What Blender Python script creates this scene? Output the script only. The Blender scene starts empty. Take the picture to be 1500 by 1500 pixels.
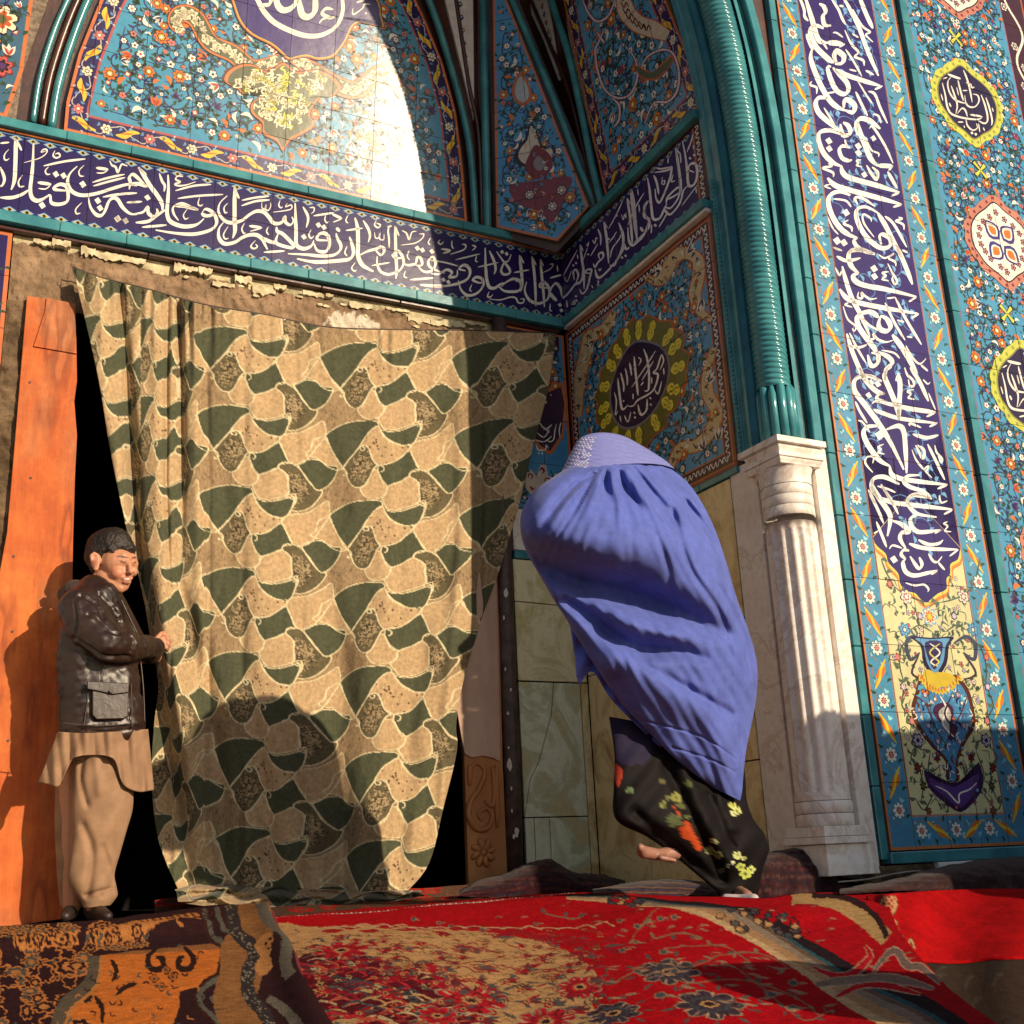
import bpy, bmesh, math, random
import numpy as np
from mathutils import Vector, Matrix

# ------------------------------------------------------------------ camera
SC = bpy.context.scene
COL = SC.collection
YAW, PITCH, ROLL, FPX = 0.48479404, 0.29632469, -0.04630388, 1699.07
CAM = np.array([0.0, 0.0, 0.125])

def cam_axes():
    cy, sy, cp, sp = math.cos(YAW), math.sin(YAW), math.cos(PITCH), math.sin(PITCH)
    f = np.array([sy*cp, cy*cp, sp]); r = np.array([cy, -sy, 0.0]); u = np.cross(r, f)
    cr, sr = math.cos(ROLL), math.sin(ROLL)
    return np.array([cr*r+sr*u, -sr*r+cr*u, f])
AX = cam_axes()
cam_data = bpy.data.cameras.new('camera')
cam = bpy.data.objects.new('camera', cam_data)
COL.objects.link(cam)
cam_data.sensor_width = 36.0
cam_data.lens = 36.0*FPX/1500.0
cam_data.clip_start = 0.02
cam_data.clip_end = 500
m = Matrix.Identity(4)
for i in range(3):
    m[i][0], m[i][1], m[i][2], m[i][3] = AX[0][i], AX[1][i], -AX[2][i], CAM[i]
cam.matrix_world = m
SC.camera = cam

# ------------------------------------------------------------------ light
SUN_EL = math.radians(19.3)
SUN_DIR = np.array([0.45, -1.0, 0.0]); SUN_DIR /= np.linalg.norm(SUN_DIR)
SUN_DIR = SUN_DIR*math.cos(SUN_EL); SUN_DIR[2] = math.sin(SUN_EL)
world = bpy.data.worlds.new('World'); SC.world = world
world.use_nodes = True
wt = world.node_tree
sky = wt.nodes.new('ShaderNodeTexSky')
sky.sky_type = 'NISHITA'; sky.sun_disc = False
sky.sun_elevation = math.radians(22); sky.sun_rotation = math.atan2(SUN_DIR[0], SUN_DIR[1])
bg = wt.nodes['Background']
wt.links.new(sky.outputs[0], bg.inputs[0]); bg.inputs[1].default_value = 0.082
sl = bpy.data.lights.new('sun', 'SUN'); sl.energy = 5.0; sl.angle = math.radians(0.6)
sl.color = (1.0, 0.80, 0.56)
so = bpy.data.objects.new('sun', sl); COL.objects.link(so)
so.rotation_euler = Vector(SUN_DIR).to_track_quat('Z', 'Y').to_euler()
so.location = (3, -6, 4)
SC.view_settings.view_transform = 'Standard'
SC.view_settings.look = 'None'
SC.view_settings.exposure = 0.08
SC.view_settings.gamma = 1.0
SC.view_settings.use_curve_mapping = False

# ------------------------------------------------------------------ helpers
rnd = random.Random(7)
def ray(x, y):
    return AX.T @ np.array([(x-750)/FPX, -(y-750)/FPX, 1.0])
def hit(x, y, ax, val):
    d = ray(x, y); t = (val-CAM[ax])/d[ax]; return CAM+t*d
def hitp(x, y, p0, n):
    d = ray(x, y); n = np.array(n, float)
    t = n@(np.array(p0)-CAM)/(n@d); return CAM+t*d
def proj(P):
    c = AX@(np.array(P)-CAM); return 750+FPX*c[0]/c[2], 750-FPX*c[1]/c[2]
def projA(P):
    c = (np.asarray(P)-CAM)@AX.T
    return 750+FPX*c[:, 0]/c[:, 2], 750-FPX*c[:, 1]/c[:, 2]

def s2l(c):
    return tuple(((v/255.0)/12.92 if v/255.0 <= 0.04045 else ((v/255.0+0.055)/1.055)**2.4) for v in c)

def empty(name, loc=(0, 0, 0)):
    o = bpy.data.objects.new(name, None); COL.objects.link(o); o.location = loc
    o.empty_display_size = 0.1
    bpy.context.view_layer.update()
    return o
def tag(o, label=None, cat=None, group=None, kind=None):
    if label: o['label'] = label
    if cat: o['category'] = cat
    if group: o['group'] = group
    if kind: o['kind'] = kind
    return o
def link(name, me, parent=None, mat=None):
    o = bpy.data.objects.new(name, me); COL.objects.link(o)
    if parent is not None:
        o.parent = parent
        w = Vector((0, 0, 0)); p = parent
        while p is not None:
            w += p.location; p = p.parent
        o.matrix_parent_inverse = Matrix.Identity(4)
        o.location = -w
    if mat is not None and len(me.materials) == 0:
        me.materials.append(mat)
    return o
def mesh(name, verts, faces, mat=None, parent=None, smooth=False, cols=None, vcols=None, mats=None, fmat=None):
    """world-space verts; cols = per-face rgb, vcols = per-vertex rgb"""
    me = bpy.data.meshes.new(name)
    if isinstance(verts, np.ndarray): verts = verts.tolist()
    me.from_pydata(verts, [], faces)
    if cols is not None:
        a = me.color_attributes.new('Col', 'FLOAT_COLOR', 'CORNER')
        cnt = np.array([len(f) for f in faces])
        c = np.repeat(np.asarray(cols, dtype=np.float32)[:, :3], cnt, axis=0)
        c = np.hstack([c, np.ones((len(c), 1), np.float32)])
        a.data.foreach_set('color', c.ravel())
    if vcols is not None:
        a = me.color_attributes.new('Col', 'FLOAT_COLOR', 'POINT')
        c = np.asarray(vcols, dtype=np.float32)[:, :3]
        c = np.hstack([c, np.ones((len(c), 1), np.float32)])
        a.data.foreach_set('color', c.ravel())
    if mats:
        for x in mats: me.materials.append(x)
        me.polygons.foreach_set('material_index', fmat)
    elif mat: me.materials.append(mat)
    if smooth: me.polygons.foreach_set('use_smooth', [True]*len(me.polygons))
    me.update()
    o = link(name, me, parent)
    return o
def gridfaces(nu, nv, wrap=False):
    """verts indexed [j*nu+i], i in nu, j in nv"""
    i = np.arange(nu if wrap else nu-1); j = np.arange(nv-1)
    I, J = np.meshgrid(i, j)
    I2 = (I+1) % nu
    f = np.stack([J*nu+I, J*nu+I2, (J+1)*nu+I2, (J+1)*nu+I], -1).reshape(-1, 4)
    return f.tolist()
def boxv(x0, x1, y0, y1, z0, z1):
    v = [(x0,y0,z0),(x1,y0,z0),(x1,y1,z0),(x0,y1,z0),(x0,y0,z1),(x1,y0,z1),(x1,y1,z1),(x0,y1,z1)]
    f = [(0,3,2,1),(4,5,6,7),(0,1,5,4),(1,2,6,5),(2,3,7,6),(3,0,4,7)]
    return v, f
def box(name, x0, x1, y0, y1, z0, z1, mat, parent=None, bev=0.0):
    v, f = boxv(x0, x1, y0, y1, z0, z1)
    o = mesh(name, v, f, mat, parent)
    if bev:
        md = o.modifiers.new('b', 'BEVEL'); md.width = bev; md.segments = 2
    return o
def prism(name, pts, n, t, mat, parent=None, bev=0.0):
    """polygon of 3D points extruded by t along n (front face = +n side)"""
    n = np.array(n, float); P = [np.array(p, float) for p in pts]
    k = len(P)
    v = [tuple(p) for p in P]+[tuple(p+n*t) for p in P]
    a = np.zeros(3)
    for i in range(k): a += np.cross(P[i], P[(i+1) % k])
    fr = list(range(k, 2*k)); bk = list(range(k))[::-1]
    sd = [(i, (i+1) % k, k+(i+1) % k, k+i) for i in range(k)]
    if a@n < 0:
        fr = fr[::-1]; bk = bk[::-1]; sd = [s[::-1] for s in sd]
    o = mesh(name, v, [tuple(fr), tuple(bk)]+sd, mat, parent)
    if bev:
        md = o.modifiers.new('b', 'BEVEL'); md.width = bev; md.segments = 2; md.limit_method = 'ANGLE'
    return o
def catmull(pts, n=6, closed=False):
    P = np.array(pts, float)
    if len(P) < 3 and not closed:
        t = np.linspace(0, 1, n+1)[:, None]
        return P[0]*(1-t)+P[-1]*t if len(P) == 2 else P
    out = []; K = len(P)
    for i in range(K if closed else K-1):
        if closed: p0, p1, p2, p3 = P[(i-1) % K], P[i], P[(i+1) % K], P[(i+2) % K]
        else: p0, p1, p2, p3 = P[max(i-1, 0)], P[i], P[i+1], P[min(i+2, K-1)]
        for s in range(n):
            t = s/n
            out.append(0.5*((2*p1)+(-p0+p2)*t+(2*p0-5*p1+4*p2-p3)*t*t+(-p0+3*p1-3*p2+p3)*t**3))
    if not closed: out.append(P[-1])
    return np.array(out)
def tube(pts, rad, seg=8, cap=True):
    """verts, faces of a tube along pts with radius list"""
    P = np.array(pts, float); K = len(P)
    R = np.full(K, rad) if np.isscalar(rad) else np.array(rad, float)
    V = []; F = []
    T = np.gradient(P, axis=0); T /= (np.linalg.norm(T, axis=1)[:, None]+1e-12)
    ref = np.array([0, 0, 1.0]) if abs(T[0][2]) < .9 else np.array([1.0, 0, 0])
    N = np.cross(T[0], ref); N /= np.linalg.norm(N)
    for i in range(K):
        N = N-T[i]*(N@T[i]); N /= np.linalg.norm(N); B = np.cross(T[i], N)
        for s in range(seg):
            a = 2*math.pi*s/seg
            V.append(tuple(P[i]+R[i]*(math.cos(a)*N+math.sin(a)*B)))
    F = gridfaces(seg, K, True)
    if cap:
        F.append(tuple(range(seg))[::-1]); F.append(tuple(range((K-1)*seg, K*seg)))
    return V, F
def joinvf(lst):
    V = []; F = []
    for v, f in lst:
        b = len(V); V += [tuple(x) for x in v]; F += [tuple(i+b for i in q) for q in f]
    return V, F
def vnoise(P, scale, seed=0, octv=3):
    """cheap smooth noise on Nx3 array -> N in about -1..1"""
    P = np.asarray(P, float); r = np.random.RandomState(seed); out = np.zeros(len(P)); amp = 1; tot = 0
    for o in range(octv):
        for k in range(4):
            d = r.normal(size=3); d /= np.linalg.norm(d)
            w = 2*math.pi/scale*(2**o)*(0.7+0.6*r.rand())
            out += amp*np.sin(P@d*w+r.rand()*6.28+1.3*np.sin(P@r.normal(size=3)*w*0.5+r.rand()*6))/4
        tot += amp; amp *= .55
    return out/tot*1.6

# ------------------------------------------------------------------ materials
def newmat(name):
    m = bpy.data.materials.new(name); m.use_nodes = True
    nt = m.node_tree; b = nt.nodes['Principled BSDF']
    return m, nt, b
def nd(nt, typ, **kw):
    n = nt.nodes.new(typ)
    for k, v in kw.items():
        if k in n.inputs: n.inputs[k].default_value = v
        else: setattr(n, k, v)
    return n
def ramp(nt, stops, interp='LINEAR'):
    n = nt.nodes.new('ShaderNodeValToRGB'); cr = n.color_ramp; cr.interpolation = interp
    while len(cr.elements) < len(stops): cr.elements.new(0.5)
    for e, (p, c) in zip(cr.elements, stops): e.position = p; e.color = (*c, 1)
    return n
def bump(nt, b, src, strength, dist=0.01):
    n = nt.nodes.new('ShaderNodeBump'); n.inputs['Strength'].default_value = strength
    n.inputs['Distance'].default_value = dist
    nt.links.new(src, n.inputs['Height']); nt.links.new(n.outputs[0], b.inputs['Normal']); return n
def wcoord(nt):
    return nt.nodes.new('ShaderNodeNewGeometry').outputs['Position']
def noise(nt, scale, detail=4, rough=.55, vec=None):
    n = nd(nt, 'ShaderNodeTexNoise'); n.inputs['Scale'].default_value = scale
    n.inputs['Detail'].default_value = detail; n.inputs['Roughness'].default_value = rough
    nt.links.new(vec if vec is not None else wcoord(nt), n.inputs['Vector']); return n
def scaled(nt, sx, sy, sz, vec=None):
    mp = nt.nodes.new('ShaderNodeMapping'); mp.inputs['Scale'].default_value = (sx, sy, sz)
    nt.links.new(vec if vec is not None else wcoord(nt), mp.inputs['Vector']); return mp.outputs[0]
def mixc(nt, fac, a, b, mode='MIX'):
    n = nt.nodes.new('ShaderNodeMix'); n.data_type = 'RGBA'; n.blend_type = mode
    for idx, v in ((0, fac), (6, a), (7, b)):
        if isinstance(v, (int, float)): n.inputs[idx].default_value = v
        elif isinstance(v, tuple): n.inputs[idx].default_value = (*v, 1)
        else: nt.links.new(v, n.inputs[idx])
    return n.outputs[2]
def simple(name, c1, c2=None, scale=20, rough=.6, bmp=.2, bscale=None, spec=.5, dist=.004, metal=0, coat=0, detail=4, stretch=None):
    m, nt, b = newmat(name)
    vec = scaled(nt, *stretch) if stretch else None
    n = noise(nt, scale, detail, vec=vec)
    r = ramp(nt, [(.35, c1), (.68, c2 or c1)])
    nt.links.new(n.outputs[0], r.inputs[0]); nt.links.new(r.outputs[0], b.inputs['Base Color'])
    b.inputs['Roughness'].default_value = rough; b.inputs['Specular IOR Level'].default_value = spec
    b.inputs['Metallic'].default_value = metal; b.inputs['Coat Weight'].default_value = coat
    b.inputs['Coat Roughness'].default_value = .08
    if bmp:
        n2 = noise(nt, bscale or scale*3, 5, vec=vec); bump(nt, b, n2.outputs[0], bmp, dist)
    return m
def attrmat(name, rough=.2, bmp=.1, bscale=15, dist=.002, nscale=6, namt=.18, spec=.5, coat=0, sheen=0, grime=0.0):
    """procedural surface whose colour areas come from the Col attribute"""
    m, nt, b = newmat(name)
    a = nd(nt, 'ShaderNodeAttribute', attribute_name='Col')
    n = noise(nt, nscale, 5)
    r = ramp(nt, [(.3, (1-namt,)*3), (.7, (1+namt*.4,)*3)])
    nt.links.new(n.outputs[0], r.inputs[0])
    c = mixc(nt, 1.0, a.outputs['Color'], r.outputs[0], 'MULTIPLY')
    if grime:
        g = noise(nt, 3.1, 8, .7); gr = ramp(nt, [(.52, (0, 0, 0)), (.75, (grime,)*3)])
        nt.links.new(g.outputs[0], gr.inputs[0])
        c = mixc(nt, gr.outputs[0], c, (.22, .15, .09))
    nt.links.new(c, b.inputs['Base Color'])
    b.inputs['Roughness'].default_value = rough; b.inputs['Specular IOR Level'].default_value = spec
    b.inputs['Coat Weight'].default_value = coat; b.inputs['Sheen Weight'].default_value = sheen
    if bmp:
        n2 = noise(nt, bscale, 3); bump(nt, b, n2.outputs[0], bmp, dist)
    return m
M = {}
M['glaze'] = attrmat('glazed_tile', rough=.205, spec=.45, bmp=.25, bscale=9, dist=.004, nscale=25, namt=.14, coat=.0, grime=.05)
M['turq'] = simple('turquoise_glaze', (.032,.175,.215), (.07,.295,.33), 9, .17, .3, 14, dist=.003)
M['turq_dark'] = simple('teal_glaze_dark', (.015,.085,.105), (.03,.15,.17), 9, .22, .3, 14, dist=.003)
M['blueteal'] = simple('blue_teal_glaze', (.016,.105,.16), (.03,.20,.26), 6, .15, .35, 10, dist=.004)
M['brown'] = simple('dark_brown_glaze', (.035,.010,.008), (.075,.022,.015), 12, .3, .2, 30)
M['orange'] = simple('orange_glaze', (.40,.10,.025), (.62,.19,.06), 14, .25, .2, 30)
M['grout'] = simple('grout', (.12,.09,.07), (.30,.24,.18), 60, .9, .4)
M['white_strip'] = simple('white_glaze_strip', (.62,.57,.56), (.80,.75,.72), 20, .4, .2)

# ------------------------------------------------------------------ colours of the tile paint
NAVY = (.020,.010,.088); NAVYD = (.020,.009,.045); BLUE = (.055,.285,.47); BLUE2 = (.060,.25,.47)
WHITE = (.80,.76,.68); CREAM = (.78,.72,.50); YEL = (.75,.52,.04); YELG = (.62,.62,.05)
ORG = (.68,.17,.02); RED = (.48,.05,.02); DRED = (.20,.02,.02); BLK = (.018,.008,.012)
GRN = (.03,.07,.03); TEAL = (.03,.25,.25); PINK = (.55,.20,.17); LBLUE = (.16,.38,.66); PURP = (.10,.03,.13)
BROWN = (.09,.02,.012); OLIVE = (.11,.11,.03); TQ = (.07,.36,.42); PLUM=(.045,.014,.045)

def clip_half(P, a, b, c):
    out = []; n = len(P)
    for i in range(n):
        p = P[i]; q = P[(i+1) % n]
        dp = a*p[0]+b*p[1]-c; dq = a*q[0]+b*q[1]-c
        if dp >= 0: out.append(p)
        if (dp >= 0) != (dq >= 0):
            t = dp/(dp-dq); out.append((p[0]+t*(q[0]-p[0]), p[1]+t*(q[1]-p[1])))
    return out
def area2(P):
    return sum(P[i][0]*P[(i+1) % len(P)][1]-P[(i+1) % len(P)][0]*P[i][1] for i in range(len(P)))

class Panel:
    """a tiled flat panel: paint shapes are cut along the joints and carried by the single tiles"""
    def __init__(s, name, p0, eu, ev, n, bound, base, label=None):
        s.name = name; s.p0 = np.array(p0, float); s.eu = np.array(eu, float); s.ev = np.array(ev, float)
        s.n = np.array(n, float); s.base = base; s.sh = []
        if area2(bound) < 0: bound = bound[::-1]
        s.bound = [tuple(b) for b in bound]
        s.hp = []
        for i in range(len(bound)):
            p, q = s.bound[i], s.bound[(i+1) % len(bound)]
            L = math.hypot(q[0]-p[0], q[1]-p[1])
            if L < 1e-9: continue
            a, b = -(q[1]-p[1])/L, (q[0]-p[0])/L
            s.hp.append((a, b, a*p[0]+b*p[1]))
    def uv(s, px, py):
        P = hitp(px, py, s.p0, s.n)-s.p0
        return (float(P@s.eu), float(P@s.ev))
    def inside(s, u, v, mrg=0.0):
        return all(a*u+b*v-c >= mrg for a, b, c in s.hp)
    def poly(s, pts, col, lay=1): s.sh.append((lay, col, [tuple(p) for p in pts], False))
    def star(s, pts, col, lay=1): s.sh.append((lay, col, [tuple(p) for p in pts], True))
    def pxpoly(s, pts, col, lay=1, star=True):
        s.sh.append((lay, col, [s.uv(*p) for p in pts], star))
    def ribbon(s, pts, w, col, lay=2, n=5, taper=.5, closed=False, smooth=True, wl=None):
        C = catmull(pts, n, closed) if smooth else np.array(pts, float)
        if closed: C = np.vstack([C, C[:1]])
        K = len(C)
        if K < 2: return
        T = np.gradient(C, axis=0); L = np.hypot(T[:, 0], T[:, 1])+1e-12
        N = np.stack([-T[:, 1]/L, T[:, 0]/L], 1)
        t = np.linspace(0, 1, K)
        if wl is not None: W = np.interp(t, np.linspace(0, 1, len(wl)), wl)*w/2
        elif closed: W = np.full(K, w/2)
        else: W = w/2*(taper+(1-taper)*np.minimum(1, 4.5*np.minimum(t, 1-t)))
        A = C+N*W[:, None]; B = C-N*W[:, None]
        for i in range(K-1):
            s.sh.append((lay, col, [tuple(A[i]), tuple(A[i+1]), tuple(B[i+1]), tuple(B[i])], False))
    def pxribbon(s, pts, w, col, lay=2, n=5, taper=.5, closed=False, wl=None, off=(0, 0), sc=1.0, nib=None):
        """pts and width in crop pixels"""
        C = catmull(pts, n, closed)
        if closed: C = np.vstack([C, C[:1]])
        K = len(C)
        T = np.gradient(C, axis=0); L = np.hypot(T[:, 0], T[:, 1])+1e-12
        N = np.stack([-T[:, 1]/L, T[:, 0]/L], 1); t = np.linspace(0, 1, K)
        if wl is not None: W = np.interp(t, np.linspace(0, 1, len(wl)), wl)*w/2
        elif closed: W = np.full(K, w/2)
        else: W = w/2*(taper+(1-taper)*np.minimum(1, 4.5*np.minimum(t, 1-t)))
        if nib is not None:
            th = np.arctan2(T[:, 1], T[:, 0]); W = W*(.64+.46*np.abs(np.sin(th-nib)))
        A = C+N*W[:, None]; B = C-N*W[:, None]
        A = [s.uv(off[0]+p[0]/sc, off[1]+p[1]/sc) for p in A]; B = [s.uv(off[0]+p[0]/sc, off[1]+p[1]/sc) for p in B]
        for i in range(K-1):
            s.sh.append((lay, col, [A[i], A[i+1], B[i+1], B[i]], False))
    def text(s, data, off, sc, col, lay=3, wmul=1.0, nib=-.9):
        """strokes 'width|x,y x,y ...' and dots 'd|x,y,r ...' separated by ;"""
        for st in data.replace('\n', '').split(';'):
            st = st.strip()
            if not st: continue
            w, ps = st.split('|')
            P = [tuple(float(v) for v in q.split(',')) for q in ps.split()]
            if w == 'd':
                for x, y, r in P:
                    s.pxpoly([(off[0]+(x+r*a)/sc, off[1]+(y+r*b)/sc) for a, b in ((-1.0,-.25),(.15,-1),(1.0,.3),(-.1,1.0))], col, lay)
            else:
                s.pxribbon(P, float(w)*wmul, col, lay, 5, .34, off=off, sc=sc, nib=nib if float(w) >= 13 else None)
    # ---- motifs in metres
    def rose(s, u, v, r, cols, n=6, rot=0., lay=4):
        for k, (f, c) in enumerate(cols):
            if f > .3:
                pts = [(u+r*f*(.62+.38*abs(math.cos(n*a/2))**.6)*math.cos(a+rot), v+r*f*(.62+.38*abs(math.cos(n*a/2))**.6)*math.sin(a+rot))
                       for a in [2*math.pi*i/(4*n) for i in range(4*n)]]
            else:
                pts = [(u+r*f*math.cos(a), v+r*f*math.sin(a)) for a in [2*math.pi*i/7 for i in range(7)]]
            s.star(pts, c, lay+k)
    def leaf(s, u, v, L, w, ang, col, lay=3, bend=0.0):
        ca, sa = math.cos(ang), math.sin(ang)
        up = [];dn = []
        for i in range(6):
            t = i/5; x = t*L; y = w*math.sin(math.pi*t**.8); b = bend*L*math.sin(math.pi*t)
            up.append((u+x*ca-(y+b)*sa, v+x*sa+(y+b)*ca)); dn.append((u+x*ca-(b-y)*sa, v+x*sa+(b-y)*ca))
        for i in range(5): s.poly([up[i], up[i+1], dn[i+1], dn[i]], col, lay)
    def tulip(s, u, v, r, ang, c1, c2, lay=4):
        for da in (-.5, 0, .5): s.leaf(u, v, r*2, r*.42, ang+da, c1, lay)
        for da in (-.45, .45): s.leaf(u, v, r*1.6, r*.2, ang+da, c2, lay+1)
    def field(s, step, inside, seed=1, pal=None, vine=None, mscale=1.0, white=.35):
        """spiral vines, leaves and blossoms strewn over a field; inside(u,v)->bool"""
        R = random.Random(seed)
        us = [b[0] for b in s.bound]; vs = [b[1] for b in s.bound]
        pts = []
        u = min(us)
        nu = int((max(us)-min(us))/step)+2; nv = int((max(vs)-min(vs))/step)+2
        for i in range(nu):
            for j in range(nv):
                a = min(us)+(i+.5*(j % 2)+R.uniform(-.25, .25))*step; b = min(vs)+(j+R.uniform(-.25, .25))*step*.9
                if inside(a, b): pts.append((a, b))
        vc = vine or (.03,.03,.12)
        for k, (a, b) in enumerate(pts):
            if R.random() < .60:
                r = step*R.uniform(.75, 1.5); a0 = R.uniform(0, 6.28); dr = R.choice((-1, 1))
                P = [(a+r*(1-.55*t)*math.cos(a0+dr*t*4.6), b+r*(1-.55*t)*math.sin(a0+dr*t*4.6)) for t in np.linspace(0, 1, 9)]
                P = [p for p in P if inside(*p)]
                if len(P) > 3:
                    s.ribbon(P, .0065*mscale, vc, 2, 2)
                    for p in P[1::2]: s.leaf(p[0], p[1], .026*mscale, .006*mscale, R.uniform(0, 6.28), R.choice((GRN, vc, GRN)), 3, .15)
        ms0 = mscale
        for k, (a, b) in enumerate(pts):
            q = R.random(); rot = R.uniform(0, 6.28); mscale = ms0*R.uniform(.62, 1.25)
            if q < .30: s.rose(a, b, .017*mscale, [(1, BLK), (.85, R.choice((WHITE, WHITE, PINK))), (.28, R.choice((RED, NAVY)))], 5, rot)
            elif q < .42: s.rose(a, b, .028*mscale, [(1, BLK), (.92, ORG), (.55, BLK), (.40, YEL), (.2, WHITE)], 8, rot)
            elif q < .56: s.tulip(a, b, .020*mscale, rot, R.choice((WHITE, ORG, PURP, WHITE)), R.choice((NAVY, RED)))
            elif q < .66: s.rose(a, b, .019*mscale, [(1, NAVY), (.72, WHITE), (.25, PINK)], 6, rot)
            elif q < .78: s.leaf(a, b, .05*mscale, .008*mscale, rot, WHITE, 4, .3)
            elif q < .88: s.rose(a, b, .011*mscale, [(1, RED), (.6, WHITE)], 4, rot)
            else: s.leaf(a, b, .04*mscale, .009*mscale, rot, ORG, 4, .2)
            for _ in range(4): s.leaf(a+R.uniform(-.034, .034)*mscale, b+R.uniform(-.03, .03)*mscale, .024*mscale, .006*mscale, R.uniform(0, 6.28), GRN, 3, .2)
    def run(s, P, pitch, kind, sc=1.0, lay=3, phase=0):
        """border ornament repeated along the polyline P (metres)"""
        P = np.array(P, float); d = np.hypot(*(P[1:]-P[:-1]).T); S = np.concatenate([[0], np.cumsum(d)])
        n = max(1, int(round(S[-1]/pitch)))
        for k in range(n):
            t = (k+.5)/n*S[-1]; i = min(np.searchsorted(S, t, 'right')-1, len(P)-2)
            f = (t-S[i])/(S[i+1]-S[i]); c = P[i]*(1-f)+P[i+1]*f; a = math.atan2(P[i+1][1]-P[i][1], P[i+1][0]-P[i][0])
            u, v = c; ca, sa = math.cos(a), math.sin(a); T = lambda x, y: (u+(x*ca-y*sa)*sc, v+(x*sa+y*ca)*sc)
            k2 = k+phase
            if kind == 'facade':
                if k2 % 2 == 0:
                    s.rose(u, v, .034*sc, [(1, (.04,.25,.30)), (.86, WHITE), (.42, BLK), (.30, PINK)], 8, a)
                else:
                    sg = 1 if (k2//2) % 2 else -1
                    s.ribbon([T(-.052, -.030*sg), T(-.018, -.014*sg), T(.018, .014*sg), T(.052, .030*sg)], .034*sc, ORG, lay, 3, wl=[.1, .8, .9, .1])
                    s.ribbon([T(-.058, -.036*sg), T(-.018, -.006*sg), T(.018, .006*sg), T(.058, .036*sg)], .013*sc, YEL, lay+1, 3, wl=[.4, 1, 1, .4])
                for q in (-1, 1):
                    s.leaf(*T(.03*q, .03*q), .03*sc, .006*sc, a+1.2*q, GRN, lay, .2); s.leaf(*T(-.034*q, .034*q), .028*sc, .008*sc, a-1.0*q, (.30,.62,.72), lay, .3)
                    s.leaf(*T(.012*q, -.040*q), .022*sc, .005*sc, a+2.4*q, (.05,.22,.30), lay, .2)
                s.ribbon([T(-.055, .0), T(-.03, .03), T(0, .038), T(.03, .03)], .004*sc, (.35,.16,.12), lay-.6, 3)
            elif kind == 'lunette':
                if k2 % 2 == 0:
                    w = (k2//2) % 2
                    s.rose(u, v, .026*sc, [(1, PURP), (.9, (CREAM if w else PINK)), (.45, (OLIVE if w else RED)), (.25, WHITE)], 6, a)
                else:
                    sg = 1 if (k2//2) % 2 else -1
                    s.ribbon([T(-.05, -.016*sg), T(-.015, -.012*sg), T(.015, .012*sg), T(.05, .016*sg)], .028*sc, YEL, lay, 3, wl=[.15, 1, .8, .15])
                    s.ribbon([T(-.03, -.006*sg), T(.02, .006*sg)], .008*sc, ORG, lay+1, 2)
                s.ribbon([T(-.05, .022 if k % 2 else -.022), T(-.02, .026 if k % 2 else -.026), T(.015, -.01 if k % 2 else .01), T(.05, -.022 if k % 2 else .022)], .0045*sc, (.55,.50,.45), lay-.5, 3)
                for q in (-1, 1):
                    s.leaf(*T(.03*q, -.026*q), .022*sc, .006*sc, a+2*q, (.12,.25,.5), lay, .2); s.leaf(*T(.012*q, .030*q), .016*sc, .004*sc, a+q, (.5,.46,.5), lay, .2)
                s.leaf(*T(0, .022*(1 if k % 2 else -1)), .02*sc, .006*sc, a, LBLUE, lay, .1)
            elif kind == 'diamond':
                s.poly([T(-.028, 0), T(0, -.016), T(.028, 0), T(0, .016)], LBLUE, lay)
                s.poly([T(-.019, 0), T(0, -.011), T(.019, 0), T(0, .011)], (.55,.42,.08), lay+1)
                s.poly([T(-.009, 0), T(0, -.009), T(.009, 0), T(0, .009)], BLK, lay+2)
            elif kind == 'scroll':
                sg = 1 if k2 % 2 else -1
                s.ribbon([T(-.024, -.010*sg), T(-.010, .012*sg), T(.008, -.012*sg), T(.022, .010*sg), T(.010, .004*sg)], .0065*sc, WHITE, lay, 3)
                s.leaf(*T(-.004, 0), .016*sc, .005*sc, a+1.5, (PINK if k2 % 3 else LBLUE), lay, 0)
    # ---- build
    def build(s, parent, ug, vg, gap=.0022, thick=.010, mat=None, seed=0, back=True, backmat=None, tilt=.0009, bright=.06):
        R = random.Random(seed+len(s.sh))
        mat = mat or M['glaze']
        pn = empty(s.name, tuple(s.p0)); pn.parent = parent
        if parent is not None: pn.location = Vector(s.p0)-Vector(parent_world(parent))
        to3 = lambda u, v, d: s.p0+s.eu*u+s.ev*v+s.n*d
        if back:
            prism('mortar_bed', [to3(u, v, -.02) for u, v in s.bound], s.n, .021, backmat or M['grout'], pn)
        us = sorted(ug); vs = sorted(vg)
        cells = {}
        for i in range(len(us)-1):
            for j in range(len(vs)-1):
                c = [(us[i]+gap/2, vs[j]+gap/2), (us[i+1]-gap/2, vs[j]+gap/2), (us[i+1]-gap/2, vs[j+1]-gap/2), (us[i]+gap/2, vs[j+1]-gap/2)]
                for a, b, cc in s.hp:
                    c = clip_half(c, a, b, cc)
                    if len(c) < 3: break
                if len(c) >= 3 and abs(area2(c)) > 2e-4: cells[(i, j)] = (c, [])
        def put(ij, col, P, lay):
            cells[ij][1].append((col, P, lay))
        import bisect
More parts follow.
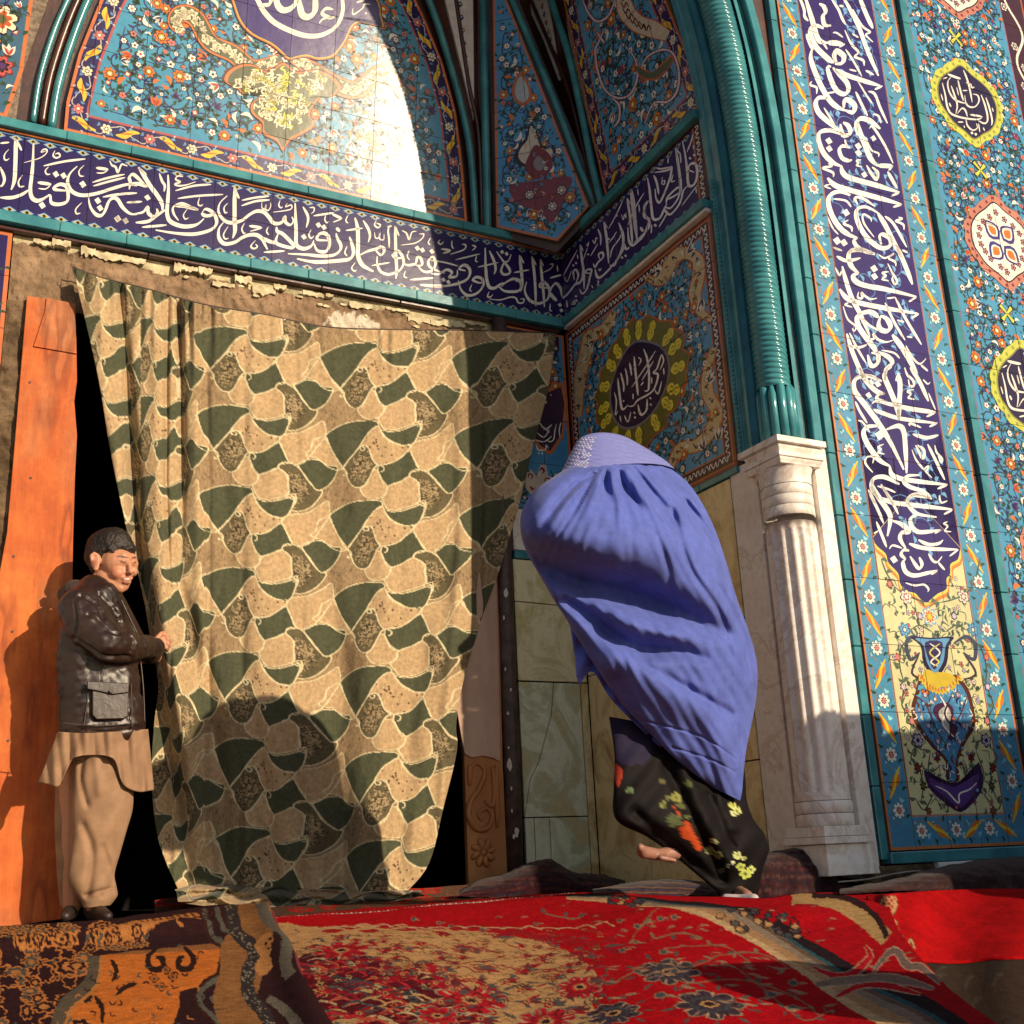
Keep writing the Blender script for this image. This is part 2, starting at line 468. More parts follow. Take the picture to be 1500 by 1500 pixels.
        for lay, col, P, star in s.sh:
            xs = [p[0] for p in P]; ys = [p[1] for p in P]
            i0 = max(0, bisect.bisect_right(us, min(xs))-1); i1 = min(len(us)-2, bisect.bisect_right(us, max(xs))-1)
            j0 = max(0, bisect.bisect_right(vs, min(ys))-1); j1 = min(len(vs)-2, bisect.bisect_right(vs, max(ys))-1)
            if i0 == i1 and j0 == j1 and (i0, j0) in cells:
                u0, u1, v0, v1 = us[i0]+gap/2, us[i0+1]-gap/2, vs[j0]+gap/2, vs[j0+1]-gap/2
                if min(xs) > u0 and max(xs) < u1 and min(ys) > v0 and max(ys) < v1 and all(s.inside(*p, gap*.3) for p in P):
                    put((i0, j0), col, P, lay); continue
            if star:
                cx = sum(xs)/len(xs); cy = sum(ys)/len(ys)
                tris = [[(cx, cy), P[k], P[(k+1) % len(P)]] for k in range(len(P))]
            else: tris = [P]
            for T in tris:
                for i in range(i0, i1+1):
                    for j in range(j0, j1+1):
                        if (i, j) not in cells: continue
                        c = T
                        for a, b, cc in ((1, 0, us[i]+gap/2), (-1, 0, -(us[i+1]-gap/2)), (0, 1, vs[j]+gap/2), (0, -1, -(vs[j+1]-gap/2))):
                            c = clip_half(c, a, b, cc)
                            if len(c) < 3: break
                        if len(c) < 3: continue
                        if not all(s.inside(*p, gap*.3) for p in c):
                            for a, b, cc in s.hp:
                                c = clip_half(c, a, b, cc)
                                if len(c) < 3: break
                        if len(c) >= 3: put((i, j), col, c, lay)
        flip = (np.cross(s.eu, s.ev)@s.n) < 0
        for (i, j), (c, lst) in cells.items():
            V = []; F = []; CC = []
            ta, tb, tc = R.uniform(-1, 1)*tilt/.12, R.uniform(-1, 1)*tilt/.12, R.uniform(0, .0012)
            uc = sum(p[0] for p in c)/len(c); vc = sum(p[1] for p in c)/len(c)
            hh = lambda p: thick+tc+ta*(p[0]-uc)+tb*(p[1]-vc)
            br = 1+R.uniform(-bright, bright)
            def add(P, col, lay):
                if area2(P) < 0: P = P[::-1]
                if flip: P = P[::-1]
                b = len(V)
                V.extend(to3(p[0], p[1], hh(p)+lay*.00028) for p in P)
                F.append(tuple(range(b, b+len(P)))); CC.append(tuple(min(1, x*br) for x in col))
            add(c, s.base, 0)
            k = len(c); b = len(V); cc = c if area2(c) > 0 else c[::-1]
            for p in cc: V.append(to3(p[0], p[1], hh(p)))
            for p in cc: V.append(to3(p[0], p[1], 0))
            for q in range(k):
                f = (b+q, b+k+q, b+k+(q+1) % k, b+(q+1) % k)
                F.append(f[::-1] if flip else f); CC.append((.25,.12,.07))
            for col, P, lay in lst:
                if abs(area2(P)) > 2e-7: add(P, col, lay)
            mesh('tile', np.array(V), F, mat, pn, cols=CC)
        return pn
def parent_world(p):
    w = Vector((0, 0, 0))
    while p is not None: w += p.location; p = p.parent
    return w
def frange(a, b, st):
    n = int(math.ceil((b-a)/st-1e-6)); return [a+i*st for i in range(n+1)]
# ================================================================== SETTING GEOMETRY
D, XC, YF, XL = 4.80, 2.897, 3.25, -0.21
ZB0, ZB1, ZL = 2.875, 3.262, 3.335
TILT = math.radians(8.5); cT, sT = math.cos(TILT), math.sin(TILT)
def fx(px, py): return float(hit(px, py, 1, YF)[0])
def inset(P, d):
    if area2(P) < 0: P = P[::-1]
    out = list(P)
    for i in range(len(P)):
        p, q = P[i], P[(i+1) % len(P)]
        L = math.hypot(q[0]-p[0], q[1]-p[1])
        if L < 1e-9: continue
        a, b = -(q[1]-p[1])/L, (q[0]-p[0])/L
        out = clip_half(out, a, b, a*p[0]+b*p[1]+d)
    return out
M['mud'] = attrmat('mud_plaster', rough=.95, bmp=.9, bscale=45, dist=.012, nscale=14, namt=.45, spec=.1)
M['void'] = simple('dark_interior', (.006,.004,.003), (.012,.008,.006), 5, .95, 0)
m, nt, b = newmat('white_marble'); n1 = noise(nt, 2.6, 9, .68); n1.inputs['Distortion'].default_value = .8; r = ramp(nt, [(.30, (.72,.64,.58)), (.46, (.83,.79,.73)), (.505, (.66,.56,.49)), (.53, (.84,.80,.75)), (.75, (.77,.70,.64))])
nt.links.new(n1.outputs[0], r.inputs[0]); n2 = noise(nt, 34, 7, .7); r2 = ramp(nt, [(.40, (.72,.62,.55)), (.52, (1, 1, 1))]); nt.links.new(n2.outputs[0], r2.inputs[0]); nt.links.new(mixc(nt, .30, r.outputs[0], r2.outputs[0], 'MULTIPLY'), b.inputs['Base Color'])
b.inputs['Roughness'].default_value = .42; bump(nt, b, n2.outputs[0], .16, .002); M['marble'] = m
M['iron'] = simple('rusty_iron', (.035,.020,.018), (.09,.055,.045), 18, .55, .6, 40)
def onyx(name, c1, c2, c3, seed):
    m, nt, b = newmat(name)
    mp = nt.nodes.new('ShaderNodeMapping'); mp.inputs['Location'].default_value = (seed, seed*.7, 0); mp.inputs['Scale'].default_value = (1, 1, .8)
    nt.links.new(wcoord(nt), mp.inputs['Vector'])
    n1 = noise(nt, 4.2, 8, .62, mp.outputs[0]); n1.inputs['Distortion'].default_value = 1.6
    r = ramp(nt, [(.28, c1), (.45, c2), (.55, c1), (.66, c3), (.74, (.30,.13,.045)), (.80, c2)])
    nt.links.new(n1.outputs[0], r.inputs[0])
    n2 = noise(nt, 55, 6, .7); c = mixc(nt, .35, r.outputs[0], n2.outputs[0], 'OVERLAY')
    nt.links.new(c, b.inputs['Base Color']); b.inputs['Roughness'].default_value = .3
    bump(nt, b, n2.outputs[0], .12, .003); return m
M['onyx_yellow'] = onyx('onyx_yellow', (.62,.56,.30), (.80,.74,.48), (.52,.44,.16), 1.3)
M['onyx_green'] = onyx('onyx_green', (.50,.53,.35), (.74,.77,.58), (.60,.47,.20), 5.1)
M['onyx_ochre'] = onyx('onyx_ochre', (.62,.48,.22), (.80,.66,.36), (.46,.27,.10), 9.4)
m, nt, b = newmat('weathered_plywood')
n1 = noise(nt, 5, 6, .6, scaled(nt, 1, 1, .35)); r = ramp(nt, [(.3, (.46,.105,.018)), (.5, (.62,.165,.03)), (.72, (.50,.23,.11))])
nt.links.new(n1.outputs[0], r.inputs[0])
n2 = noise(nt, 40, 6, .7, scaled(nt, 1, 1, .15)); c = mixc(nt, .45, r.outputs[0], n2.outputs[0], 'OVERLAY')
n3 = noise(nt, 1.7, 8, .7); r3 = ramp(nt, [(.38, (1, 1, 1)), (.50, (.74,.56,.46)), (.62, (.95,.85,.70)), (.74, (.38,.26,.22))]); nt.links.new(n3.outputs[0], r3.inputs[0]); c = mixc(nt, 1.0, c, r3.outputs[0], 'MULTIPLY')
n4 = noise(nt, 9, 3, .5, scaled(nt, 1, 1, .22)); r4 = ramp(nt, [(.52, (1, 1, 1)), (.62, (.50,.40,.36)), (.66, (1, 1, 1))]); nt.links.new(n4.outputs[0], r4.inputs[0]); c = mixc(nt, .8, c, r4.outputs[0], 'MULTIPLY')
nt.links.new(c, b.inputs['Base Color']); b.inputs['Roughness'].default_value = .75; bump(nt, b, n2.outputs[0], .6, .006)
M['ply'] = m
M['carved'] = simple('carved_wood', (.33,.12,.035), (.50,.22,.07), 8, .6, .4, 40, stretch=(1,1,.3))

# ground -------------------------------------------------------------
def terr(x, y):
    """height of the floor under the rugs"""
    t = max(0.0, 3.15-y)
    z = -0.085*t-0.02*t*t if t > 0 else 0.0
    return z+0.006*math.sin(3.1*x+1)*math.cos(2.3*y)
gp = [-120, -40, -10, -4, -2, -1, 0]+[i*.25 for i in range(1, 26)]+[8, 12, 40, 120]
gq = [-120, -40, -12, -5, -2, -1, 0]+[i*.2 for i in range(1, 28)]+[7, 10, 40, 120]
V = []
for y in gq:
    for x in gp:
        V.append((x, y, terr(x, min(max(y, .6), 6))-.02-.5*min(1, max(0, (x-1.75)/.3))*min(1, max(0, (2.95-y)/.2))))
ground = mesh('ground', V, gridfaces(len(gp), len(gq)), simple('dusty_floor', (.05,.032,.022), (.13,.09,.06), 7, .9, .5, 40), smooth=True)
tag(ground, kind='structure')

pv = mesh('courtyard_paving', [(-60, -60, -.06), (60, -60, -.06), (60, .55, -.06), (-60, .55, -.06)], [(0, 1, 2, 3)], simple('pale_stone_paving', (.42,.36,.28), (.60,.54,.45), 2, .8, .3, 20)); tag(pv, kind='structure')  # unseen pale paving added to bounce sunlight into the niche
# ------------------------------------------------------------------ LEFT SIDE WALL (turned to the sun, beyond the left edge of the view)
lwl = empty('niche_side_wall', (XL, 4.0, 0)); tag(lwl, 'left side wall of the niche beyond the left edge of the view', 'wall')
for y_ in (3.55, 3.97, 4.39):
    for z0_, z1_ in ((.0, .53), (.535, 1.07), (1.075, 1.60)): box('marble_slab', XL-.03, XL, y_, y_+.415, z0_, z1_, M['marble'], lwl, .002)
lwp = Panel('tile_panel', (XL, 0, 0), (0, 1, 0), (0, 0, 1), (1, 0, 0), [(3.52, 1.62), (D-.01, 1.62), (D-.01, 3.33), (3.52, 3.33)], (.55,.16,.05))
lwp.poly([(3.54, 1.64), (D-.03, 1.64), (D-.03, 2.84), (3.54, 2.84)], BLUE, .5); lwp.poly([(3.54, 2.88), (D-.03, 2.88), (D-.03, 3.31), (3.54, 3.31)], NAVY, .5)
lwp.field(.09, lambda u, v: 3.58 < u < D-.08 and 1.68 < v < 2.8, 91)
lwp.build(lwl, frange(3.52, D, .258), [1.62+.245*k for k in range(8)], seed=9); box('masonry_core', XL-.5, XL-.03, 3.5, D+.5, -.1, 5.6, M['void'], lwl)

# ------------------------------------------------------------------ BACK WALL
bw = empty('niche_back_wall', (1.35, D, 0))
tag(bw, 'back wall of the niche with a blue inscription band above the curtained doorway', 'wall')
def core(x0, x1, z0, z1, y0=D+.021, y1=D+.5): box('masonry_core', x0, x1, y0, y1, z0, z1, M['void'], bw)
core(-.6, .26, -.1, 5.6); core(.26, 2.5, 2.5, 5.6, D+.03); core(2.5, 3.5, -.1, 5.6, D+.035)
# inscription band
band = Panel('inscription_band', (0, D, 0), (1, 0, 0), (0, 0, 1), (0, -1, 0), [(-.45, ZB0), (XC-.012, ZB0), (XC-.012, ZB1), (-.45, ZB1)], NAVY)
for z, sg in ((ZB0+.018, 1), (ZB1-.018, -1)):
    band.run([(.209-.2755*2, z), (.209+.2755*10, z)], .2755/4, 'diamond', 1.0, 2)
band.poly([(-.45, ZB1-.006), (XC, ZB1-.006), (XC, ZB1), (-.45, ZB1)], (.10,.25,.42), 1)
TA = """20|0,240 100,230;45|165,185 170,300 165,500 155,650 120,750;24|160,190 200,250 235,320;16|95,305 50,360 45,410 70,425 100,405;
32|0,500 45,620 30,690 0,715;36|0,835 130,835 240,800 320,745;40|365,230 358,450 345,600 330,740 345,830 400,870 470,850 540,800;
36|475,860 545,810 560,890 640,910 730,880 745,800 725,715 660,690 595,720 600,745 660,755 735,760;14|510,320 450,340 470,310 510,310 505,350 430,405 260,455;
18|600,320 580,370 610,400 655,385 640,350 600,360;24|475,490 700,440 935,410;15|530,500 495,540 510,580 550,580;d|610,580,37 695,595,37 460,920,40 905,690,40;
32|410,670 560,690;14|560,690 500,740 420,735;18|245,590 200,660 215,715 265,710;36|845,490 760,580 740,680 790,770 900,810 1060,790 1250,730 1400,690 1500,705;
14|920,480 865,540 875,595 920,600;16|895,890 830,960 835,1010 880,1005;30|1050,510 1185,527;14|1185,530 1130,565 1055,565;
22|1200,430 1225,480 1265,500 1290,560 1320,490 1340,470 1395,490;24|1010,670 1180,620 1365,580;24|1020,710 1190,660 1370,615;26|1125,830 1300,800 1500,785;20|1385,890 1500,885;
36|965,830 990,940 1050,1020 1110,1030 1150,980 1190,880 1240,840 1290,860 1340,940 1420,1010 1500,1020;d|1070,870,38 1095,950,38 1285,1070,38 1375,1090,38"""
TB = """34|290,520 300,440 290,390 330,355 390,400 480,490;36|300,460 400,460 490,490;40|390,275 440,350 520,480 600,590 650,680 655,760;24|385,280 480,360;d|490,610,36 165,840,38 250,865,38;
22|300,665 430,655;34|350,790 440,770 490,715 500,780 560,820 600,770 590,730;36|360,885 500,870 600,800 690,740;40|715,360 720,500 712,650 705,780 740,870 850,920 950,925 1040,900 1110,840;
24|1050,750 900,680 830,680 770,720 780,790 830,860;34|790,700 900,705 1050,745;26|430,935 700,910;
36|1090,770 1130,735 1200,770 1245,840 1240,910 1170,970 1000,1010 800,1000 580,965;34|1080,780 1130,810 1210,800;26|620,345 650,430 680,480 670,545;18|880,380 820,375 800,410 850,440 790,460 830,480 920,470 1020,435;
22|795,535 1000,480 1190,465;22|820,620 1050,590 1320,575;14|1060,610 1045,680 1075,700 1100,680;14|930,730 885,800 905,845 940,830"""
TC = """36|240,440 160,520 145,620 210,710 290,735 400,710 480,650 560,610 640,620 700,680 740,735 800,745 850,720 870,670 880,730 930,760 965,720 950,670;16|245,520 205,570 215,625 245,620;16|250,775 200,860 215,910 255,905;
44|320,350 320,500 320,700 325,820 300,905;24|320,355 345,420 370,470;38|200,730 150,800 150,900 210,965 320,950 400,900 480,870 560,870 620,910 650,970 680,1030;34|620,900 700,940 780,960;
34|780,780 790,830 850,860 950,960 960,1000;32|800,850 775,920 780,960 850,990 960,1010 990,960;22|400,490 550,460 700,445;24|395,550 550,500 705,485;14|620,510 620,570 650,585 665,540 660,590 690,600 715,560 715,515;
14|820,490 805,540 825,570 850,560;14|900,520 880,560 940,540 930,590 740,620;38|985,520 990,700 995,850 1000,980 1080,1020 1160,990 1190,930;26|1070,560 1120,650 1125,720 1105,790;14|1140,570 1190,570 1190,610 1160,635;
22|1185,660 1410,625;14|1320,650 1310,700 1330,735 1355,720;26|1390,640 1500,690;12|1500,690 1400,730;d|1240,760,32 1300,785,32 1080,890,32;16|1160,810 1135,870 1160,905 1190,880;
36|1190,960 1230,1040 1320,1050 1360,980 1350,890 1300,850 1240,870 1230,920 1350,930;16|430,740 400,800 420,850 440,845;28|480,770 620,790;14|620,795 490,830;14|690,780 670,830 695,870;18|550,930 500,990 530,1020 570,1000 550,970;24|640,1060 870,1045"""
TD = """32|-220,775 -20,785 150,800 280,790 350,740 360,680 320,600 310,550;38|-120,830 30,860 150,865 350,850 460,830 500,760 480,660 455,590;14|440,350 415,410 440,440;30|310,490 350,530;
42|515,380 545,500 550,700 550,800 600,900 720,970;20|415,520 600,495;26|605,410 660,500 680,580 660,650;30|550,800 650,750 750,720 800,700 840,730 800,790 730,720;16|750,410 730,460 770,490 795,460 750,440;
14|730,540 740,600 775,600 790,550 785,610 830,620 835,560;20|900,460 880,520 890,620 890,710;18|870,480 920,470;32|955,470 960,600 965,800 975,950 965,1050;18|955,470 1000,580;
28|930,780 980,740 1030,790 1050,880 1000,960 890,1000 800,970 760,890 760,800;22|920,780 960,820 1040,820;18|700,905 900,870;28|1050,880 1100,900 1180,880 1200,810 1240,830 1250,900 1180,900;28|1200,900 1270,970 1360,960 1400,880 1370,810 1320,860 1350,930 1500,990;
16|1030,520 1080,550 1110,620 1140,540 1190,530;14|1220,560 1270,560 1250,610 1170,660 1020,680;14|1345,600 1320,650 1340,680;d|1200,715,30 1255,735,30 1360,750,30;24|1120,1060 1380,1040;30|1230,1115 1400,1130 1500,1130;
16|520,870 480,930 510,965 535,950;16|430,690 405,760 430,800;14|1070,960 1055,1020 1090,1040;12|1110,740 1090,800 1115,845"""
TE = """30|0,985 150,980 300,950 400,900 430,820 400,760 350,750 310,790 380,810;16|0,700 150,720 300,760;28|0,840 80,850 170,800 230,830 200,880 280,870 290,800;28|300,920 330,1020 400,1080 500,1060 570,980 560,900 500,880 460,910 520,940 570,940;
32|595,560 600,750 610,900 640,990 700,1000 760,960 820,940;28|740,980 800,1030 880,1040 960,1030 990,980 970,920 900,900 820,940 770,990;32|970,640 990,800 1000,950 980,1040;18|970,640 1020,730;18|515,770 740,720;26|640,590 690,700 710,790 690,850;
26|720,600 790,700 860,790 860,840 800,850 770,810 800,730 850,700 880,630;d|780,605,24 830,625,24 135,910,26 190,935,26 1415,1185,24 1430,1245,24;18|910,830 1080,800;16|100,470 80,500 110,520 140,490;14|230,480 230,540 250,570;16|340,520 380,530 360,580 210,630;22|110,570 210,590 130,620;
16|450,530 490,550 450,590;16|270,690 540,625;12|500,650 490,700 515,715;12|900,880 910,910 930,890 940,930 970,900;28|1105,650 1130,800 1145,1000 1150,1200;16|1105,650 1155,750;28|1200,680 1215,850 1230,1000 1245,1210;14|1200,680 1235,760;
28|1050,930 1030,1030 1080,1130 1180,1170 1280,1120 1300,1020 1250,940 1200,950 1200,990 1290,1000;28|1300,1080 1320,1000 1370,950 1420,1000 1450,1090 1500,1100;32|1300,1050 1340,1100 1380,1140;14|1300,740 1340,740 1310,790 1230,830;14|1385,750 1390,820;20|1305,890 1450,850;
18|640,1040 620,1090 650,1100 680,1070;16|640,1120 760,1130 870,1100 930,1110 960,1160 1010,1160 1020,1120 980,1120;12|450,960 425,1020 450,1035;14|1310,1170 1305,1240 1330,1250"""
for d_, off in ((TA, (0, 180)), (TB, (150, 210)), (TC, (300, 230)), (TD, (450, 270)), (TE, (630, 290))):
    band.text(d_, off, 7.5, WHITE, 4, 1.08)
band.build(bw, [.209+.2755*k for k in range(-3, 12)], [ZB0, 3.080, ZB1], seed=1)
def strip(name, parent, a, b, y0, y1, z0, z1, mat, step=.275, axis=0, bev=.004):
    """moulding laid in short glazed lengths; axis 0 runs along x, 1 along y, 2 along z (y0..y1 then = x range)"""
    t = a; k = 0
    while t < b-1e-4:
        e = min(b, t+step); g = .0015
        j = rnd.uniform(-.0008, .0008)
        if axis == 0: box(name, t+g*.5, e-g*.5, y0+j, y1, z0, z1, mat, parent, bev)
        elif axis == 1: box(name, y0+j, y1, t+g, e-g, z0, z1, mat, parent, bev)
        t = e; k += 1
strip('edge_tile', bw, -.45, XC-.005, D-.022, D+.02, ZB1+.001, ZB1+.012, M['orange'], .31)
strip('moulding', bw, -.45, XC-.03, D-.045, D+.02, ZB1+.013, ZL-.016, M['turq'], .275, bev=.0035)
strip('dark_tile', bw, -.45, XC-.02, D-.02, D+.02, ZL-.015, ZL-.001, M['brown'], .4)  # dark brown glaze line above the moulding
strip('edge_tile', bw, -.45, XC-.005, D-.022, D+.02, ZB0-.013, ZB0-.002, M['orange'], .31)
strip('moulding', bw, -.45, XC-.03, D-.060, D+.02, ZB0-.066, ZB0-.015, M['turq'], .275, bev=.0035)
strip('dark_tile', bw, -.45, XC-.05, D-.030, D+.02, ZB0-.088, ZB0-.068, M['brown'], .4)  # brown strip stands in for the shade under the projecting moulding

# tile panels left and right of the doorway
lp = Panel('tile_panel', (0, D, 0), (1, 0, 0), (0, 0, 1), (0, -1, 0), [(-.45, .9), (.195, .9), (.195, 2.785), (-.45, 2.785)], (.55,.16,.05))
lp.poly([(-.45, .93), (.178, .93), (.178, 2.768), (-.45, 2.768)], NAVY, .5)
lp.poly([(-.45, .93), (.178, .93), (.178, 2.28), (-.45, 2.28)], BLUE, 1)
lp.field(.055, lambda u, v: -.4 < u < .16 and 2.28 < v < 2.75, 3, vine=WHITE)
lp.field(.07, lambda u, v: -.4 < u < .16 and .95 < v < 2.26, 4)
lp.build(bw, [-.45, -.2, .0, .196], frange(.9, 2.785, .24), seed=2)
rp = Panel('tile_panel', (0, D, 0), (1, 0, 0), (0, 0, 1), (0, -1, 0), [(2.525, 1.805), (XC-.02, 1.805), (XC-.02, 2.785), (2.525, 2.785)], (.50,.15,.05))
rp.poly([(2.537, 1.805), (XC-.035, 1.805), (XC-.035, 2.772), (2.537, 2.772)], BLUE2, .5)
rp.poly([(2.60, 2.60), (XC-.1, 2.60), (XC-.05, 2.70), (XC-.05, 2.772), (2.537, 2.772), (2.537, 2.70)], PLUM, 1)
rp.field(.05, lambda u, v: 2.55 < u < 2.84 and (1.83 < v < 2.02 or 2.36 < v < 2.74), 8)
rp.star([rp.uv(*p) for p in ((822, 560), (828, 590), (824, 640), (806, 668), (790, 660), (776, 640), (784, 590), (800, 570))], (.55,.15,.05), 6)
rp.star([rp.uv(*p) for p in ((820, 568), (825, 592), (821, 636), (804, 662), (790, 654), (779, 638), (787, 596), (801, 576))], PLUM, 7)
rp.text("10|480,0 465,60 470,130;10|440,10 425,80 415,150 380,170 350,150;10|270,90 330,130 380,60;10|250,150 330,170 400,120;12|290,0 340,60 400,20;12|260,190 280,240 340,240 350,200 370,230;d|285,270,9 315,272,9;10|300,20 380,90", (740, 620), 6.0, WHITE, 8)
rp.star([rp.uv(*p) for p in ((768, 700), (776, 688), (784, 700), (790, 682), (798, 682), (801, 698), (812, 702), (814, 716), (804, 728), (790, 718), (778, 728), (768, 716))], (.60,.48,.40), 7)
rp.text("12|190,490 200,450 230,470 215,500;12|330,520 350,490 380,500 360,550;16|210,560 230,590 250,570;18|290,430 310,400 330,430 310,450;14|360,570 380,590 395,560", (740, 620), 6.0, DRED, 9)
rp.build(bw, [2.525, 2.72, XC-.019], frange(1.805, 2.8, .245), seed=3)
box('marble_block', 2.522, XC-.012, D-.014, D+.03, 1.588, 1.798, M['marble'], bw, .003)
strip('moulding', bw, 2.522, XC-.012, D-.02, D+.03, 1.545, 1.585, M['turq'], .19)
def crackslab(name, parent, poly, y, mat, th=.02):
    prism(name, [(x, y+th, z) for x, z in poly], (0, -1, 0), th, mat, parent, .002)
for poly, mt in (([(2.515, 1.335), (XC-.01, 1.325), (XC-.01, 1.540), (2.515, 1.540)], 'onyx_yellow'),
                 ([(2.515, .955), (XC-.01, .955), (XC-.01, 1.320), (2.515, 1.330)], 'onyx_yellow'),
                 ([(2.515, .34), (2.515, .948), (2.70, .948), (2.68, .80), (2.60, .58), (2.55, .50)], 'onyx_green'),
                 ([(2.517, .335), (2.552, .497), (2.603, .578), (2.684, .80), (2.704, .948), (2.845, .948), (2.845, .335)], 'onyx_green'),
                 ([(2.515, .0), (2.56, .0), (2.56, .33), (2.515, .33)], 'onyx_green'),
                 ([(2.564, .0), (2.64, .0), (2.64, .33), (2.564, .33)], 'onyx_green'),
                 ([(2.644, .0), (2.845, .0), (2.845, .33), (2.644, .33)], 'onyx_green'),
                 ([(2.85, .0), (XC-.008, .0), (XC-.008, .95), (2.85, .95)], 'onyx_ochre')):
    crackslab('onyx_slab', bw, poly, D-.012, M[mt])

# broken mud plaster over the doorway
def mudwall(name, x0, x1, z0, z1, ncut, seed, parent, ybase=D-.015):
    nx = int((x1-x0)/.010)+1; nz = int((z1-z0)/.010)+1
    xs = np.linspace(x0, x1, nx); zs = np.linspace(z0, z1, nz)
    X, Z = np.meshgrid(xs, zs); P = np.stack([X.ravel(), np.zeros(X.size), Z.ravel()], 1)
    h = vnoise(P, .30, seed)*.012+vnoise(P, .06, seed+1)*.006
    # torn edge: the thick coat stops at a ragged line and the core shows above it
    if ncut:
        line = 2.735-.10*np.clip((P[:, 0]-.3)/2.2, 0, 1)*0+vnoise(P*[1, 0, 0], .22, seed+2)*.022+vnoise(P*[1, 0, 0], .05, seed+3)*.009
        up = (P[:, 2] > line)
        h = h-np.where(up, .030, 0)
        edge = np.exp(-np.abs(P[:, 2]-line)/.012)
        c1 = np.array([.30,.20,.125]); c2 = np.array([.62,.54,.34])
        w = np.clip(vnoise(P, .18, seed+5)*.9+.55, 0, 1)
        col = np.where(up[:, None], c2*(.55+.5*w[:, None])+np.array([.0,.0,.0]), c1*(.8+.35*w[:, None]))
        col = col*(1-.55*edge[:, None]*(vnoise(P, .07, seed+6)[:, None] > -.1))
        pt = ((P[:, 0]-1.72)**2/.02+(P[:, 2]-2.63)**2/.004+vnoise(P, .05, 77)*.6) < 1
        col = np.where(pt[:, None], np.array([.66,.58,.46]), col)
    else:
        w = np.clip(vnoise(P, .12, seed+5)*.9+.5, 0, 1)
        col = np.array([.15,.10,.06])*(.5+.9*w[:, None])
    P[:, 1] = ybase-h; P[:, 1] = np.minimum(P[:, 1], D+.01)
    return mesh(name, P, gridfaces(nx, nz), M['mud'], parent, smooth=False, vcols=col)
mudwall('mud_plaster', .20, 2.50, 2.46, 2.80, True, 11, bw)
mudwall('mud_plaster', .197, .30, -.02, 2.47, False, 13, bw)
M['lime'] = simple('lime_plaster', (.40,.33,.20), (.74,.66,.44), 22, .9, .9, 40, dist=.01)
x = .28; k = 0
while x < 2.38:
    L = rnd.uniform(.035, .13); t = (x-.3)/2.1
    zc = 2.766-rnd.uniform(0, .012) if x < 1.0 else 2.762-rnd.choice((0, .012, .028, .045)); hh = rnd.uniform(.012, .022) if x < 1.0 else rnd.uniform(.008, .022)
    n = 9; up = [(x+L*i/n, D-.006, min(2.795, zc+hh*rnd.uniform(.7, 1.2))) for i in range(n+1)]; lo = [(x+L*i/n+rnd.uniform(-.003, .003), D-.006, zc-hh*rnd.uniform(.3, 1.5)*(.5+.5*math.sin(math.pi*min(1, .15+i/n)))) for i in range(n+1)]
    if rnd.random() > .10: prism('plaster_chunk', up+lo[::-1], (rnd.uniform(-.15, .15), -1, rnd.uniform(-.35, .1)), rnd.uniform(.014, .030), M['lime'], bw)
    if rnd.random() < .5 and x > .8:
        a, b_ = x+rnd.uniform(0, L), zc-rnd.uniform(.03, .06)
        prism('plaster_chunk', [(a+rnd.uniform(.5, 1)*.022*math.cos(q), D-.006, b_+rnd.uniform(.4, 1)*.010*math.sin(q)) for q in np.linspace(0, 5.6, 8)], (rnd.uniform(-.2, .2), -1, rnd.uniform(-.3, .3)), rnd.uniform(.012, .024), M['lime'], bw)
    x += L+rnd.uniform(-.006, .008); k += 1

# ------------------------------------------------------------------ SIDE WALL
sw = empty('niche_side_wall', (XC, 4.0, 0))
tag(sw, 'side wall of the niche with the oval calligraphy medallion between flower tiles', 'wall')
box('masonry_core', XC+.021, XC+.45, 3.56, D+.5, -.1, 5.6, M['void'], sw)
box('masonry_core', XC+.16, XC+.45, 3.42, 3.56, -.1, 5.6, M['void'], sw)
SY0 = 3.505
sb = Panel('inscription_band', (XC, 0, 0), (0, 1, 0), (0, 0, 1), (-1, 0, 0), [(SY0, ZB0), (D-.012, ZB0), (D-.012, ZB1), (SY0, ZB1)], (.034,.018,.115))
sb.poly([(SY0, ZB0), (SY0+.012, ZB0), (SY0+.012, ZB1), (SY0, ZB1)], BROWN, 1)
sb.poly([(SY0+.012, ZB0), (SY0+.055, ZB0), (SY0+.055, ZB1), (SY0+.012, ZB1)], PLUM, 1)
sb.poly([(SY0+.055, ZB0), (SY0+.070, ZB0), (SY0+.070, ZB1), (SY0+.055, ZB1)], (.40,.15,.05), 1)
sb.run([(SY0+.034, ZB0), (SY0+.034, ZB1)], .045, 'scroll', 1, 3)
for z in (ZB0+.018, ZB1-.018): sb.run([(SY0+.08, z), (D, z)], .2755/4, 'diamond', 1.0, 2)
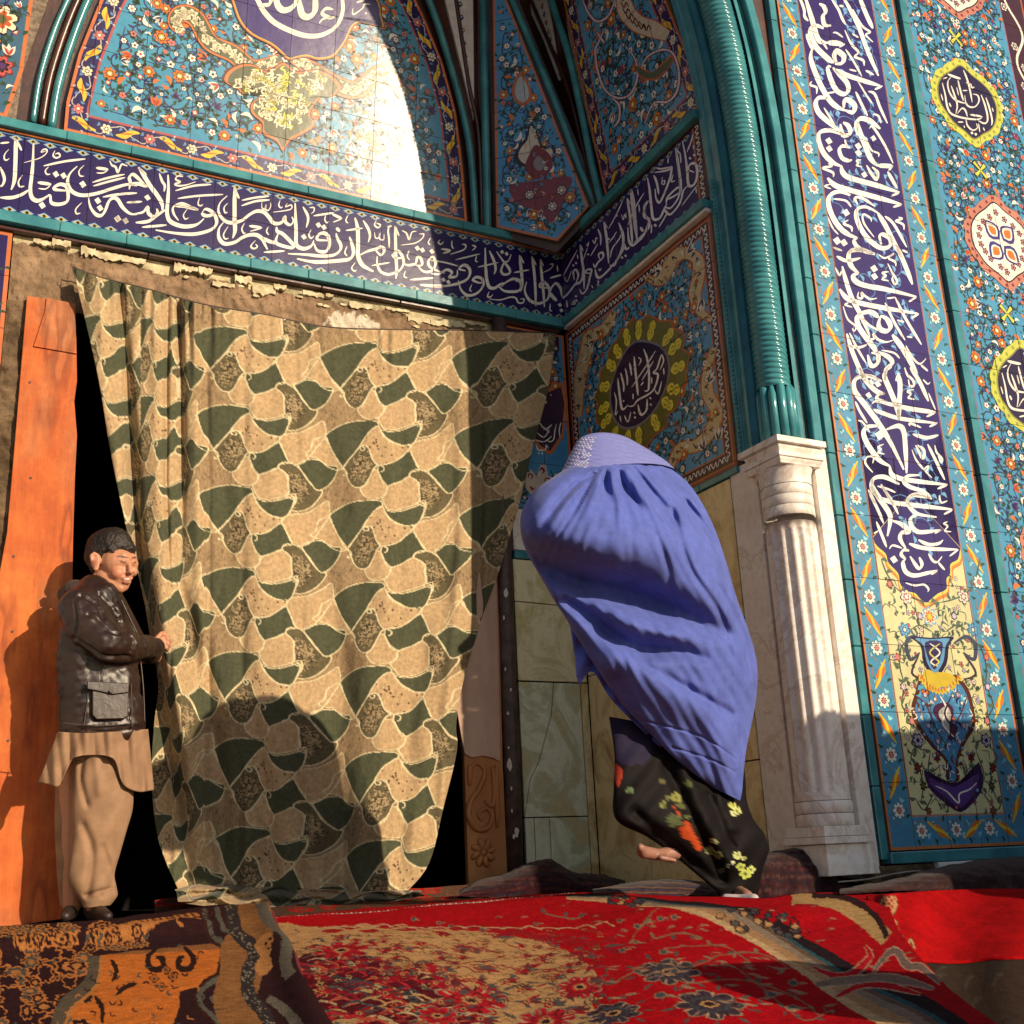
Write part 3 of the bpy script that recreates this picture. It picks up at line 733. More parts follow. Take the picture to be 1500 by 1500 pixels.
TF = """26|10,1130 50,1175 110,1130 190,1030 240,1010 270,960 270,880;20|180,980 170,890 200,870 225,930 200,1010;14|60,930 130,800 215,650;8|70,940 100,1000 150,880;24|245,590 265,750 285,900 290,1080;12|245,590 280,660;
20|240,1080 270,1130 320,1080 350,960 370,870 320,870 310,900 370,910;8|280,760 330,620;14|360,720 440,580;22|390,800 410,840 440,790 500,730 490,680 450,700 460,750;16|440,420 470,500 470,600;12|380,540 405,580 420,520 440,530;10|320,580 330,610 340,560;
26|410,860 430,940 470,950 560,870 620,790;24|570,820 620,820 650,760 720,640 720,560;24|505,340 530,480 550,650 560,800;12|505,340 545,410;16|580,740 600,640 680,520 690,480;14|555,420 640,270 710,120;12|560,580 650,450;
26|670,350 710,460 720,560 700,650 650,760;22|720,560 750,640 790,620;24|760,90 790,250 810,450 820,580;12|760,80 800,150;24|815,0 840,150 860,400 870,550;26|770,400 780,540 820,600 880,560 940,500 980,410 1010,300;26|910,400 940,450;
20|990,110 950,170 960,270 1000,300;12|770,380 850,190 950,20;10|700,260 720,320 735,260 750,300 750,240;d|335,700,13 560,530,15 650,275,13 705,735,16 745,715,16 170,820,14 200,795,14 200,1160,14 205,1205,14;
14|95,1200 105,1280;10|150,1260 180,1210 190,1240 160,1250;10|215,700 220,750;10|450,850 460,880 480,850;10|370,1040 385,1070;10|430,990 450,1000 430,1040;10|890,180 900,240"""
TG = """26|770,355 800,500 820,650 830,800 850,850 900,830 930,750 930,650 900,600 850,620 840,670 900,700;12|885,280 870,350 820,480;d|855,545,17 900,510,17 470,1280,19 45,1170,15;16|760,1070 850,950 935,840;28|695,430 730,650 750,850 740,950;14|690,430 745,500;
22|840,840 780,900 740,1040 640,1160 580,1120 570,1080;24|590,1040 610,970 700,880 740,860;20|600,1000 680,960 740,920;20|580,1080 640,1090 720,990 740,900;24|465,700 540,690 620,670 650,640 640,740 600,860 540,1000 510,1030 480,980 470,880;16|480,650 540,660 640,640;
22|455,730 490,820 510,940;12|550,750 545,820 570,830 575,790 550,800;26|385,760 410,900 430,1100 450,1210 520,1200 570,1100 600,1040;18|510,1300 560,1220 610,1130;24|400,1010 360,1080 350,1180 400,1220 400,1300 340,1380 240,1470;
14|745,480 755,600;12|615,540 610,600;10|275,880 285,950;12|290,1050 300,1130;12|430,1270 425,1370;12|890,400 895,450;12|920,870 925,930;14|670,720 650,800 690,790;24|200,910 230,1150 260,1400"""
sb.text(TF, (820, 280), 7.5, (.84,.80,.88), 4, 1.15); sb.text(TG, (900, 160), 7.5, (.84,.80,.88), 4, 1.15)
sb.build(sw, [SY0]+[D-.2755*k for k in range(4, -1, -1)], [ZB0, 3.08, ZB1], seed=5)
strip('edge_tile', sw, SY0, D-.04, XC-.022, XC+.02, ZB1+.001, ZB1+.010, M['brown'], .31, 1)
strip('moulding', sw, SY0, D-.04, XC-.045, XC+.02, ZB1+.013, ZL-.016, M['turq'], .275, 1, .0035)
strip('dark_tile', sw, SY0, D-.03, XC-.02, XC+.02, ZL-.015, ZL-.001, M['brown'], .4, 1)
strip('moulding', sw, SY0, D-.06, XC-.050, XC+.02, ZB0-.052, ZB0-.012, M['turq'], .275, 1, .0035)
strip('edge_tile', sw, SY0, D-.04, XC-.035, XC+.02, ZB0-.072, ZB0-.054, M['white_strip'], .31, 1)
# medallion panel
SZ0, SZ1 = 1.635, ZB0-.076
mp_ = Panel('medallion_panel', (XC, 0, 0), (0, 1, 0), (0, 0, 1), (-1, 0, 0), [(SY0, SZ0), (D-.012, SZ0), (D-.012, SZ1), (SY0, SZ1)], (.20,.05,.025))
bd = [(SY0, SZ0), (D-.012, SZ0), (D-.012, SZ1), (SY0, SZ1)]
mp_.poly(inset(bd, .016), (.50,.15,.05), .5); mp_.poly(inset(bd, .026), PLUM, 1); mp_.poly(inset(bd, .072), (.50,.15,.05), 1.5); mp_.poly(inset(bd, .080), (.085,.32,.56), 2)
r1 = inset(bd, .049)
mp_.run(r1+[r1[0]], .046, 'scroll', 1.0, 3)
i0 = (1.6, 460)
def cream(pts, w=62):
    mp_.pxribbon(pts, w+16, (.50,.13,.04), 3, 5, .5, off=(800, 350), sc=3.75)
    mp_.pxribbon(pts, w, (.60,.47,.25), 4, 5, .4, off=(800, 350), sc=3.75)
    C = catmull(pts, 3)
    for k in range(1, len(C)-1, 2):
        x, y = C[k]; q = rnd.uniform(0, 6)
        mp_.pxribbon([(x+16*math.cos(q), y+16*math.sin(q)), (x+14*math.cos(q+1.5), y+14*math.sin(q+1.5)), (x, y), (x-14*math.cos(q+1.3), y-14*math.sin(q+1.3))], 8, rnd.choice((BROWN, OLIVE, PLUM, WHITE)), 5, 3, off=(800, 350), sc=3.75)
cream([(190, 980), (195, 780), (230, 620), (250, 540), (330, 500), (385, 400)])
cream([(560, 215), (640, 235), (700, 130), (760, 80), (840, 110), (850, 200), (830, 300), (850, 390), (920, 450)])
cream([(935, 600), (900, 720), (900, 850), (950, 960), (900, 1080), (830, 1140), (760, 1150), (710, 1220), (690, 1290)])
for x, y in ((790, 80), (640, 180), (870, 330), (900, 790), (880, 1160), (270, 560), (960, 1110)):
    u, v = mp_.uv(800+x/3.75, 350+y/3.75); mp_.tulip(u, v, .030, rnd.uniform(0, 6), WHITE, PLUM, 6)
med_c = mp_.uv(939, 574)
ell = [mp_.uv(800+x/3.75, 350+y/3.75) for x, y in ((520, 570), (600, 580), (660, 620), (685, 700), (675, 790), (640, 880), (590, 960), (520, 1020), (450, 1035), (400, 1000), (375, 930), (370, 840), (390, 750), (430, 660), (470, 600))]
ell = [tuple(p) for p in catmull(ell, 3, True)]
def scale_poly(P, f, c): return [(c[0]+(p[0]-c[0])*f, c[1]+(p[1]-c[1])*f) for p in P]
ctr = (sum(p[0] for p in ell)/len(ell), sum(p[1] for p in ell)/len(ell))
mp_.field(.062, lambda u, v: SY0+.1 < u < D-.11 and SZ0+.1 < v < SZ1-.1, 21)
star_r = [1.44+.20*abs(math.sin(i*17*math.pi/len(ell))) for i in range(len(ell))]
mp_.star([(ctr[0]+(p[0]-ctr[0])*(star_r[i]+.05), ctr[1]+(p[1]-ctr[1])*(star_r[i]+.05)) for i, p in enumerate(ell)], (.48,.12,.03), 10)
mp_.star([(ctr[0]+(p[0]-ctr[0])*star_r[i], ctr[1]+(p[1]-ctr[1])*star_r[i]) for i, p in enumerate(ell)], (.16,.15,.03), 10.6)
N_ = len(ell)
for k in range(17):
    i = int(k*N_/17); p = ell[i]; q = (p[0]-ctr[0], p[1]-ctr[1]); L = math.hypot(*q); a = math.atan2(q[1], q[0])
    for f, r in ((1.20, .034), (1.38, .030)):
        c = (ctr[0]+q[0]*f, ctr[1]+q[1]*f)
        for da in (-.75, .75): mp_.ribbon([(c[0]-r*math.cos(a)*.9, c[1]-r*math.sin(a)*.9), (c[0]+r*.7*math.cos(a+da*1.7), c[1]+r*.7*math.sin(a+da*1.7)), (c[0]+r*math.cos(a), c[1]+r*math.sin(a))], .013, (.78,.68,.07), 11.5, 3)
        mp_.leaf(c[0]-r*.7*math.cos(a), c[1]-r*.7*math.sin(a), r*1.7, .009, a, (.78,.66,.06), 12)
mp_.star(scale_poly(ell, 1.06, ctr), (.22,.20,.24), 13); mp_.star(ell, (.030,.012,.055), 13.6)
TN = """22|215,710 235,880 265,1050 330,1000;18|245,650 280,780 280,860;16|295,600 320,700 320,790;18|345,540 370,680;22|395,470 410,620 430,800 440,900;22|500,390 540,500 560,650 555,830 510,850;16|630,410 540,560 370,810;16|610,520 480,740;
20|710,450 690,470 650,600 610,650 660,680 600,850 440,950 390,1010 330,1020;14|680,620 720,520 700,450;22|540,940 530,1060 470,1110 440,1000;14|175,860 200,960 190,1110 215,1070;14|290,1120 330,1190 360,1080;12|240,1120 250,1190;12|620,830 660,880 700,740;
12|440,480 470,510 450,570;12|500,750 470,790;12|590,700 590,770;12|385,880 385,940;12|720,600 725,670;d|400,1090,14 405,1140,14 575,930,14 580,1000,15 280,960,11"""
mp_.text(TN, (880, 460), 7.5, (.88,.84,.84), 15, 1.15)
mp_.build(sw, [SY0]+[D-.012-.2155*k for k in range(6, -1, -1)][1:], [SZ0]+[SZ1-.228*k for k in range(5, -1, -1)], seed=7)
strip('edge_tile', sw, SY0-.005, D-.02, XC-.018, XC+.02, SZ0-.030, SZ0-.002, M['turq'], .26, 1)
def sideslab(ypoly, mat): prism('onyx_slab', [(XC+.012, y, z) for y, z in ypoly], (-1, 0, 0), .02, M[mat], sw, .002)
for y0, y1, z0, z1, mt in ((4.36, D-.02, 0, .98, 'onyx_ochre'), (3.92, 4.355, 0, .62, 'onyx_ochre'), (3.92, 4.355, .625, 1.60, 'onyx_yellow'), (3.57, 3.915, 0, .47, 'onyx_ochre'), (3.57, 3.915, .475, 1.02, 'onyx_ochre'), (3.57, 3.915, 1.025, 1.60, 'onyx_ochre'), (4.36, D-.02, .985, 1.60, 'onyx_yellow')):
    sideslab([(y0, z0), (y1, z0), (y1, z1), (y0, z1)], mt)
# ------------------------------------------------------------------ VAULT of leaning tile fields
vt = empty('niche_vault', (1.35, D, ZL))
tag(vt, 'ribbed tile vault with leaning flower panels over the inscription band', 'vault')
nB = (0, -cT, -sT); evB = (0, -sT, cT)
nS = (-cT, 0, -sT); evS = (-sT, 0, cT)
def lean_back(px, py, off=0.0): return hitp(px, py, np.array([0, D, ZL])+np.array(nB)*off, nB)
def lean_side(px, py, off=0.0): return hitp(px, py, np.array([XC, 0, ZL])+np.array(nS)*off, nS)
A_ = lean_back(728, 336); B_ = lean_side(864, 304)
ux = B_-A_; ux[2] = 0; ux /= np.linalg.norm(ux)
nh = np.array([-ux[1], ux[0], 0.0]); nh = nh if nh@np.array([-1, -1, 0]) > 0 else -nh
TC2 = math.radians(11)
nC = nh*math.cos(TC2)+np.array([0, 0, -math.sin(TC2)]); evC = nh*math.sin(TC2)+np.array([0, 0, math.cos(TC2)])
A_ = A_+nh*.02
def lean_corner(px, py, off=0.0): return hitp(px, py, A_+nC*off, nC)
# shell behind the panels
def slab(name, pts, n, t, mat, parent): return prism(name, pts, n, t, mat, parent)
p0 = np.array([0, D, ZL])
slab('vault_shell', [p0+np.array([a, 0, 0])+np.array(evB)*b-np.array(nB)*.06 for a, b in ((-.9, -.0), (3.3, -.0), (3.3, 2.6), (-.9, 2.6))], nB, .035, M['brown'], vt)
p0 = np.array([XC, 0, ZL])
slab('vault_shell', [p0+np.array([0, a, 0])+np.array(evS)*b-np.array(nS)*.06 for a, b in ((3.50, -.0), (D+.1, -.0), (D+.1, 2.6), (3.50, 2.6))], nS, .035, M['brown'], vt)
p0 = np.array([XL, 0, ZL]); nL = (cT, 0, -sT); evL = (sT, 0, cT)
slab('vault_shell', [p0+np.array([0, a, 0])+np.array(evL)*b-np.array(nL)*.06 for a, b in ((3.55, -.0), (D+.1, -.0), (D+.1, 2.6), (3.55, 2.6))], nL, .035, M['brown'], vt)
box('vault_crown', -1, 3.6, 3.6, 5.4, 5.65, 5.75, M['brown'], vt)
slab('vault_shell', [lean_corner(x, y, -.05) for x, y in ((703, 340), (817, 372), (881, 306), (856, 235), (828, 167), (792, 80), (760, 0), (745, -40), (701, -140), (702, 120))], nC, .03, M['brown'], vt)

# main lunette
LB = [(93, 193), (97, 150), (115, 80), (147, 0), (180, -60), (240, -120), (370, -170), (470, -150), (560, -70), (607, 0), (617, 20), (647, 93), (667, 167), (677, 253), (683, 332)]
lun = Panel('lunette_panel', (0, D, ZL), (1, 0, 0), evB, nB, [], ORG)
uvb = [lun.uv(*p) for p in LB]
uvb[0] = (uvb[0][0], .004); uvb[-1] = (uvb[-1][0], .004)
lun = Panel('lunette_panel', (0, D, ZL), (1, 0, 0), evB, nB, uvb, (.60,.17,.05))
i1, i2, i3 = inset(uvb, .014), inset(uvb, .088), inset(uvb, .099)
lun.poly(i1, NAVY, .5); lun.poly(i2, (.42,.09,.08), 1); lun.poly(i3, BLUE, 1.5)
mid = inset(uvb, .051); mid = mid[1:]+mid[:1] if True else mid
lun.run(mid+[mid[0]], .095, 'lunette', 1.05, 2)
lun.field(.062, lambda u, v: all(a*u+b*v-c > .125 for a, b, c in lun.hp), 31, mscale=1.12)
def olive(pts, w):
    lun.pxribbon(pts, w+22, BROWN, 9, 5, .5, off=(0, 0), sc=3); lun.pxribbon(pts, w+15, (.62,.18,.04), 9.5, 5, .5, off=(0, 0), sc=3); lun.pxribbon(pts, w, (.10,.11,.05), 10, 5, .45, off=(0, 0), sc=3)
    C = catmull(pts, 4)
    for k in range(2, 2*len(C)-3):
        x, y = (C[k//2]+C[(k+1)//2])/2; q = rnd.uniform(0, 6); r = w*.30; x += rnd.uniform(-.12, .12)*w; y += rnd.uniform(-.12, .12)*w
        lun.pxribbon([(x+r*math.cos(q), y+r*math.sin(q)), (x+r*math.cos(q+1.3), y+r*math.sin(q+1.3)), (x, y), (x+r*math.cos(q+3.4), y+r*math.sin(q+3.4)), (x+r*math.cos(q+4.4), y+r*math.sin(q+4.4))], 9, CREAM, 11, 3, off=(0, 0), sc=3)
olive([(790, 140), (765, 100), (800, 65), (860, 90), (920, 190), (1020, 240), (1110, 300), (1230, 260)], 62)
olive([(1770, 430), (1700, 330), (1640, 340), (1560, 400), (1460, 370), (1350, 300), (1270, 250)], 62)
pend = [(1240, 655), (1215, 615), (1160, 585), (1155, 540), (1112, 500), (1110, 460), (1142, 430), (1120, 400), (1075, 420), (1050, 395), (1000, 370), (1010, 330), (1060, 300), (1120, 300), (1180, 330), (1240, 290), (1300, 330), (1370, 320), (1440, 345), (1480, 390), (1440, 430), (1400, 430), (1365, 470), (1350, 510), (1370, 550), (1310, 590), (1265, 615)]
pc = (1238, 440)
for f, c_, l_ in ((1.10, BROWN, 11.5), (1.06, (.62,.18,.04), 12), (1.0, (.10,.11,.05), 12.5)):
    lun.pxpoly([((pc[0]+(x-pc[0])*f)/3, (pc[1]+(y-pc[1])*f)/3) for x, y in catmull(pend, 3, True)], c_, l_)
for k in range(230):
    x = rnd.uniform(1020, 1460); y = rnd.uniform(310, 630); q = rnd.uniform(0, 6); r = 20
    if (((x-1238)/215)**2+((y-368)/55)**2 < .9) or (abs(x-1238)/125+abs(y-470)/150 < .95):
        lun.pxribbon([(x+r*math.cos(q), y+r*math.sin(q)), (x+r*math.cos(q+1.3), y+r*math.sin(q+1.3)), (x, y), (x+r*math.cos(q+3.4), y+r*math.sin(q+3.4)), (x+r*math.cos(q+4.4), y+r*math.sin(q+4.4))], 8, rnd.choice((CREAM, CREAM, YELG)), 13.3, 3, sc=3)
# cartouche with the white name
co = [(0, -60), (30, 80), (90, 230), (200, 350), (380, 440), (470, 510), (560, 590), (640, 575), (740, 560), (850, 590), (990, 565), (1060, 490), (1120, 400), (1180, 270), (1280, 215), (1400, 225), (1490, 280), (1460, 160), (1450, 60), (1400, -60), (1380, -400), (1000, -700), (600, -780), (200, -650), (0, -350)]
cp = catmull(co, 3, True)
for f, c_, l_ in ((30, BROWN, 15), (20, (.60,.19,.03), 15.6), (8, YEL, 16.2), (0, (.040,.020,.16), 16.8)):
    cx, cy = 740, -60
    lun.pxpoly([(340+(x+f*(x-cx)/math.hypot(x-cx, y-cy))/6.818, (y+f*(y-cy)/math.hypot(x-cx, y-cy))/6.818) for x, y in cp], c_, l_)
lun.text("""48|180,-200 190,-80 250,20 310,130 420,245 600,335 750,375 900,360 1035,270 1095,120 1080,-60 1060,-200;60|440,-300 430,-100 440,50 500,118 590,90 640,0 650,-200;64|650,-60 665,60 690,160 750,185 815,130 822,0 820,-200;42|290,60 360,60 385,-20 370,-160;
36|1000,110 930,100 890,150 960,190 1015,185;22|860,250 900,205 1010,180;18|1370,60 1310,60 1290,100 1200,160 1195,100;18|1230,40 1310,20;d|1325,150,12""", (340, 0), 6.818, (.80,.77,.66), 18.5)
us_ = [lun.uv(x, y)[0] for x, y in ((127, 200), (202, 219), (273, 237), (345, 256), (413, 275), (477, 292), (540, 306), (602, 318))]
st_ = (us_[-1]-us_[0])/7
lun.build(vt, [us_[0]+st_*k for k in range(-3, 12)], frange(0, 2.6, .215), seed=11, tilt=.0011)

# small lunette on the left
LL = [(-80, 142), (24, 168), (33, 107), (71, 0), (92, -60), (-80, -60)]
q_ = Panel('x', (0, D, ZL), (1, 0, 0), evB, nB, [], ORG); ub = [q_.uv(*p) for p in LL]; ub[0] = (ub[0][0], .004); ub[1] = (ub[1][0], .004)
l2 = Panel('lunette_panel', (0, D, ZL), (1, 0, 0), evB, nB, ub, (.58,.17,.05))
l2.poly(inset(ub, .016), (.045,.13,.22), .6)
l2.field(.075, lambda u, v: all(a*u+b*v-c > .04 for a, b, c in l2.hp), 41, mscale=1.25)
for x, y, r, cs in ((2, 30, .075, [(1, BLK), (.9, CREAM), (.6, (.50,.10,.02)), (.3, OLIVE)]), (2, 98, .055, [(1, DRED), (.85, (.55,.10,.08)), (.6, BLK), (.35, PURP)])):
    u, v = l2.uv(x, y); l2.rose(u, v, r, cs, 7, .4, 8)
l2.build(vt, frange(min(p[0] for p in ub), max(p[0] for p in ub)+.2, .25), frange(0, 1.4, .25), seed=12)

# lunette on the side wall
LS = [(891, 291), (1037, 145), (1006, 69), (979, 0), (955, -60), (930, -120), (800, -130), (815, -60), (827, 0), (833, 53), (851, 133), (870, 213)]
q_ = Panel('x', (XC, 0, ZL), (0, 1, 0), evS, nS, [], ORG); ub = [q_.uv(*p) for p in LS]; ub[0] = (ub[0][0], .004); ub[1] = (ub[1][0], .004)
ls = Panel('lunette_panel', (XC, 0, ZL), (0, 1, 0), evS, nS, ub, (.50,.15,.05))
ls.poly(inset(ub, .014), (.035,.018,.09), .5); ls.poly(inset(ub, .085), (.38,.09,.08), 1); ls.poly(inset(ub, .095), (.08,.31,.54), 1.5)
md_ = inset(ub, .049); ls.run(md_+[md_[0]], .095, 'lunette', 1.0, 2)
ls.field(.066, lambda u, v: all(a*u+b*v-c > .12 for a, b, c in ls.hp), 51, mscale=1.15)
for pts in ([(400, 0), (430, 70), (480, 120), (540, 90), (580, 0)], [(480, 180), (520, 240)], [(640, 260), (690, 330), (700, 430), (660, 520), (590, 540), (520, 490), (480, 380), (470, 280), (490, 230), (520, 160)], [(720, 370), (760, 310), (840, 275), (900, 300), (930, 400), (920, 500), (870, 560), (790, 570), (740, 680)], [(560, 540), (600, 580), (600, 660), (570, 700)]):
    ls.pxribbon(pts, 20, PLUM, 9, 5, .4, off=(750, 0), sc=3.75); ls.pxribbon(pts, 12, (.66,.52,.60), 9.6, 5, .4, off=(750, 0), sc=3.75)
for pts, w in (([(620, -40), (640, 60), (700, 130), (780, 160), (870, 200)], 90), ):
    ls.pxribbon(pts, w+14, (.50,.13,.04), 9, 5, .6, off=(750, 0), sc=3.75); ls.pxribbon(pts, w, (.60,.52,.40), 10, 5, .6, off=(750, 0), sc=3.75)
    for k in range(9):
        x, y = catmull(pts, 3)[k]; ls.pxribbon([(x-20, y-15), (x, y+20), (x+10, y-10), (x+25, y+15)], 8, rnd.choice((DRED, OLIVE, BROWN)), 11, 3, off=(750, 0), sc=3.75)
ls.pxribbon([(680, 350), (720, 400), (790, 420), (850, 370), (900, 300)], 50, (.50,.13,.04), 9, 5, .3, off=(750, 0), sc=3.75)
ls.pxribbon([(690, 365), (730, 405), (790, 415), (850, 370), (890, 320)], 34, (.10,.13,.07), 10, 5, .3, off=(750, 0), sc=3.75)
ls.build(vt, [D-.2755*k for k in range(7, -2, -1)], frange(0, 2.2, .235), seed=13)

# facet across the corner
LC = [(728, 334), (817, 354), (863, 303), (731, -30), (722, -30)]
q_ = Panel('x', A_, ux, evC, nC, [], ORG); ub = [q_.uv(*p) for p in LC]
lc = Panel('corner_panel', A_, ux, evC, nC, ub, (.52,.15,.05))
lc.poly(inset(ub, .013), (.07,.28,.56), .6)
lc.field(.058, lambda u, v: all(a*u+b*v-c > .035 for a, b, c in lc.hp), 61, mscale=1.05)
def lcs(pts, c_, l_): lc.pxpoly([(400+x/3, y/3) for x, y in catmull(pts, 3, True)], c_, l_)
lcs([(1090, 320), (1130, 380), (1140, 440), (1100, 470), (1060, 440), (1055, 380)], (.50,.14,.04), 8); lcs([(1090, 340), (1120, 385), (1125, 430), (1100, 455), (1070, 430), (1068, 385)], (.45,.50,.55), 9)
lcs([(1135, 540), (1170, 600), (1190, 650), (1235, 640), (1240, 700), (1200, 740), (1100, 745), (1065, 690), (1085, 640), (1110, 610)], BLK, 8)
lcs([(1135, 555), (1160, 600), (1185, 665), (1225, 655), (1228, 700), (1190, 725), (1110, 725), (1080, 690), (1095, 650), (1120, 620)], (.62,.55,.48), 8.8)
lcs([(1160, 640), (1230, 700), (1210, 770), (1150, 790), (1110, 740), (1130, 680)], DRED, 9.6); lcs([(1170, 690), (1200, 730), (1170, 755), (1145, 725)], (.25,.22,.25), 10.4)
lcs([(1040, 820), (1150, 800), (1310, 780), (1290, 860), (1230, 980), (1170, 930), (1080, 900)], (.20,.03,.05), 8)
for x, y in ((1130, 860), (1270, 840), (1230, 910)):
    u, v = lc.uv(400+x/3, y/3); lc.rose(u, v, .03, [(1, BLK), (.8, (.60,.50,.48)), (.5, PURP), (.3, CREAM)], 7, 0, 9)
for k in range(60):
    x = rnd.uniform(1040, 1310); y = rnd.uniform(560, 960); q = rnd.uniform(0, 6)
    if abs(x-1165)/150+abs(y-760)/230 > .95: continue
    u, v = lc.uv(400+x/3, y/3)
    if k % 3: lc.ribbon([(u, v), (u+.018*math.cos(q), v+.018*math.sin(q)), (u+.026*math.cos(q+1), v+.026*math.sin(q+1))], .004, rnd.choice((ORG, (.6,.5,.5), BLK, LBLUE)), 11.5, 3)
    else: lc.rose(u, v, rnd.uniform(.009, .016), [(1, BLK), (.75, rnd.choice((WHITE, ORG, LBLUE))), (.3, DRED)], 6, q, 11)
lc.build(vt, frange(min(p[0] for p in ub), 1.2, .22), frange(min(p[1] for p in ub), 2, .25), seed=14)

# ribs, each a bundle of glazed bars following the groins
def rib(pts, wpx, fn, mat, name='rib', off=.0, parent=vt):
    C = catmull(pts, 5); P = [fn(x, y, off) for x, y in C]
    r = wpx*4.9/FPX/2*1.05
    v, f = tube(P, r, 8); mesh(name, v, f, M[mat], parent, smooth=True)
rib([(600, -60), (633, 13), (657, 87), (677, 160), (690, 233), (697, 337)], 13, lean_back, 'turq', off=.01)
rib([(705, -60), (708, 0), (710, 133), (712, 233), (714, 341)], 15, lean_back, 'turq', off=.015)
rib([(725, -60), (750, 0), (783, 77), (820, 167), (847, 240), (874, 303)], 12, lean_corner, 'turq', off=.0)
rib([(790, -60), (814, 20), (833, 80), (851, 160), (867, 240), (881, 298)], 13, lean_side, 'turq', off=.01)
rib([(125, -60), (99, 0), (80, 44), (59, 111), (48, 179)], 9, lean_back, 'turq', off=.0)
rib([(160, -60), (129, 0), (104, 64), (85, 127), (75, 188)], 13, lean_back, 'turq', off=.01)
rib([(145, -60), (114, 0), (92, 54), (72, 119), (61, 184)], 13, lean_back, 'brown', 'groove', off=-.012)
rib([(665, -20), (686, 120), (701, 200), (706, 337)], 8, lean_back, 'brown', 'groove', off=-.004)
rib([(770, -20), (828, 120), (852, 210), (874, 300)], 8, lean_side, 'brown', 'groove', off=-.004)
for pts, fn, n_, mat in (([(640, -70), (650, 0), (693, 177), (691, 0), (690, -70)], lean_back, nB, 'white_strip'), ([(768, -40), (772, 0), (800, 60), (822, 118), (812, 50), (803, 0), (795, -40)], lean_side, nS, 'white_strip')):
    wp = empty('white_wedge', tuple(fn(*pts[1], .0))); wp.parent = vt; wp.location = Vector(fn(*pts[1], .0))-vt.location
    prism('wedge_tile', [fn(x, y, -.02) for x, y in pts], n_, .016, M['white_strip'], wp)
    pw = Panel('x', fn(*pts[1], -.003), (1, 0, 0) if fn is lean_back else (0, 1, 0), evB if fn is lean_back else evS, n_, [(0, 0), (1, 0), (0, 1)], WHITE)
    xa = (pts[0][0]+pts[-1][0])/2; tip = (693, 177) if fn is lean_back else (822, 118)
    for k in range(13):
        t = k/13; x = xa+(tip[0]-xa)*t; y = pts[0][1]+(tip[1]-pts[0][1])*t
        u, v = pw.uv(x, y); r = .022*(1-.75*t)
        pw.rose(u, v, r, [(1, BLK), (.8, rnd.choice((ORG, DRED, (.05,.1,.3)))), (.3, CREAM)], 5, 0, 1)
        pw.leaf(u, v-.02, .03*(1-t)+.008, .006, 1.57, GRN, 1)
    V = []; F = []; Cc = []
    for lay, col, P, _ in pw.sh:
        b = len(V); P = P if area2(P) > 0 else P[::-1]
        if fn is lean_side: P = P[::-1]
        V += [pw.p0+pw.eu*p[0]+pw.ev*p[1]+pw.n*(lay*.0006) for p in P]; F.append(tuple(range(b, len(V)))); Cc.append(col)
    mesh('painted_garland', np.array(V), F, M['glaze'], wp, cols=Cc)['kind'] = 'stuff'

# ------------------------------------------------------------------ ARCH: jamb mouldings swept round the opening
am = empty('arch_moulding', (XC, YF, 1.66))
tag(am, 'turquoise twisted rope moulding framing the niche arch above the marble column', 'arch')
XM = (XC+XL)/2
half = [(XC, 1.66), (XC, 1.9), (XC, 2.2), (XC, 2.5), (XC-.001, 2.8), (XC-.010, 3.15), (XC-.045, 3.55), (XC-.125, 3.95), (XC-.27, 4.4), (XC-.50, 4.8), (XC-.85, 5.15), (XM+.25, 5.42)]
full = half+[(XM, 5.52)]+[(2*XM-x, z) for x, z in half[::-1]]
def path_pts(pts, n):
    C = catmull(pts, n); T = np.gradient(C, axis=0); T /= np.linalg.norm(T, axis=1)[:, None]
    N = np.stack([T[:, 1], -T[:, 0]], 1)      # outward (towards +x on the right leg)
    return C, N
def sweep(name, prof, mat, pts=half, n=10, parent=am, smooth=False, closed=False):
    C, N = path_pts(pts, n); V = []
    for c, q in zip(C, N):
        for a, b in prof: V.append((c[0]+q[0]*a, b, c[1]+q[1]*a))
    return mesh(name, V, gridfaces(len(prof), len(C), closed), M[mat], parent, smooth=smooth)
sweep('flat_strip', [(.10, 3.505), (-.004, 3.505), (-.004, 3.475), (.006, 3.470), (.006, 3.425)], 'turq')
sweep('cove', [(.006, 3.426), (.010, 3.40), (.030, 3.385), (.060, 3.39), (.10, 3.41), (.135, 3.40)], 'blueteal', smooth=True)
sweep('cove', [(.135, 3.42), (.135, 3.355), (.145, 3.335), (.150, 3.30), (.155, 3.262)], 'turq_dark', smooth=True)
f1, f2, f3, f4, f5 = fx(1157, 500)-XC, fx(1165, 500)-XC, fx(1172, 500)-XC, fx(1185, 500)-XC, fx(1190, 500)-XC
sweep('flat_strip', [(.150, 3.29), (f1+.006, 3.262), (f2-.004, 3.262), (f2-.002, 3.275)], 'turq')
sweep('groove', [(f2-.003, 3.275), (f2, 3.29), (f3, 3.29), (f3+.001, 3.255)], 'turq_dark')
sweep('flat_strip', [(f3, 3.28), (f3, 3.245), (f3+.004, 3.240), (f4-.004, 3.240), (f4, 3.245), (f4, 3.28)], 'turq')
# scalloped bead edge
C, N = path_pts(half, 14)
V = []; F = []
for k in range(0, 60):
    z = 1.68+k*.021
    v, f = tube([(XC-.012, 3.470, z), (XC-.012, 3.470, z+.0185)], .0065, 6); V.append((v, f))
V, F = joinvf(V); o = mesh('bead_strip', V, F, M['turq'], am, smooth=True); o['kind'] = 'stuff'
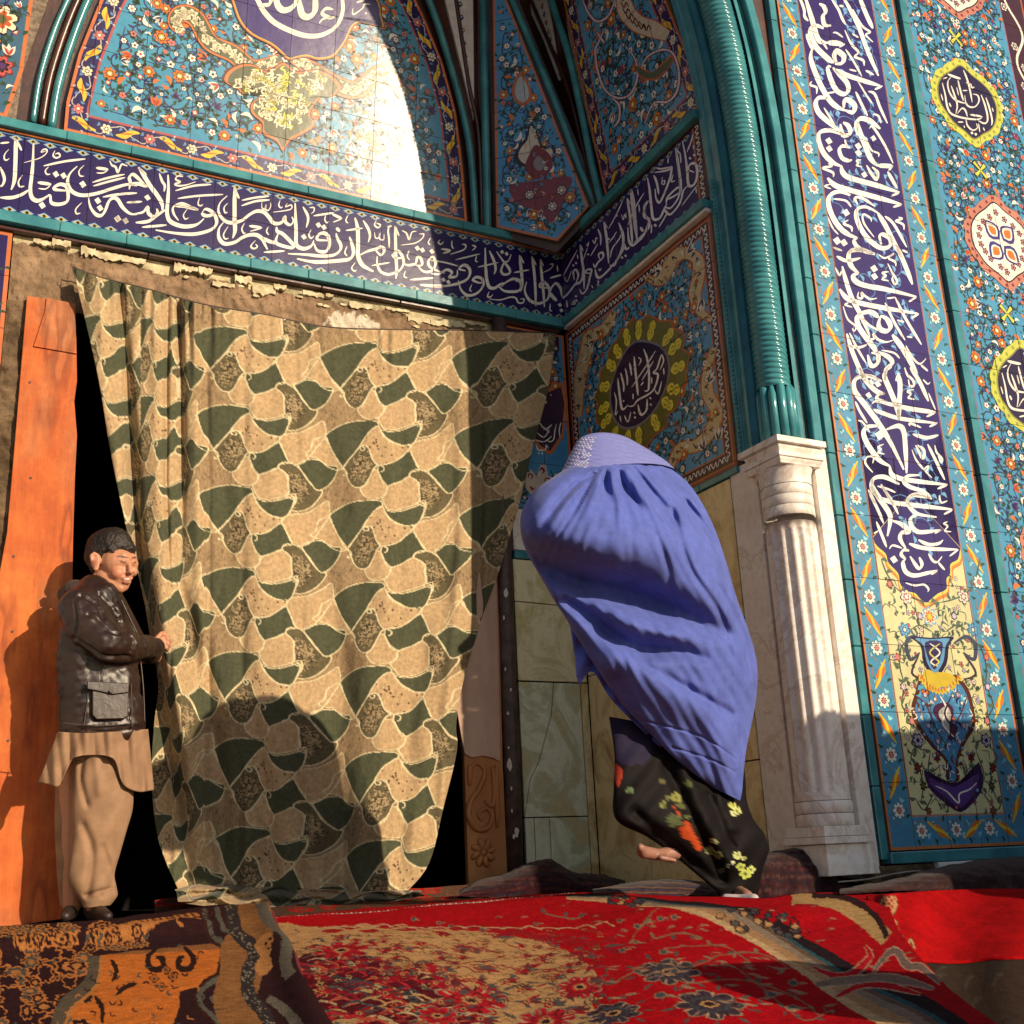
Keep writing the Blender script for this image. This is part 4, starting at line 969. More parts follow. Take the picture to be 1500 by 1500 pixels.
# the rope
Cz = catmull(half, 80); T = np.gradient(Cz, axis=0); L = np.linalg.norm(T, axis=1); S = np.cumsum(L); T /= L[:, None]
sN = int((S[-1]-.26)/.0032); st_ = np.linspace(.24, S[-1], sN)
CX = np.interp(st_, S, Cz[:, 0]); CZ = np.interp(st_, S, Cz[:, 1]); TX = np.interp(st_, S, T[:, 0]); TZ = np.interp(st_, S, T[:, 1])
seg = 30; th = np.linspace(0, 2*math.pi, seg, endpoint=False)
ph = (st_[:, None]/.0235*2*math.pi+th[None, :]*2)
R_ = .060+.0085*np.abs(np.cos(ph/2))**.8
ax_, ay_ = .058, 3.315
A = ax_+R_*np.cos(th)[None, :]; B = ay_+R_*np.sin(th)[None, :]
NX, NZ = TZ, -TX
V = np.stack([CX[:, None]+NX[:, None]*A, B, CZ[:, None]+NZ[:, None]*A], -1).reshape(-1, 3)
mesh('rope_moulding', V, gridfaces(seg, sN, True), M['turq'], am, smooth=True)
# faceted foot of the rope
for i, a in enumerate(np.linspace(math.pi*.85, math.pi*1.75, 6)):
    x = XC+.060+.062*math.cos(a); y = 3.315+.062*math.sin(a)
    v, f = tube([(x, y, 1.655), (x, y, 1.86+.03*(i % 2)), (x+.01, y+.01, 1.915)], [.017, .017, .008], 8)
    mesh('flute', v, f, M['turq'], am, smooth=True)
v, f = tube([(XC+.06, 3.315, 1.65), (XC+.06, 3.315, 1.95)], .052, 16); mesh('rope_core', v, f, M['turq_dark'], am, smooth=True)

# ------------------------------------------------------------------ FACADE
fw = empty('facade_wall', (4.0, YF, 0))
tag(fw, 'sunlit facade of glazed tiles with a tall white inscription beside the niche', 'wall')
v0 = []
C, N = path_pts([(XC, -.1)]+half[:-1]+[(XM+.25, 5.42), (XM, 5.52)]+[(2*XM-x, z) for x, z in half[::-1]]+[(XL, -.1)], 6)
prof = [(.158, 3.60), (.158, 3.268), (4.2, 3.268)]
V = []
for c, q in zip(C, N):
    for i, (a, b_) in enumerate(prof):
        x, z = c[0]+q[0]*a, c[1]+q[1]*a
        if i == 2:
            s_ = 1 if c[0] > XM else -1
            t = min(1, max(0, (c[1]-3.0)/2.5)); x = XM+s_*(5.8*(1-t) if t < 1 else 0); z = c[1] if c[1] < 3 else c[1]+t*3.0
        V.append((x, b_, z))
sp = mesh('spandrel', V, gridfaces(3, len(C)), M['brown'], fw)
box('masonry_core', 3.10, 9.5, 3.29, 3.9, -.1, 2.9, M['void'], fw)
x0, x1, x2, x3 = fx(1188.5, 400), fx(1222, 400), fx(1338, 400), fx(1373, 400)
JZ = [1.643+.257*k for k in range(-6, 16)]; zb = .118; zt = 5.2
fp = Panel('inscription_panel', (0, YF, 0), (1, 0, 0), (0, 0, 1), (0, -1, 0), [(x0, zb), (x3, zb), (x3, zt), (x0, zt)], (.55,.20,.07))
q = [(x0, zb), (x3, zb), (x3, zt), (x0, zt)]
bz = float(hit(1335, 1194, 1, YF)[2])
fp.poly([(x0+.010, zb+.012), (x3-.010, zb+.012), (x3-.010, zt), (x0+.010, zt)], (.07,.27,.44), .5)
fp.poly([(x1-.008, bz-.008), (x2+.008, bz-.008), (x2+.008, zt), (x1-.008, zt)], (.45,.22,.18), 1)
fp.poly([(x1, bz), (x2, bz), (x2, zt), (x1, zt)], (.62,.60,.33), 1.5)
cx0 = (x0+.01+x1-.008)/2; cx1 = (x3-.01+x2+.008)/2
fp.run([(cx0, zb+.09), (cx0, zb+.09+.257*19)], .257/2.6, 'facade', 1.0, 2); fp.run([(cx1, zb+.09), (cx1, zb+.09+.257*19)], .257/2.6, 'facade', 1.0, 2, 1)
fp.run([(x0+.12, zb+.065), (x3-.11, zb+.065)], .09, 'facade', .95, 2)
# navy cartouche ends above the vase
def kf(x, y): return (1230+x/7.5, 700+y/7.5)
foot = [(330, 640), (400, 740), (490, 820), (520, 920), (620, 1030), (640, 1130), (700, 1220), (800, 1245), (860, 1310), (925, 1350), (1000, 1290), (1050, 1250), (1140, 1200), (1140, 1090), (1180, 1030), (1180, 930), (1260, 880), (1285, 760)]
F_ = [fp.uv(*kf(*p)) for p in catmull(foot, 3)]
xl, xr = x1, x2
def cart(d, col, lay):
    c0 = ((xl+xr)/2, F_[0][1]+.2)
    P = [(xl, zt-.0), (xl, F_[0][1])]
    Q = []
    for p in F_:
        dx, dy = p[0]-c0[0], p[1]-c0[1]; L = math.hypot(dx, dy); Q.append((min(xr, max(xl, p[0]+dx/L*d)), p[1]+dy/L*d))
    # fan strips towards the cartouche centre
    for i in range(len(Q)-1): fp.poly([c0, Q[i], Q[i+1]], col, lay)
    fp.poly([(xl, F_[0][1]-d*.3), c0, (xr, F_[-1][1]-d*.3), (xr, zt), (xl, zt)], col, lay)
    fp.poly([(xl, F_[0][1]), c0, (xl, c0[1]+.3)], col, lay); fp.poly([(xr, F_[-1][1]), c0, (xr, c0[1]+.3)], col, lay)
cart(.036, (.60,.22,.04), 2); cart(.022, (.72,.58,.10), 2.6); cart(.010, (.030,.014,.13), 3.2)
R2 = random.Random(5)
for k in range(60):
    z = 1.35+k*.064; u = xl+.05+R2.random()*(xr-xl-.1); r = R2.uniform(.05, .09); a0 = R2.uniform(0, 6); dr = R2.choice((-1, 1))
    P = [(u+r*(1-.5*t)*math.cos(a0+dr*5*t), z+r*(1-.5*t)*math.sin(a0+dr*5*t)) for t in np.linspace(0, 1, 9)]
    P = [p for p in P if xl+.012 < p[0] < xr-.012]
    if len(P) > 3:
        fp.ribbon(P, .0045, (.10,.22,.45), 4, 2)
        for p in P[::2]: fp.leaf(p[0], p[1], .035, .009, R2.uniform(0, 6), LBLUE, 4.4, .25)
TH = """46|260,-60 350,230 400,400 440,470 520,490;52|520,485 690,497;24|650,535 712,498;26|190,-60 260,110 270,200 310,250;36|290,390 360,570;46|350,560 340,680 430,920 530,1100 620,1190 720,1230;48|480,330 400,300 340,330 340,420 400,540 500,640 560,690 600,700;
48|600,720 680,710 700,640 650,590 610,580 595,640 620,700;44|560,750 520,760 560,900 620,1010 700,1050 750,1010 730,920 640,830 580,760;42|600,780 750,850 1100,960;26|1040,1000 1125,960;40|430,60 480,90 500,150 470,200 490,290 560,300;24|560,0 640,120 680,220 720,290;
38|680,-40 850,280 950,550 1080,850;38|860,-40 950,180 1020,330;18|800,120 900,300 990,370 940,400 1020,480;22|710,350 780,500 860,590 820,640 910,680 925,740;16|580,380 620,380 690,430;20|650,80 700,90;16|790,390 860,430;18|440,460 480,500 520,560;18|720,560 800,680 900,860;
16|760,780 840,800;20|940,790 1030,840;20|350,910 330,950 400,980 400,1050;18|520,1040 600,1030;16|860,920 960,1080 1010,1150;24|830,1020 890,1150 960,1290;24|970,1020 1040,1050 1100,1200 1180,1370;18|1020,1270 1080,1290 1110,1370;46|530,1100 430,1090 390,1150 420,1250 520,1350 700,1500;
48|720,1230 800,1250 820,1180 760,1120 710,1120 700,1200;18|480,1200 560,1330 610,1430;46|1100,1430 980,1340 880,1320 840,1380 850,1500;40|60,-200 150,-100 240,-60;40|400,-200 500,-100 620,-60"""
TI = """46|700,0 720,100 780,250 840,400 920,490;44|920,485 1090,490;26|1040,540 1090,485;42|510,30 540,150 620,130 600,50 540,10;44|540,150 400,100 290,120 270,200 330,350 430,450 520,490;20|560,200 590,290;36|620,290 540,270 500,310 530,400 600,430 640,420;
d|385,215,40 390,300,38 710,270,40 712,345,40 775,585,36 875,185,34 575,1000,42 475,1310,46 550,1330,42;22|830,80 870,60 1000,260 1090,460;16|790,170 850,310 930,350 930,390;18|740,420 690,430 710,460 690,480 750,500;46|520,480 540,560 620,620 900,700 1160,780;26|1070,820 1160,780;
30|1030,550 1130,730;28|800,480 850,570 910,640 920,560 860,500;46|370,620 450,700 600,750 900,830 1180,910;26|1090,940 1185,910;22|380,460 420,490 320,510 430,560 435,610;14|400,690 340,710 410,740;46|620,810 500,770 400,810 380,900 430,1050 520,1180 620,1250 700,1280;
18|430,850 570,870 630,940;26|890,930 750,840 670,840 700,910;42|920,1000 800,940 700,960 690,1060 760,1220 860,1330 960,1390 1050,1370 1060,1290 980,1240 940,1260 960,1350;18|850,1100 840,1060 760,1020 770,1120 880,1270;42|920,1000 1000,1130 1100,1330 1190,1500;
24|1000,1040 1100,1130 1240,1380;20|1150,1050 1190,1070 1120,1090 1200,1130 1210,1190;22|600,1080 550,1120 630,1160 640,1210;14|370,1040 430,1170 490,1240;36|700,1280 660,1310 700,1380 800,1430 890,1450;40|800,1410 650,1410 600,1460;18|430,1380 530,1420;18|1190,1410 1250,1440"""
TJ = """46|740,110 600,60 480,70 450,140 480,240 560,320;32|320,130 430,180 580,150;46|560,320 500,340 520,400 620,450 850,490 1190,575;26|1110,630 1195,575;d|730,265,42 735,350,40;20|890,300 820,310 860,345 820,380 890,400;20|780,110 850,150 950,100 890,150 960,190 970,240;
20|880,210 930,310 980,400 960,440 930,380 950,330;40|970,0 1060,200 1150,440;40|380,240 420,400 490,600 570,750 680,1000;44|350,490 430,590 560,640 800,690 1210,760;26|1140,810 1220,760;18|300,250 350,340 370,290;20|560,520 550,580 600,590 590,530 620,560 690,600 760,590;
16|450,640 410,660 490,690;16|870,590 900,590 960,580;18|280,30 370,70;44|570,760 690,740 780,800;46|800,790 780,870 800,930 870,950 910,900 870,820 800,780;20|590,800 680,890 800,950;46|570,760 540,800 560,900 640,1020 740,1150 760,1200;22|680,980 680,1040 730,1030 720,980 770,1040 860,1070 940,1050;
22|850,640 950,850 1070,1050;24|960,580 1080,820 1250,1100;16|390,680 440,820 530,900 510,950 490,920;46|930,990 1050,1150 1200,1420;42|660,1210 700,1330 770,1300 770,1200 700,1190;42|770,1180 880,1230 930,1300 860,1370 850,1500;40|430,980 500,1200 600,1430 640,1500;20|460,970 540,1130 640,1300;
26|440,1110 560,1130 650,1100;16|810,1160 950,1190 1010,1250;18|1080,1110 1150,1240 1230,1310 1300,1250;18|1240,1320 1320,1390;26|990,1430 970,1500;20|510,1500 560,1440 700,1440 800,1500;16|980,830 1060,850;16|1090,1010 1150,1020"""
TK = """42|340,0 420,150 530,260 620,290;36|620,290 560,290 540,350 680,400 760,420;42|760,420 950,460 1180,490;26|1080,540 1180,490;46|640,20 620,100 680,250 760,450 780,580;48|770,60 790,200 780,400 780,580;40|630,30 700,-20;36|500,460 600,500 800,560 1190,610;26|1110,650 1200,605;
46|590,150 420,90 300,130 290,250 400,400 560,620 700,850 830,1120;d|470,165,38 545,180,38 445,305,36 565,740,54;46|860,1160 850,900 830,700 770,640 640,680;46|560,640 430,650 390,720 440,850 560,1010 680,1080;42|680,1080 700,1170 800,1220 1000,1250 1310,1285;26|1200,1330 1310,1285;
20|940,240 870,260 910,290 880,330 950,350;20|610,840 550,870 580,900 550,930 620,950;22|840,0 870,80 930,140 940,200 900,200 880,130;34|900,0 1000,150 1100,370;14|1040,130 1090,180 1120,160;14|1100,280 1180,470;18|480,400 520,370 600,390;20|900,640 900,610 1020,660;34|930,730 1080,770 1210,740;
26|960,850 1040,1000 1050,910 980,850;26|1090,840 1180,1020 1280,1230;18|920,900 970,1020 1070,1130 1100,1080 1060,1120 1140,1210;18|1170,850 1190,930 1250,1000 1240,1040 1200,950;22|300,370 350,480 430,610;16|330,580 380,600 460,710;20|490,1050 500,980 430,980 410,1050 490,1150;
42|780,1280 620,1200 500,1220 480,1320 560,1450;36|1000,1180 870,1190 830,1250 900,1310 1050,1360 1130,1430;18|540,1300 650,1330 740,1370;22|580,1280 700,1480;36|1130,1430 950,1400 880,1440 870,1500;26|440,1340 520,1500"""
TL = """46|330,20 340,120 430,260 520,400 530,500 500,650;26|290,150 380,330 460,510;24|430,90 540,250 620,410;42|430,230 560,280 800,310 1210,355;26|1120,410 1215,360;36|990,240 850,190 750,210 720,280 780,370 850,410 1040,440;40|830,420 760,450 760,530 830,600 950,600 1090,580;22|1020,620 1090,575;
42|560,480 660,520 740,600 660,610 640,680 700,780;18|350,620 400,590;26|380,490 440,640 490,770;20|520,790 560,750 660,780;d|570,905,44;32|740,810 680,800 650,850 700,900;40|700,900 670,940 700,1040 800,1080 950,1050 1050,1025;24|980,1070 1050,1025;32|750,870 840,1000 880,960 850,880;
36|740,730 850,770 1000,790 1270,795;24|1180,870 1280,795;32|840,690 950,740 1060,730 1110,690;22|950,840 1000,920 1050,930 1100,870;20|1050,930 1130,1020;18|1160,490 1120,510 1160,540 1130,590 1200,600;18|1070,200 1090,280 1160,260;18|700,1160 800,1190 900,1180 950,1230 940,1260"""
for d_, off in ((TH, (1140, 0)), (TI, (1160, 180)), (TJ, (1180, 360)), (TK, (1210, 540)), (TL, (1230, 700))): fp.text(d_, off, 7.5, (.84,.82,.78), 6, 1.16, 2.3)
# vase and sprays on the cream field (crop pixels, scale 3)
def V3(pts, col, lay, cl=True, n=3): fp.pxpoly([(1100+x/3, 800+y/3) for x, y in (catmull(pts, n, True) if n > 1 else pts)], col, lay)
def S3(pts, w, col, lay): fp.pxribbon(pts, w, col, lay, 5, .4, off=(1100, 800), sc=3)
cxm = 835
def mir(P, k=1): return P
for side in (-1, 1):
    def X(dx, y): return (843+side*dx+(y-600)*.12, y)   # the picture plane leans the axis
    for st in ([(20, 250), (70, 240), (130, 215), (170, 180)], [(170, 180), (200, 120), (215, 60)], [(120, 420), (170, 440), (190, 520), (180, 600)], [(180, 620), (200, 700), (170, 760), (180, 830)], [(150, 860), (190, 930), (160, 980), (150, 1050), (170, 1130)], [(30, 380), (80, 350), (120, 370)], [(110, 1090), (160, 1160), (190, 1110)], [(100, 900), (120, 1000), (60, 960)]):
        S3([X(*p) for p in st], 6, (.06,.09,.06), 3)
        for p in st: 
            u, v = fp.uv(1100+X(*p)[0]/3, 800+X(*p)[1]/3); fp.leaf(u, v, .035, .008, rnd.uniform(0, 6), (.10,.14,.09), 3.4, .2)
    for dx, y, r, cs in ((125, 225, .034, [(1, (.06,.02,.06)), (.85, (.70,.66,.55)), (.5, (.35,.10,.10)), (.28, WHITE)]), (150, 370, .032, [(1, (.05,.2,.35)), (.7, LBLUE), (.4, NAVY), (.25, CREAM)]), (75, 310, .018, [(1, NAVY), (.7, (.6,.5,.6))]), (195, 490, .018, [(1, DRED), (.7, PINK)]), (185, 620, .018, [(1, NAVY), (.7, (.6,.5,.6))]),
                         (165, 770, .02, [(1, BLK), (.7, PINK)]), (150, 855, .030, [(1, (.05,.02,.08)), (.75, (.45,.42,.5)), (.35, NAVY)]), (165, 975, .020, [(1, BLK), (.75, DRED)]), (150, 1055, .018, [(1, BLK), (.6, OLIVE)]), (140, 1165, .016, [(1, DRED), (.5, OLIVE)]), (75, 930, .020, [(1, DRED), (.5, PLUM)]), (190, 170, .018, [(1, DRED), (.7, PINK)])):
        x, y = X(dx, y); u, v = fp.uv(1100+x/3, 800+y/3); fp.rose(u, v, r, cs, 6, rnd.uniform(0, 3), 3.5)
    S3([X(60, 430), X(115, 400), X(150, 430), X(140, 500), X(95, 470)], 16, (.05,.06,.10), 5); S3([X(100, 480), X(140, 560), X(85, 590)], 9, (.06,.03,.05), 5)
u, v = fp.uv(1100+775/3, 800+312/3); fp.rose(u, v, .042, [(1, LBLUE), (.8, CREAM), (.6, (.55,.15,.04)), (.35, YEL)], 8, 0, 4)
V3([(690, 400), (780, 405), (880, 400), (860, 440), (850, 520), (800, 580), (750, 520), (735, 440)], NAVYD, 6); V3([(710, 408), (780, 412), (860, 408), (845, 440), (835, 510), (798, 560), (762, 510), (748, 440)], (.12,.32,.55), 6.6)
V3([(755, 425), (830, 425), (820, 500), (796, 545), (770, 500)], (.03,.02,.10), 7.2)
S3([(775, 430), (820, 470), (780, 510), (810, 530)], 7, WHITE, 8); S3([(820, 430), (775, 470), (815, 510), (790, 530)], 7, (.6,.55,.1), 8)
V3([(735, 575), (800, 560), (850, 570), (890, 570), (940, 620), (965, 690), (975, 790), (930, 870), (900, 950), (905, 1030), (850, 1030), (845, 950), (790, 890), (720, 800), (695, 720), (715, 640)], (.09,.03,.02), 5)
V3([(742, 590), (800, 575), (850, 585), (885, 585), (925, 630), (950, 695), (958, 785), (915, 860), (888, 950), (890, 1025), (862, 1025), (855, 945), (800, 880), (738, 795), (712, 720), (730, 650)], (.06,.22,.42), 5.6)
V3([(745, 585), (760, 630), (800, 640), (830, 620), (880, 630), (895, 590), (860, 560), (800, 555), (760, 545)], (.60,.45,.05), 6.5)
for k in range(9):
    a = k/8; x = 745+150*a; u, v = fp.uv(1100+x/3, 800+(590+30*math.sin(a*3.14))/3); fp.leaf(u, v, .03, .009, 1.57+.8*(a-.5)*-2, (.55,.12,.05), 6.2)
V3([(850, 690), (880, 720), (875, 780), (900, 800), (865, 860), (840, 800), (790, 740), (800, 700)], (.06,.02,.06), 6.6); V3([(848, 705), (868, 740), (860, 790), (862, 840), (838, 790), (812, 735)], (.40,.42,.40), 7.2)
S3([(700, 650), (760, 700), (800, 800), (850, 880)], 6, (.09,.02,.02), 7); S3([(940, 660), (920, 720), (880, 800), (870, 880)], 6, (.09,.02,.02), 7)
S3([(820, 660), (850, 720), (830, 780), (880, 840)], 8, WHITE, 8); S3([(870, 660), (840, 740), (870, 800), (850, 860)], 8, (.05,.02,.06), 8.6)
for x, y in ((755, 655), (900, 655), (770, 790), (925, 790), (810, 860), (905, 860)):
    u, v = fp.uv(1100+x/3, 800+y/3); fp.rose(u, v, .014, [(1, DRED), (.7, (.5,.5,.6))], 5, 0, 7.5)
V3([(750, 985), (800, 1030), (880, 1040), (960, 1020), (990, 950), (1010, 1040), (980, 1110), (910, 1170), (830, 1120), (770, 1060)], (.04,.015,.07), 7)
V3([(775, 1020), (880, 1060), (985, 1000), (985, 1050), (960, 1100), (908, 1150), (845, 1105), (790, 1060)], (.10,.04,.22), 7.6)
S3([(800, 1055), (850, 1080), (900, 1130), (905, 1090), (950, 1070), (980, 1040)], 7, WHITE, 8.2)
vz = [fp.uv(1100+x/3, 800+y/3) for x, y in ((735, 575), (890, 570), (975, 790), (905, 1040), (1010, 1050), (905, 1170), (770, 1060), (845, 1020), (690, 740))]
def in_vase(u, v):
    x_, y_ = [(q[0]) for q in vz], [(q[1]) for q in vz]; ins = False
    for i in range(len(vz)):
        a, b_ = vz[i], vz[(i+1) % len(vz)]
        if (a[1] > v) != (b_[1] > v) and u < (b_[0]-a[0])*(v-a[1])/(b_[1]-a[1])+a[0]: ins = not ins
    return ins
R3 = random.Random(8); ytop = F_[len(F_)//2][1]
for k in range(520):
    u = R3.uniform(x1+.02, x2-.02); v = R3.uniform(bz+.02, ytop+.12); q = R3.random(); ro = R3.uniform(0, 6)
    yb = np.interp(u, sorted(p[0] for p in F_), [p[1] for p in sorted(F_)])
    if v > yb-.055: continue
    if in_vase(u, v):
        if q < .35: fp.leaf(u, v, R3.uniform(.02, .045), .006, ro, R3.choice(((.10,.03,.02), (.10,.42,.60), (.02,.02,.10), (.55,.55,.5))), 6.1, .35)
        elif q < .6: fp.rose(u, v, R3.uniform(.008, .013), [(1, R3.choice((NAVYD, DRED))), (.65, R3.choice((WHITE, ORG, LBLUE)))], 5, ro, 6.2)
        else: fp.ribbon([(u, v), (u+.02*math.cos(ro), v+.02*math.sin(ro)), (u+.03*math.cos(ro+1), v+.03*math.sin(ro+1))], .0045, R3.choice((WHITE, (.10,.03,.02), LBLUE)), 6.05, 3)
    else:
        if q < .62: fp.leaf(u, v, R3.uniform(.018, .036), .006, ro, (.09,.13,.08), 2.9, .35)
        elif q < .8: fp.ribbon([(u, v), (u+.03*math.cos(ro), v+.03*math.sin(ro)), (u+.05*math.cos(ro+.8), v+.05*math.sin(ro+.8))], .004, (.08,.11,.07), 2.8, 3)
        elif q < .93: fp.rose(u, v, R3.uniform(.009, .014), [(1, (.10,.02,.05)), (.72, R3.choice((PINK, (.5,.5,.65), WHITE))), (.3, DRED)], 5, ro, 3)
for k in range(14):
    a = k/13; u, v = fp.uv(1100+(742+155*a)/3, 800+(572+52*math.sin(a*3.14))/3); fp.leaf(u, v, .030, .010, -1.57+(a-.5)*1.6, (.66,.50,.05), 6.9); fp.leaf(u, v, .022, .004, -1.57+(a-.5)*1.6, (.50,.13,.05), 7.1)
fp.build(fw, [x0, x1-.004, x1+(x2-x1)*.36, x1+(x2-x1)*.70, x2+.004, x3], [zb]+[z for z in JZ if z > zb+.03], seed=21)

g0, g1, g2 = fx(1378, 400), fx(1389, 400), fx(1391, 400)
xq = fx(1461, 0); xe = 5.7
strip_ = lambda nm, a, b, mat, y0=YF-.018: [box(nm, a, b, y0, YF+.02, z+.0015, z+.257-.0015, M[mat], fw, .003) for z in [zb-.03+.257*k for k in range(20)]]
strip_('dark_tile', x3+.002, g0, 'brown', YF-.006); strip_('moulding', g0+.002, g1, 'turq', YF-.028); strip_('dark_tile', g1+.001, g2, 'brown', YF-.004)
strip_('moulding', x0-.048, x0-.012, 'turq', YF-.012); strip_('dark_tile', x0-.012, x0-.001, 'brown', YF-.004)
box('moulding', x0-.02, x3+.10, YF-.03, YF+.02, zb-.045, zb-.004, M['turq'], fw, .004)
ff = Panel('flower_panel', (0, YF, 0), (1, 0, 0), (0, 0, 1), (0, -1, 0), [(g2+.002, .3), (xq, .3), (xq, zt), (g2+.002, zt)], (.30,.10,.16))
ff.poly([(g2+.014, .3), (xq-.008, .3), (xq-.008, zt), (g2+.014, zt)], (.065,.28,.47), .6)
ff.field(.062, lambda u, v: g2+.035 < u < xq-.03 and .3 < v < 4.9, 71, mscale=1.05)
MED = [(540, 190), (700, 330), (860, 460), (980, 600), (1050, 760), (1060, 900), (1030, 1040), (960, 1130), (860, 1180), (740, 1250), (620, 1150), (430, 990), (330, 850), (250, 720), (215, 560), (230, 430), (300, 330), (420, 260)]
base = [ff.uv(1350+x/10, 80+y/10) for x, y in MED]
cc = (sum(p[0] for p in base)/18, sum(p[1] for p in base)/18)
shp = [(p[0]-cc[0], p[1]-cc[1]) for p in base]
TM = """26|270,440 310,600 340,780 390,880 500,930 640,960 800,970 860,930;30|350,310 450,350 540,380;22|400,350 350,430 370,560 440,670 540,720 640,740;24|500,400 540,560 580,700;24|580,250 640,400 680,560 710,720;22|620,430 680,460 700,510 740,500;24|400,480 450,620 490,760 470,890;14|480,500 510,620;
22|720,600 790,620 810,700 760,780 680,790 620,740 600,620;26|840,610 890,740 930,900 930,1000 880,1030 800,990;24|910,650 960,800 1000,980 990,1060;24|490,890 560,810 610,840 640,930;28|680,900 850,930;22|620,960 640,1060 720,1130 790,1090 770,1030;16|800,1030 820,1160;20|370,730 400,790;
20|500,1010 580,1010;d|705,1170,22 760,1190,22;14|590,1060 600,1100;14|870,1090 890,1140;18|280,380 340,360;14|250,600 280,700;16|570,550 640,550;14|1000,800 1020,860"""
base_uv = ff.uv
def medallion(cu, cv, kind, flip=False):
    S_ = [(cu+(-p[0] if flip else p[0]), cv+p[1]) for p in shp]
    S_ = catmull(S_, 3, True)
    sc_ = lambda f: [(cu+(p[0]-cu)*f, cv+(p[1]-cv)*f) for p in S_]
    edge = (.52,.54,.08) if kind == 't' else (.50,.20,.14)
    bump_ = lambda f, a: [(cu+(p[0]-cu)*(f+a*abs(math.sin(i*.9))), cv+(p[1]-cv)*(f+a*abs(math.sin(i*.9)))) for i, p in enumerate(S_)]
    ff.star(bump_(1.20, .07), edge, 9)
    for i in range(0, len(S_), 2):
        p = S_[i]; ff.rose(cu+(p[0]-cu)*1.13, cv+(p[1]-cv)*1.13, .010, [(1, (.25,.30,.04) if kind == 't' else DRED)], 5, 0, 10)
    ff.star(sc_(1.04), (.25,.25,.05) if kind == 't' else BLK, 11); ff.star(sc_(1.0), NAVYD if kind == 't' else WHITE, 11.6)
    if kind == 't':
        du, dv = cu-cc[0], cv-cc[1]
        old = ff.uv
        ff.uv = lambda px, py: (old(px, py)[0]+du, old(px, py)[1]+dv)
        ff.text(TM, (1350, 80), 10, WHITE, 12.4); ff.uv = old
    else:
        for k in range(4):
            a = math.pi/4+k*math.pi/2; ff.leaf(cu+.015*math.cos(a), cv+.02*math.sin(a), .125, .052, a, (.05,.04,.20), 12.2)
            ff.leaf(cu+.03*math.cos(a), cv+.04*math.sin(a), .09, .036, a, WHITE, 12.8); ff.leaf(cu+.042*math.cos(a), cv+.05*math.sin(a), .062, .024, a, ORG, 13.4)
        for k in range(18):
            p = S_[int(k*len(S_)/18)]; ff.rose(cu+(p[0]-cu)*.76, cv+(p[1]-cv)*.76, .020, [(1, (.08,.02,.06)), (.6, (.6,.3,.25)), (.3, BLK)], 5, 0, 12.3)
c2 = ff.uv(1453, 352); c3 = ff.uv(1490, 572)
dz_ = (cc[1]-c3[1])/2
medallion(cc[0], cc[1], 't')
for k in range(-1, 5):
    cu = cc[0]; cv = cc[1]-dz_*k
    if k == 0: continue
    if k % 2: medallion(c2[0] if False else cu+.055, cv, 'f')
    else: medallion(cu+.05, cv, 't')
for k in range(-1, 9):
    for du in (0,):
        cu, cv = cc[0]+.0, cc[1]+dz_*(.5-k)
        for a in (math.pi/4, -math.pi/4):
            ff.ribbon([(cu-.06*math.cos(a), cv-.06*math.sin(a)), (cu+.06*math.cos(a), cv+.06*math.sin(a))], .030, BLK, 9, 2, wl=[1, .4, 1], smooth=True); ff.ribbon([(cu-.052*math.cos(a), cv-.052*math.sin(a)), (cu+.052*math.cos(a), cv+.052*math.sin(a))], .020, (.60,.60,.06), 9.6, 2, wl=[1, .4, 1])
wq = (xq-g2)/4
ff.build(fw, [g2+.002+wq*k for k in range(5)], [z for z in JZ if z > .3], seed=22)
fr = Panel('scroll_panel', (0, YF, 0), (1, 0, 0), (0, 0, 1), (0, -1, 0), [(xq+.002, .1), (xe, .1), (xe, zt), (xq+.002, zt)], (.05,.012,.02))
P = [(xq+.085+.045*math.sin(k*.9), 2.4+k*.06) for k in range(46)]
fr.ribbon(P, .016, WHITE, 2, 3)
for k, p in enumerate(P[::2]): fr.rose(p[0]+(.05 if k % 2 else -.04), p[1], .026, [(1, WHITE), (.7, PLUM), (.5, (.6,.5,.06) if k % 2 else OLIVE), (.25, WHITE)], 6, 0, 2)
fr.poly([(xq+.17, .1), (xq+.182, .1), (xq+.182, zt), (xq+.17, zt)], (.35,.10,.04), 1)
fr.build(fw, [xq+.002, xq+.19, xq+.45, xq+.7, xe], [.1]+[z for z in JZ if z > .3], seed=23)
# white stone sill and rubble ledge under the facade
box('stone_sill', x0+.20, xe+2, YF-.035, YF+.04, zb-.085, zb-.047, M['marble'], fw, .004)
lg = mudwall('rubble_ledge', 3.02, 6.5, -.12, zb-.05, False, 31, fw, ybase=YF-.02)

# ------------------------------------------------------------------ MARBLE COLUMN
mc = empty('marble_column', (XC+.058, 3.31, .03))
tag(mc, 'fluted white marble column engaged in the corner of the niche', 'column')
cxm, cym = XC+.056, 3.312
seg = 96
def shaft(zs, rs, flute=False):
    V = []
    for z, r in zip(zs, rs):
        for k in range(seg):
            a = 2*math.pi*k/seg
            rr = r
            if flute:
                q = (a/(2*math.pi)*14) % 1.0; d = max(0.0, 1-abs(q-.5)/.30)
                rr = r-.0105*math.sqrt(max(0, 1-(1-d)**2))*(1 if .33 < z < 1.30 else 0)
            V.append((cxm+rr*math.cos(a), cym+rr*math.sin(a), z))
    return V, gridfaces(seg, len(zs), True)
v, f = shaft(list(np.linspace(.30, .328, 3))+[.332]+list(np.linspace(.36, 1.27, 10))+[1.298, 1.302, 1.33, 1.355], [.098]*3+[.098]*12+[.096]*2, True)
mesh('shaft', v, f, M['marble'], mc, smooth=True)
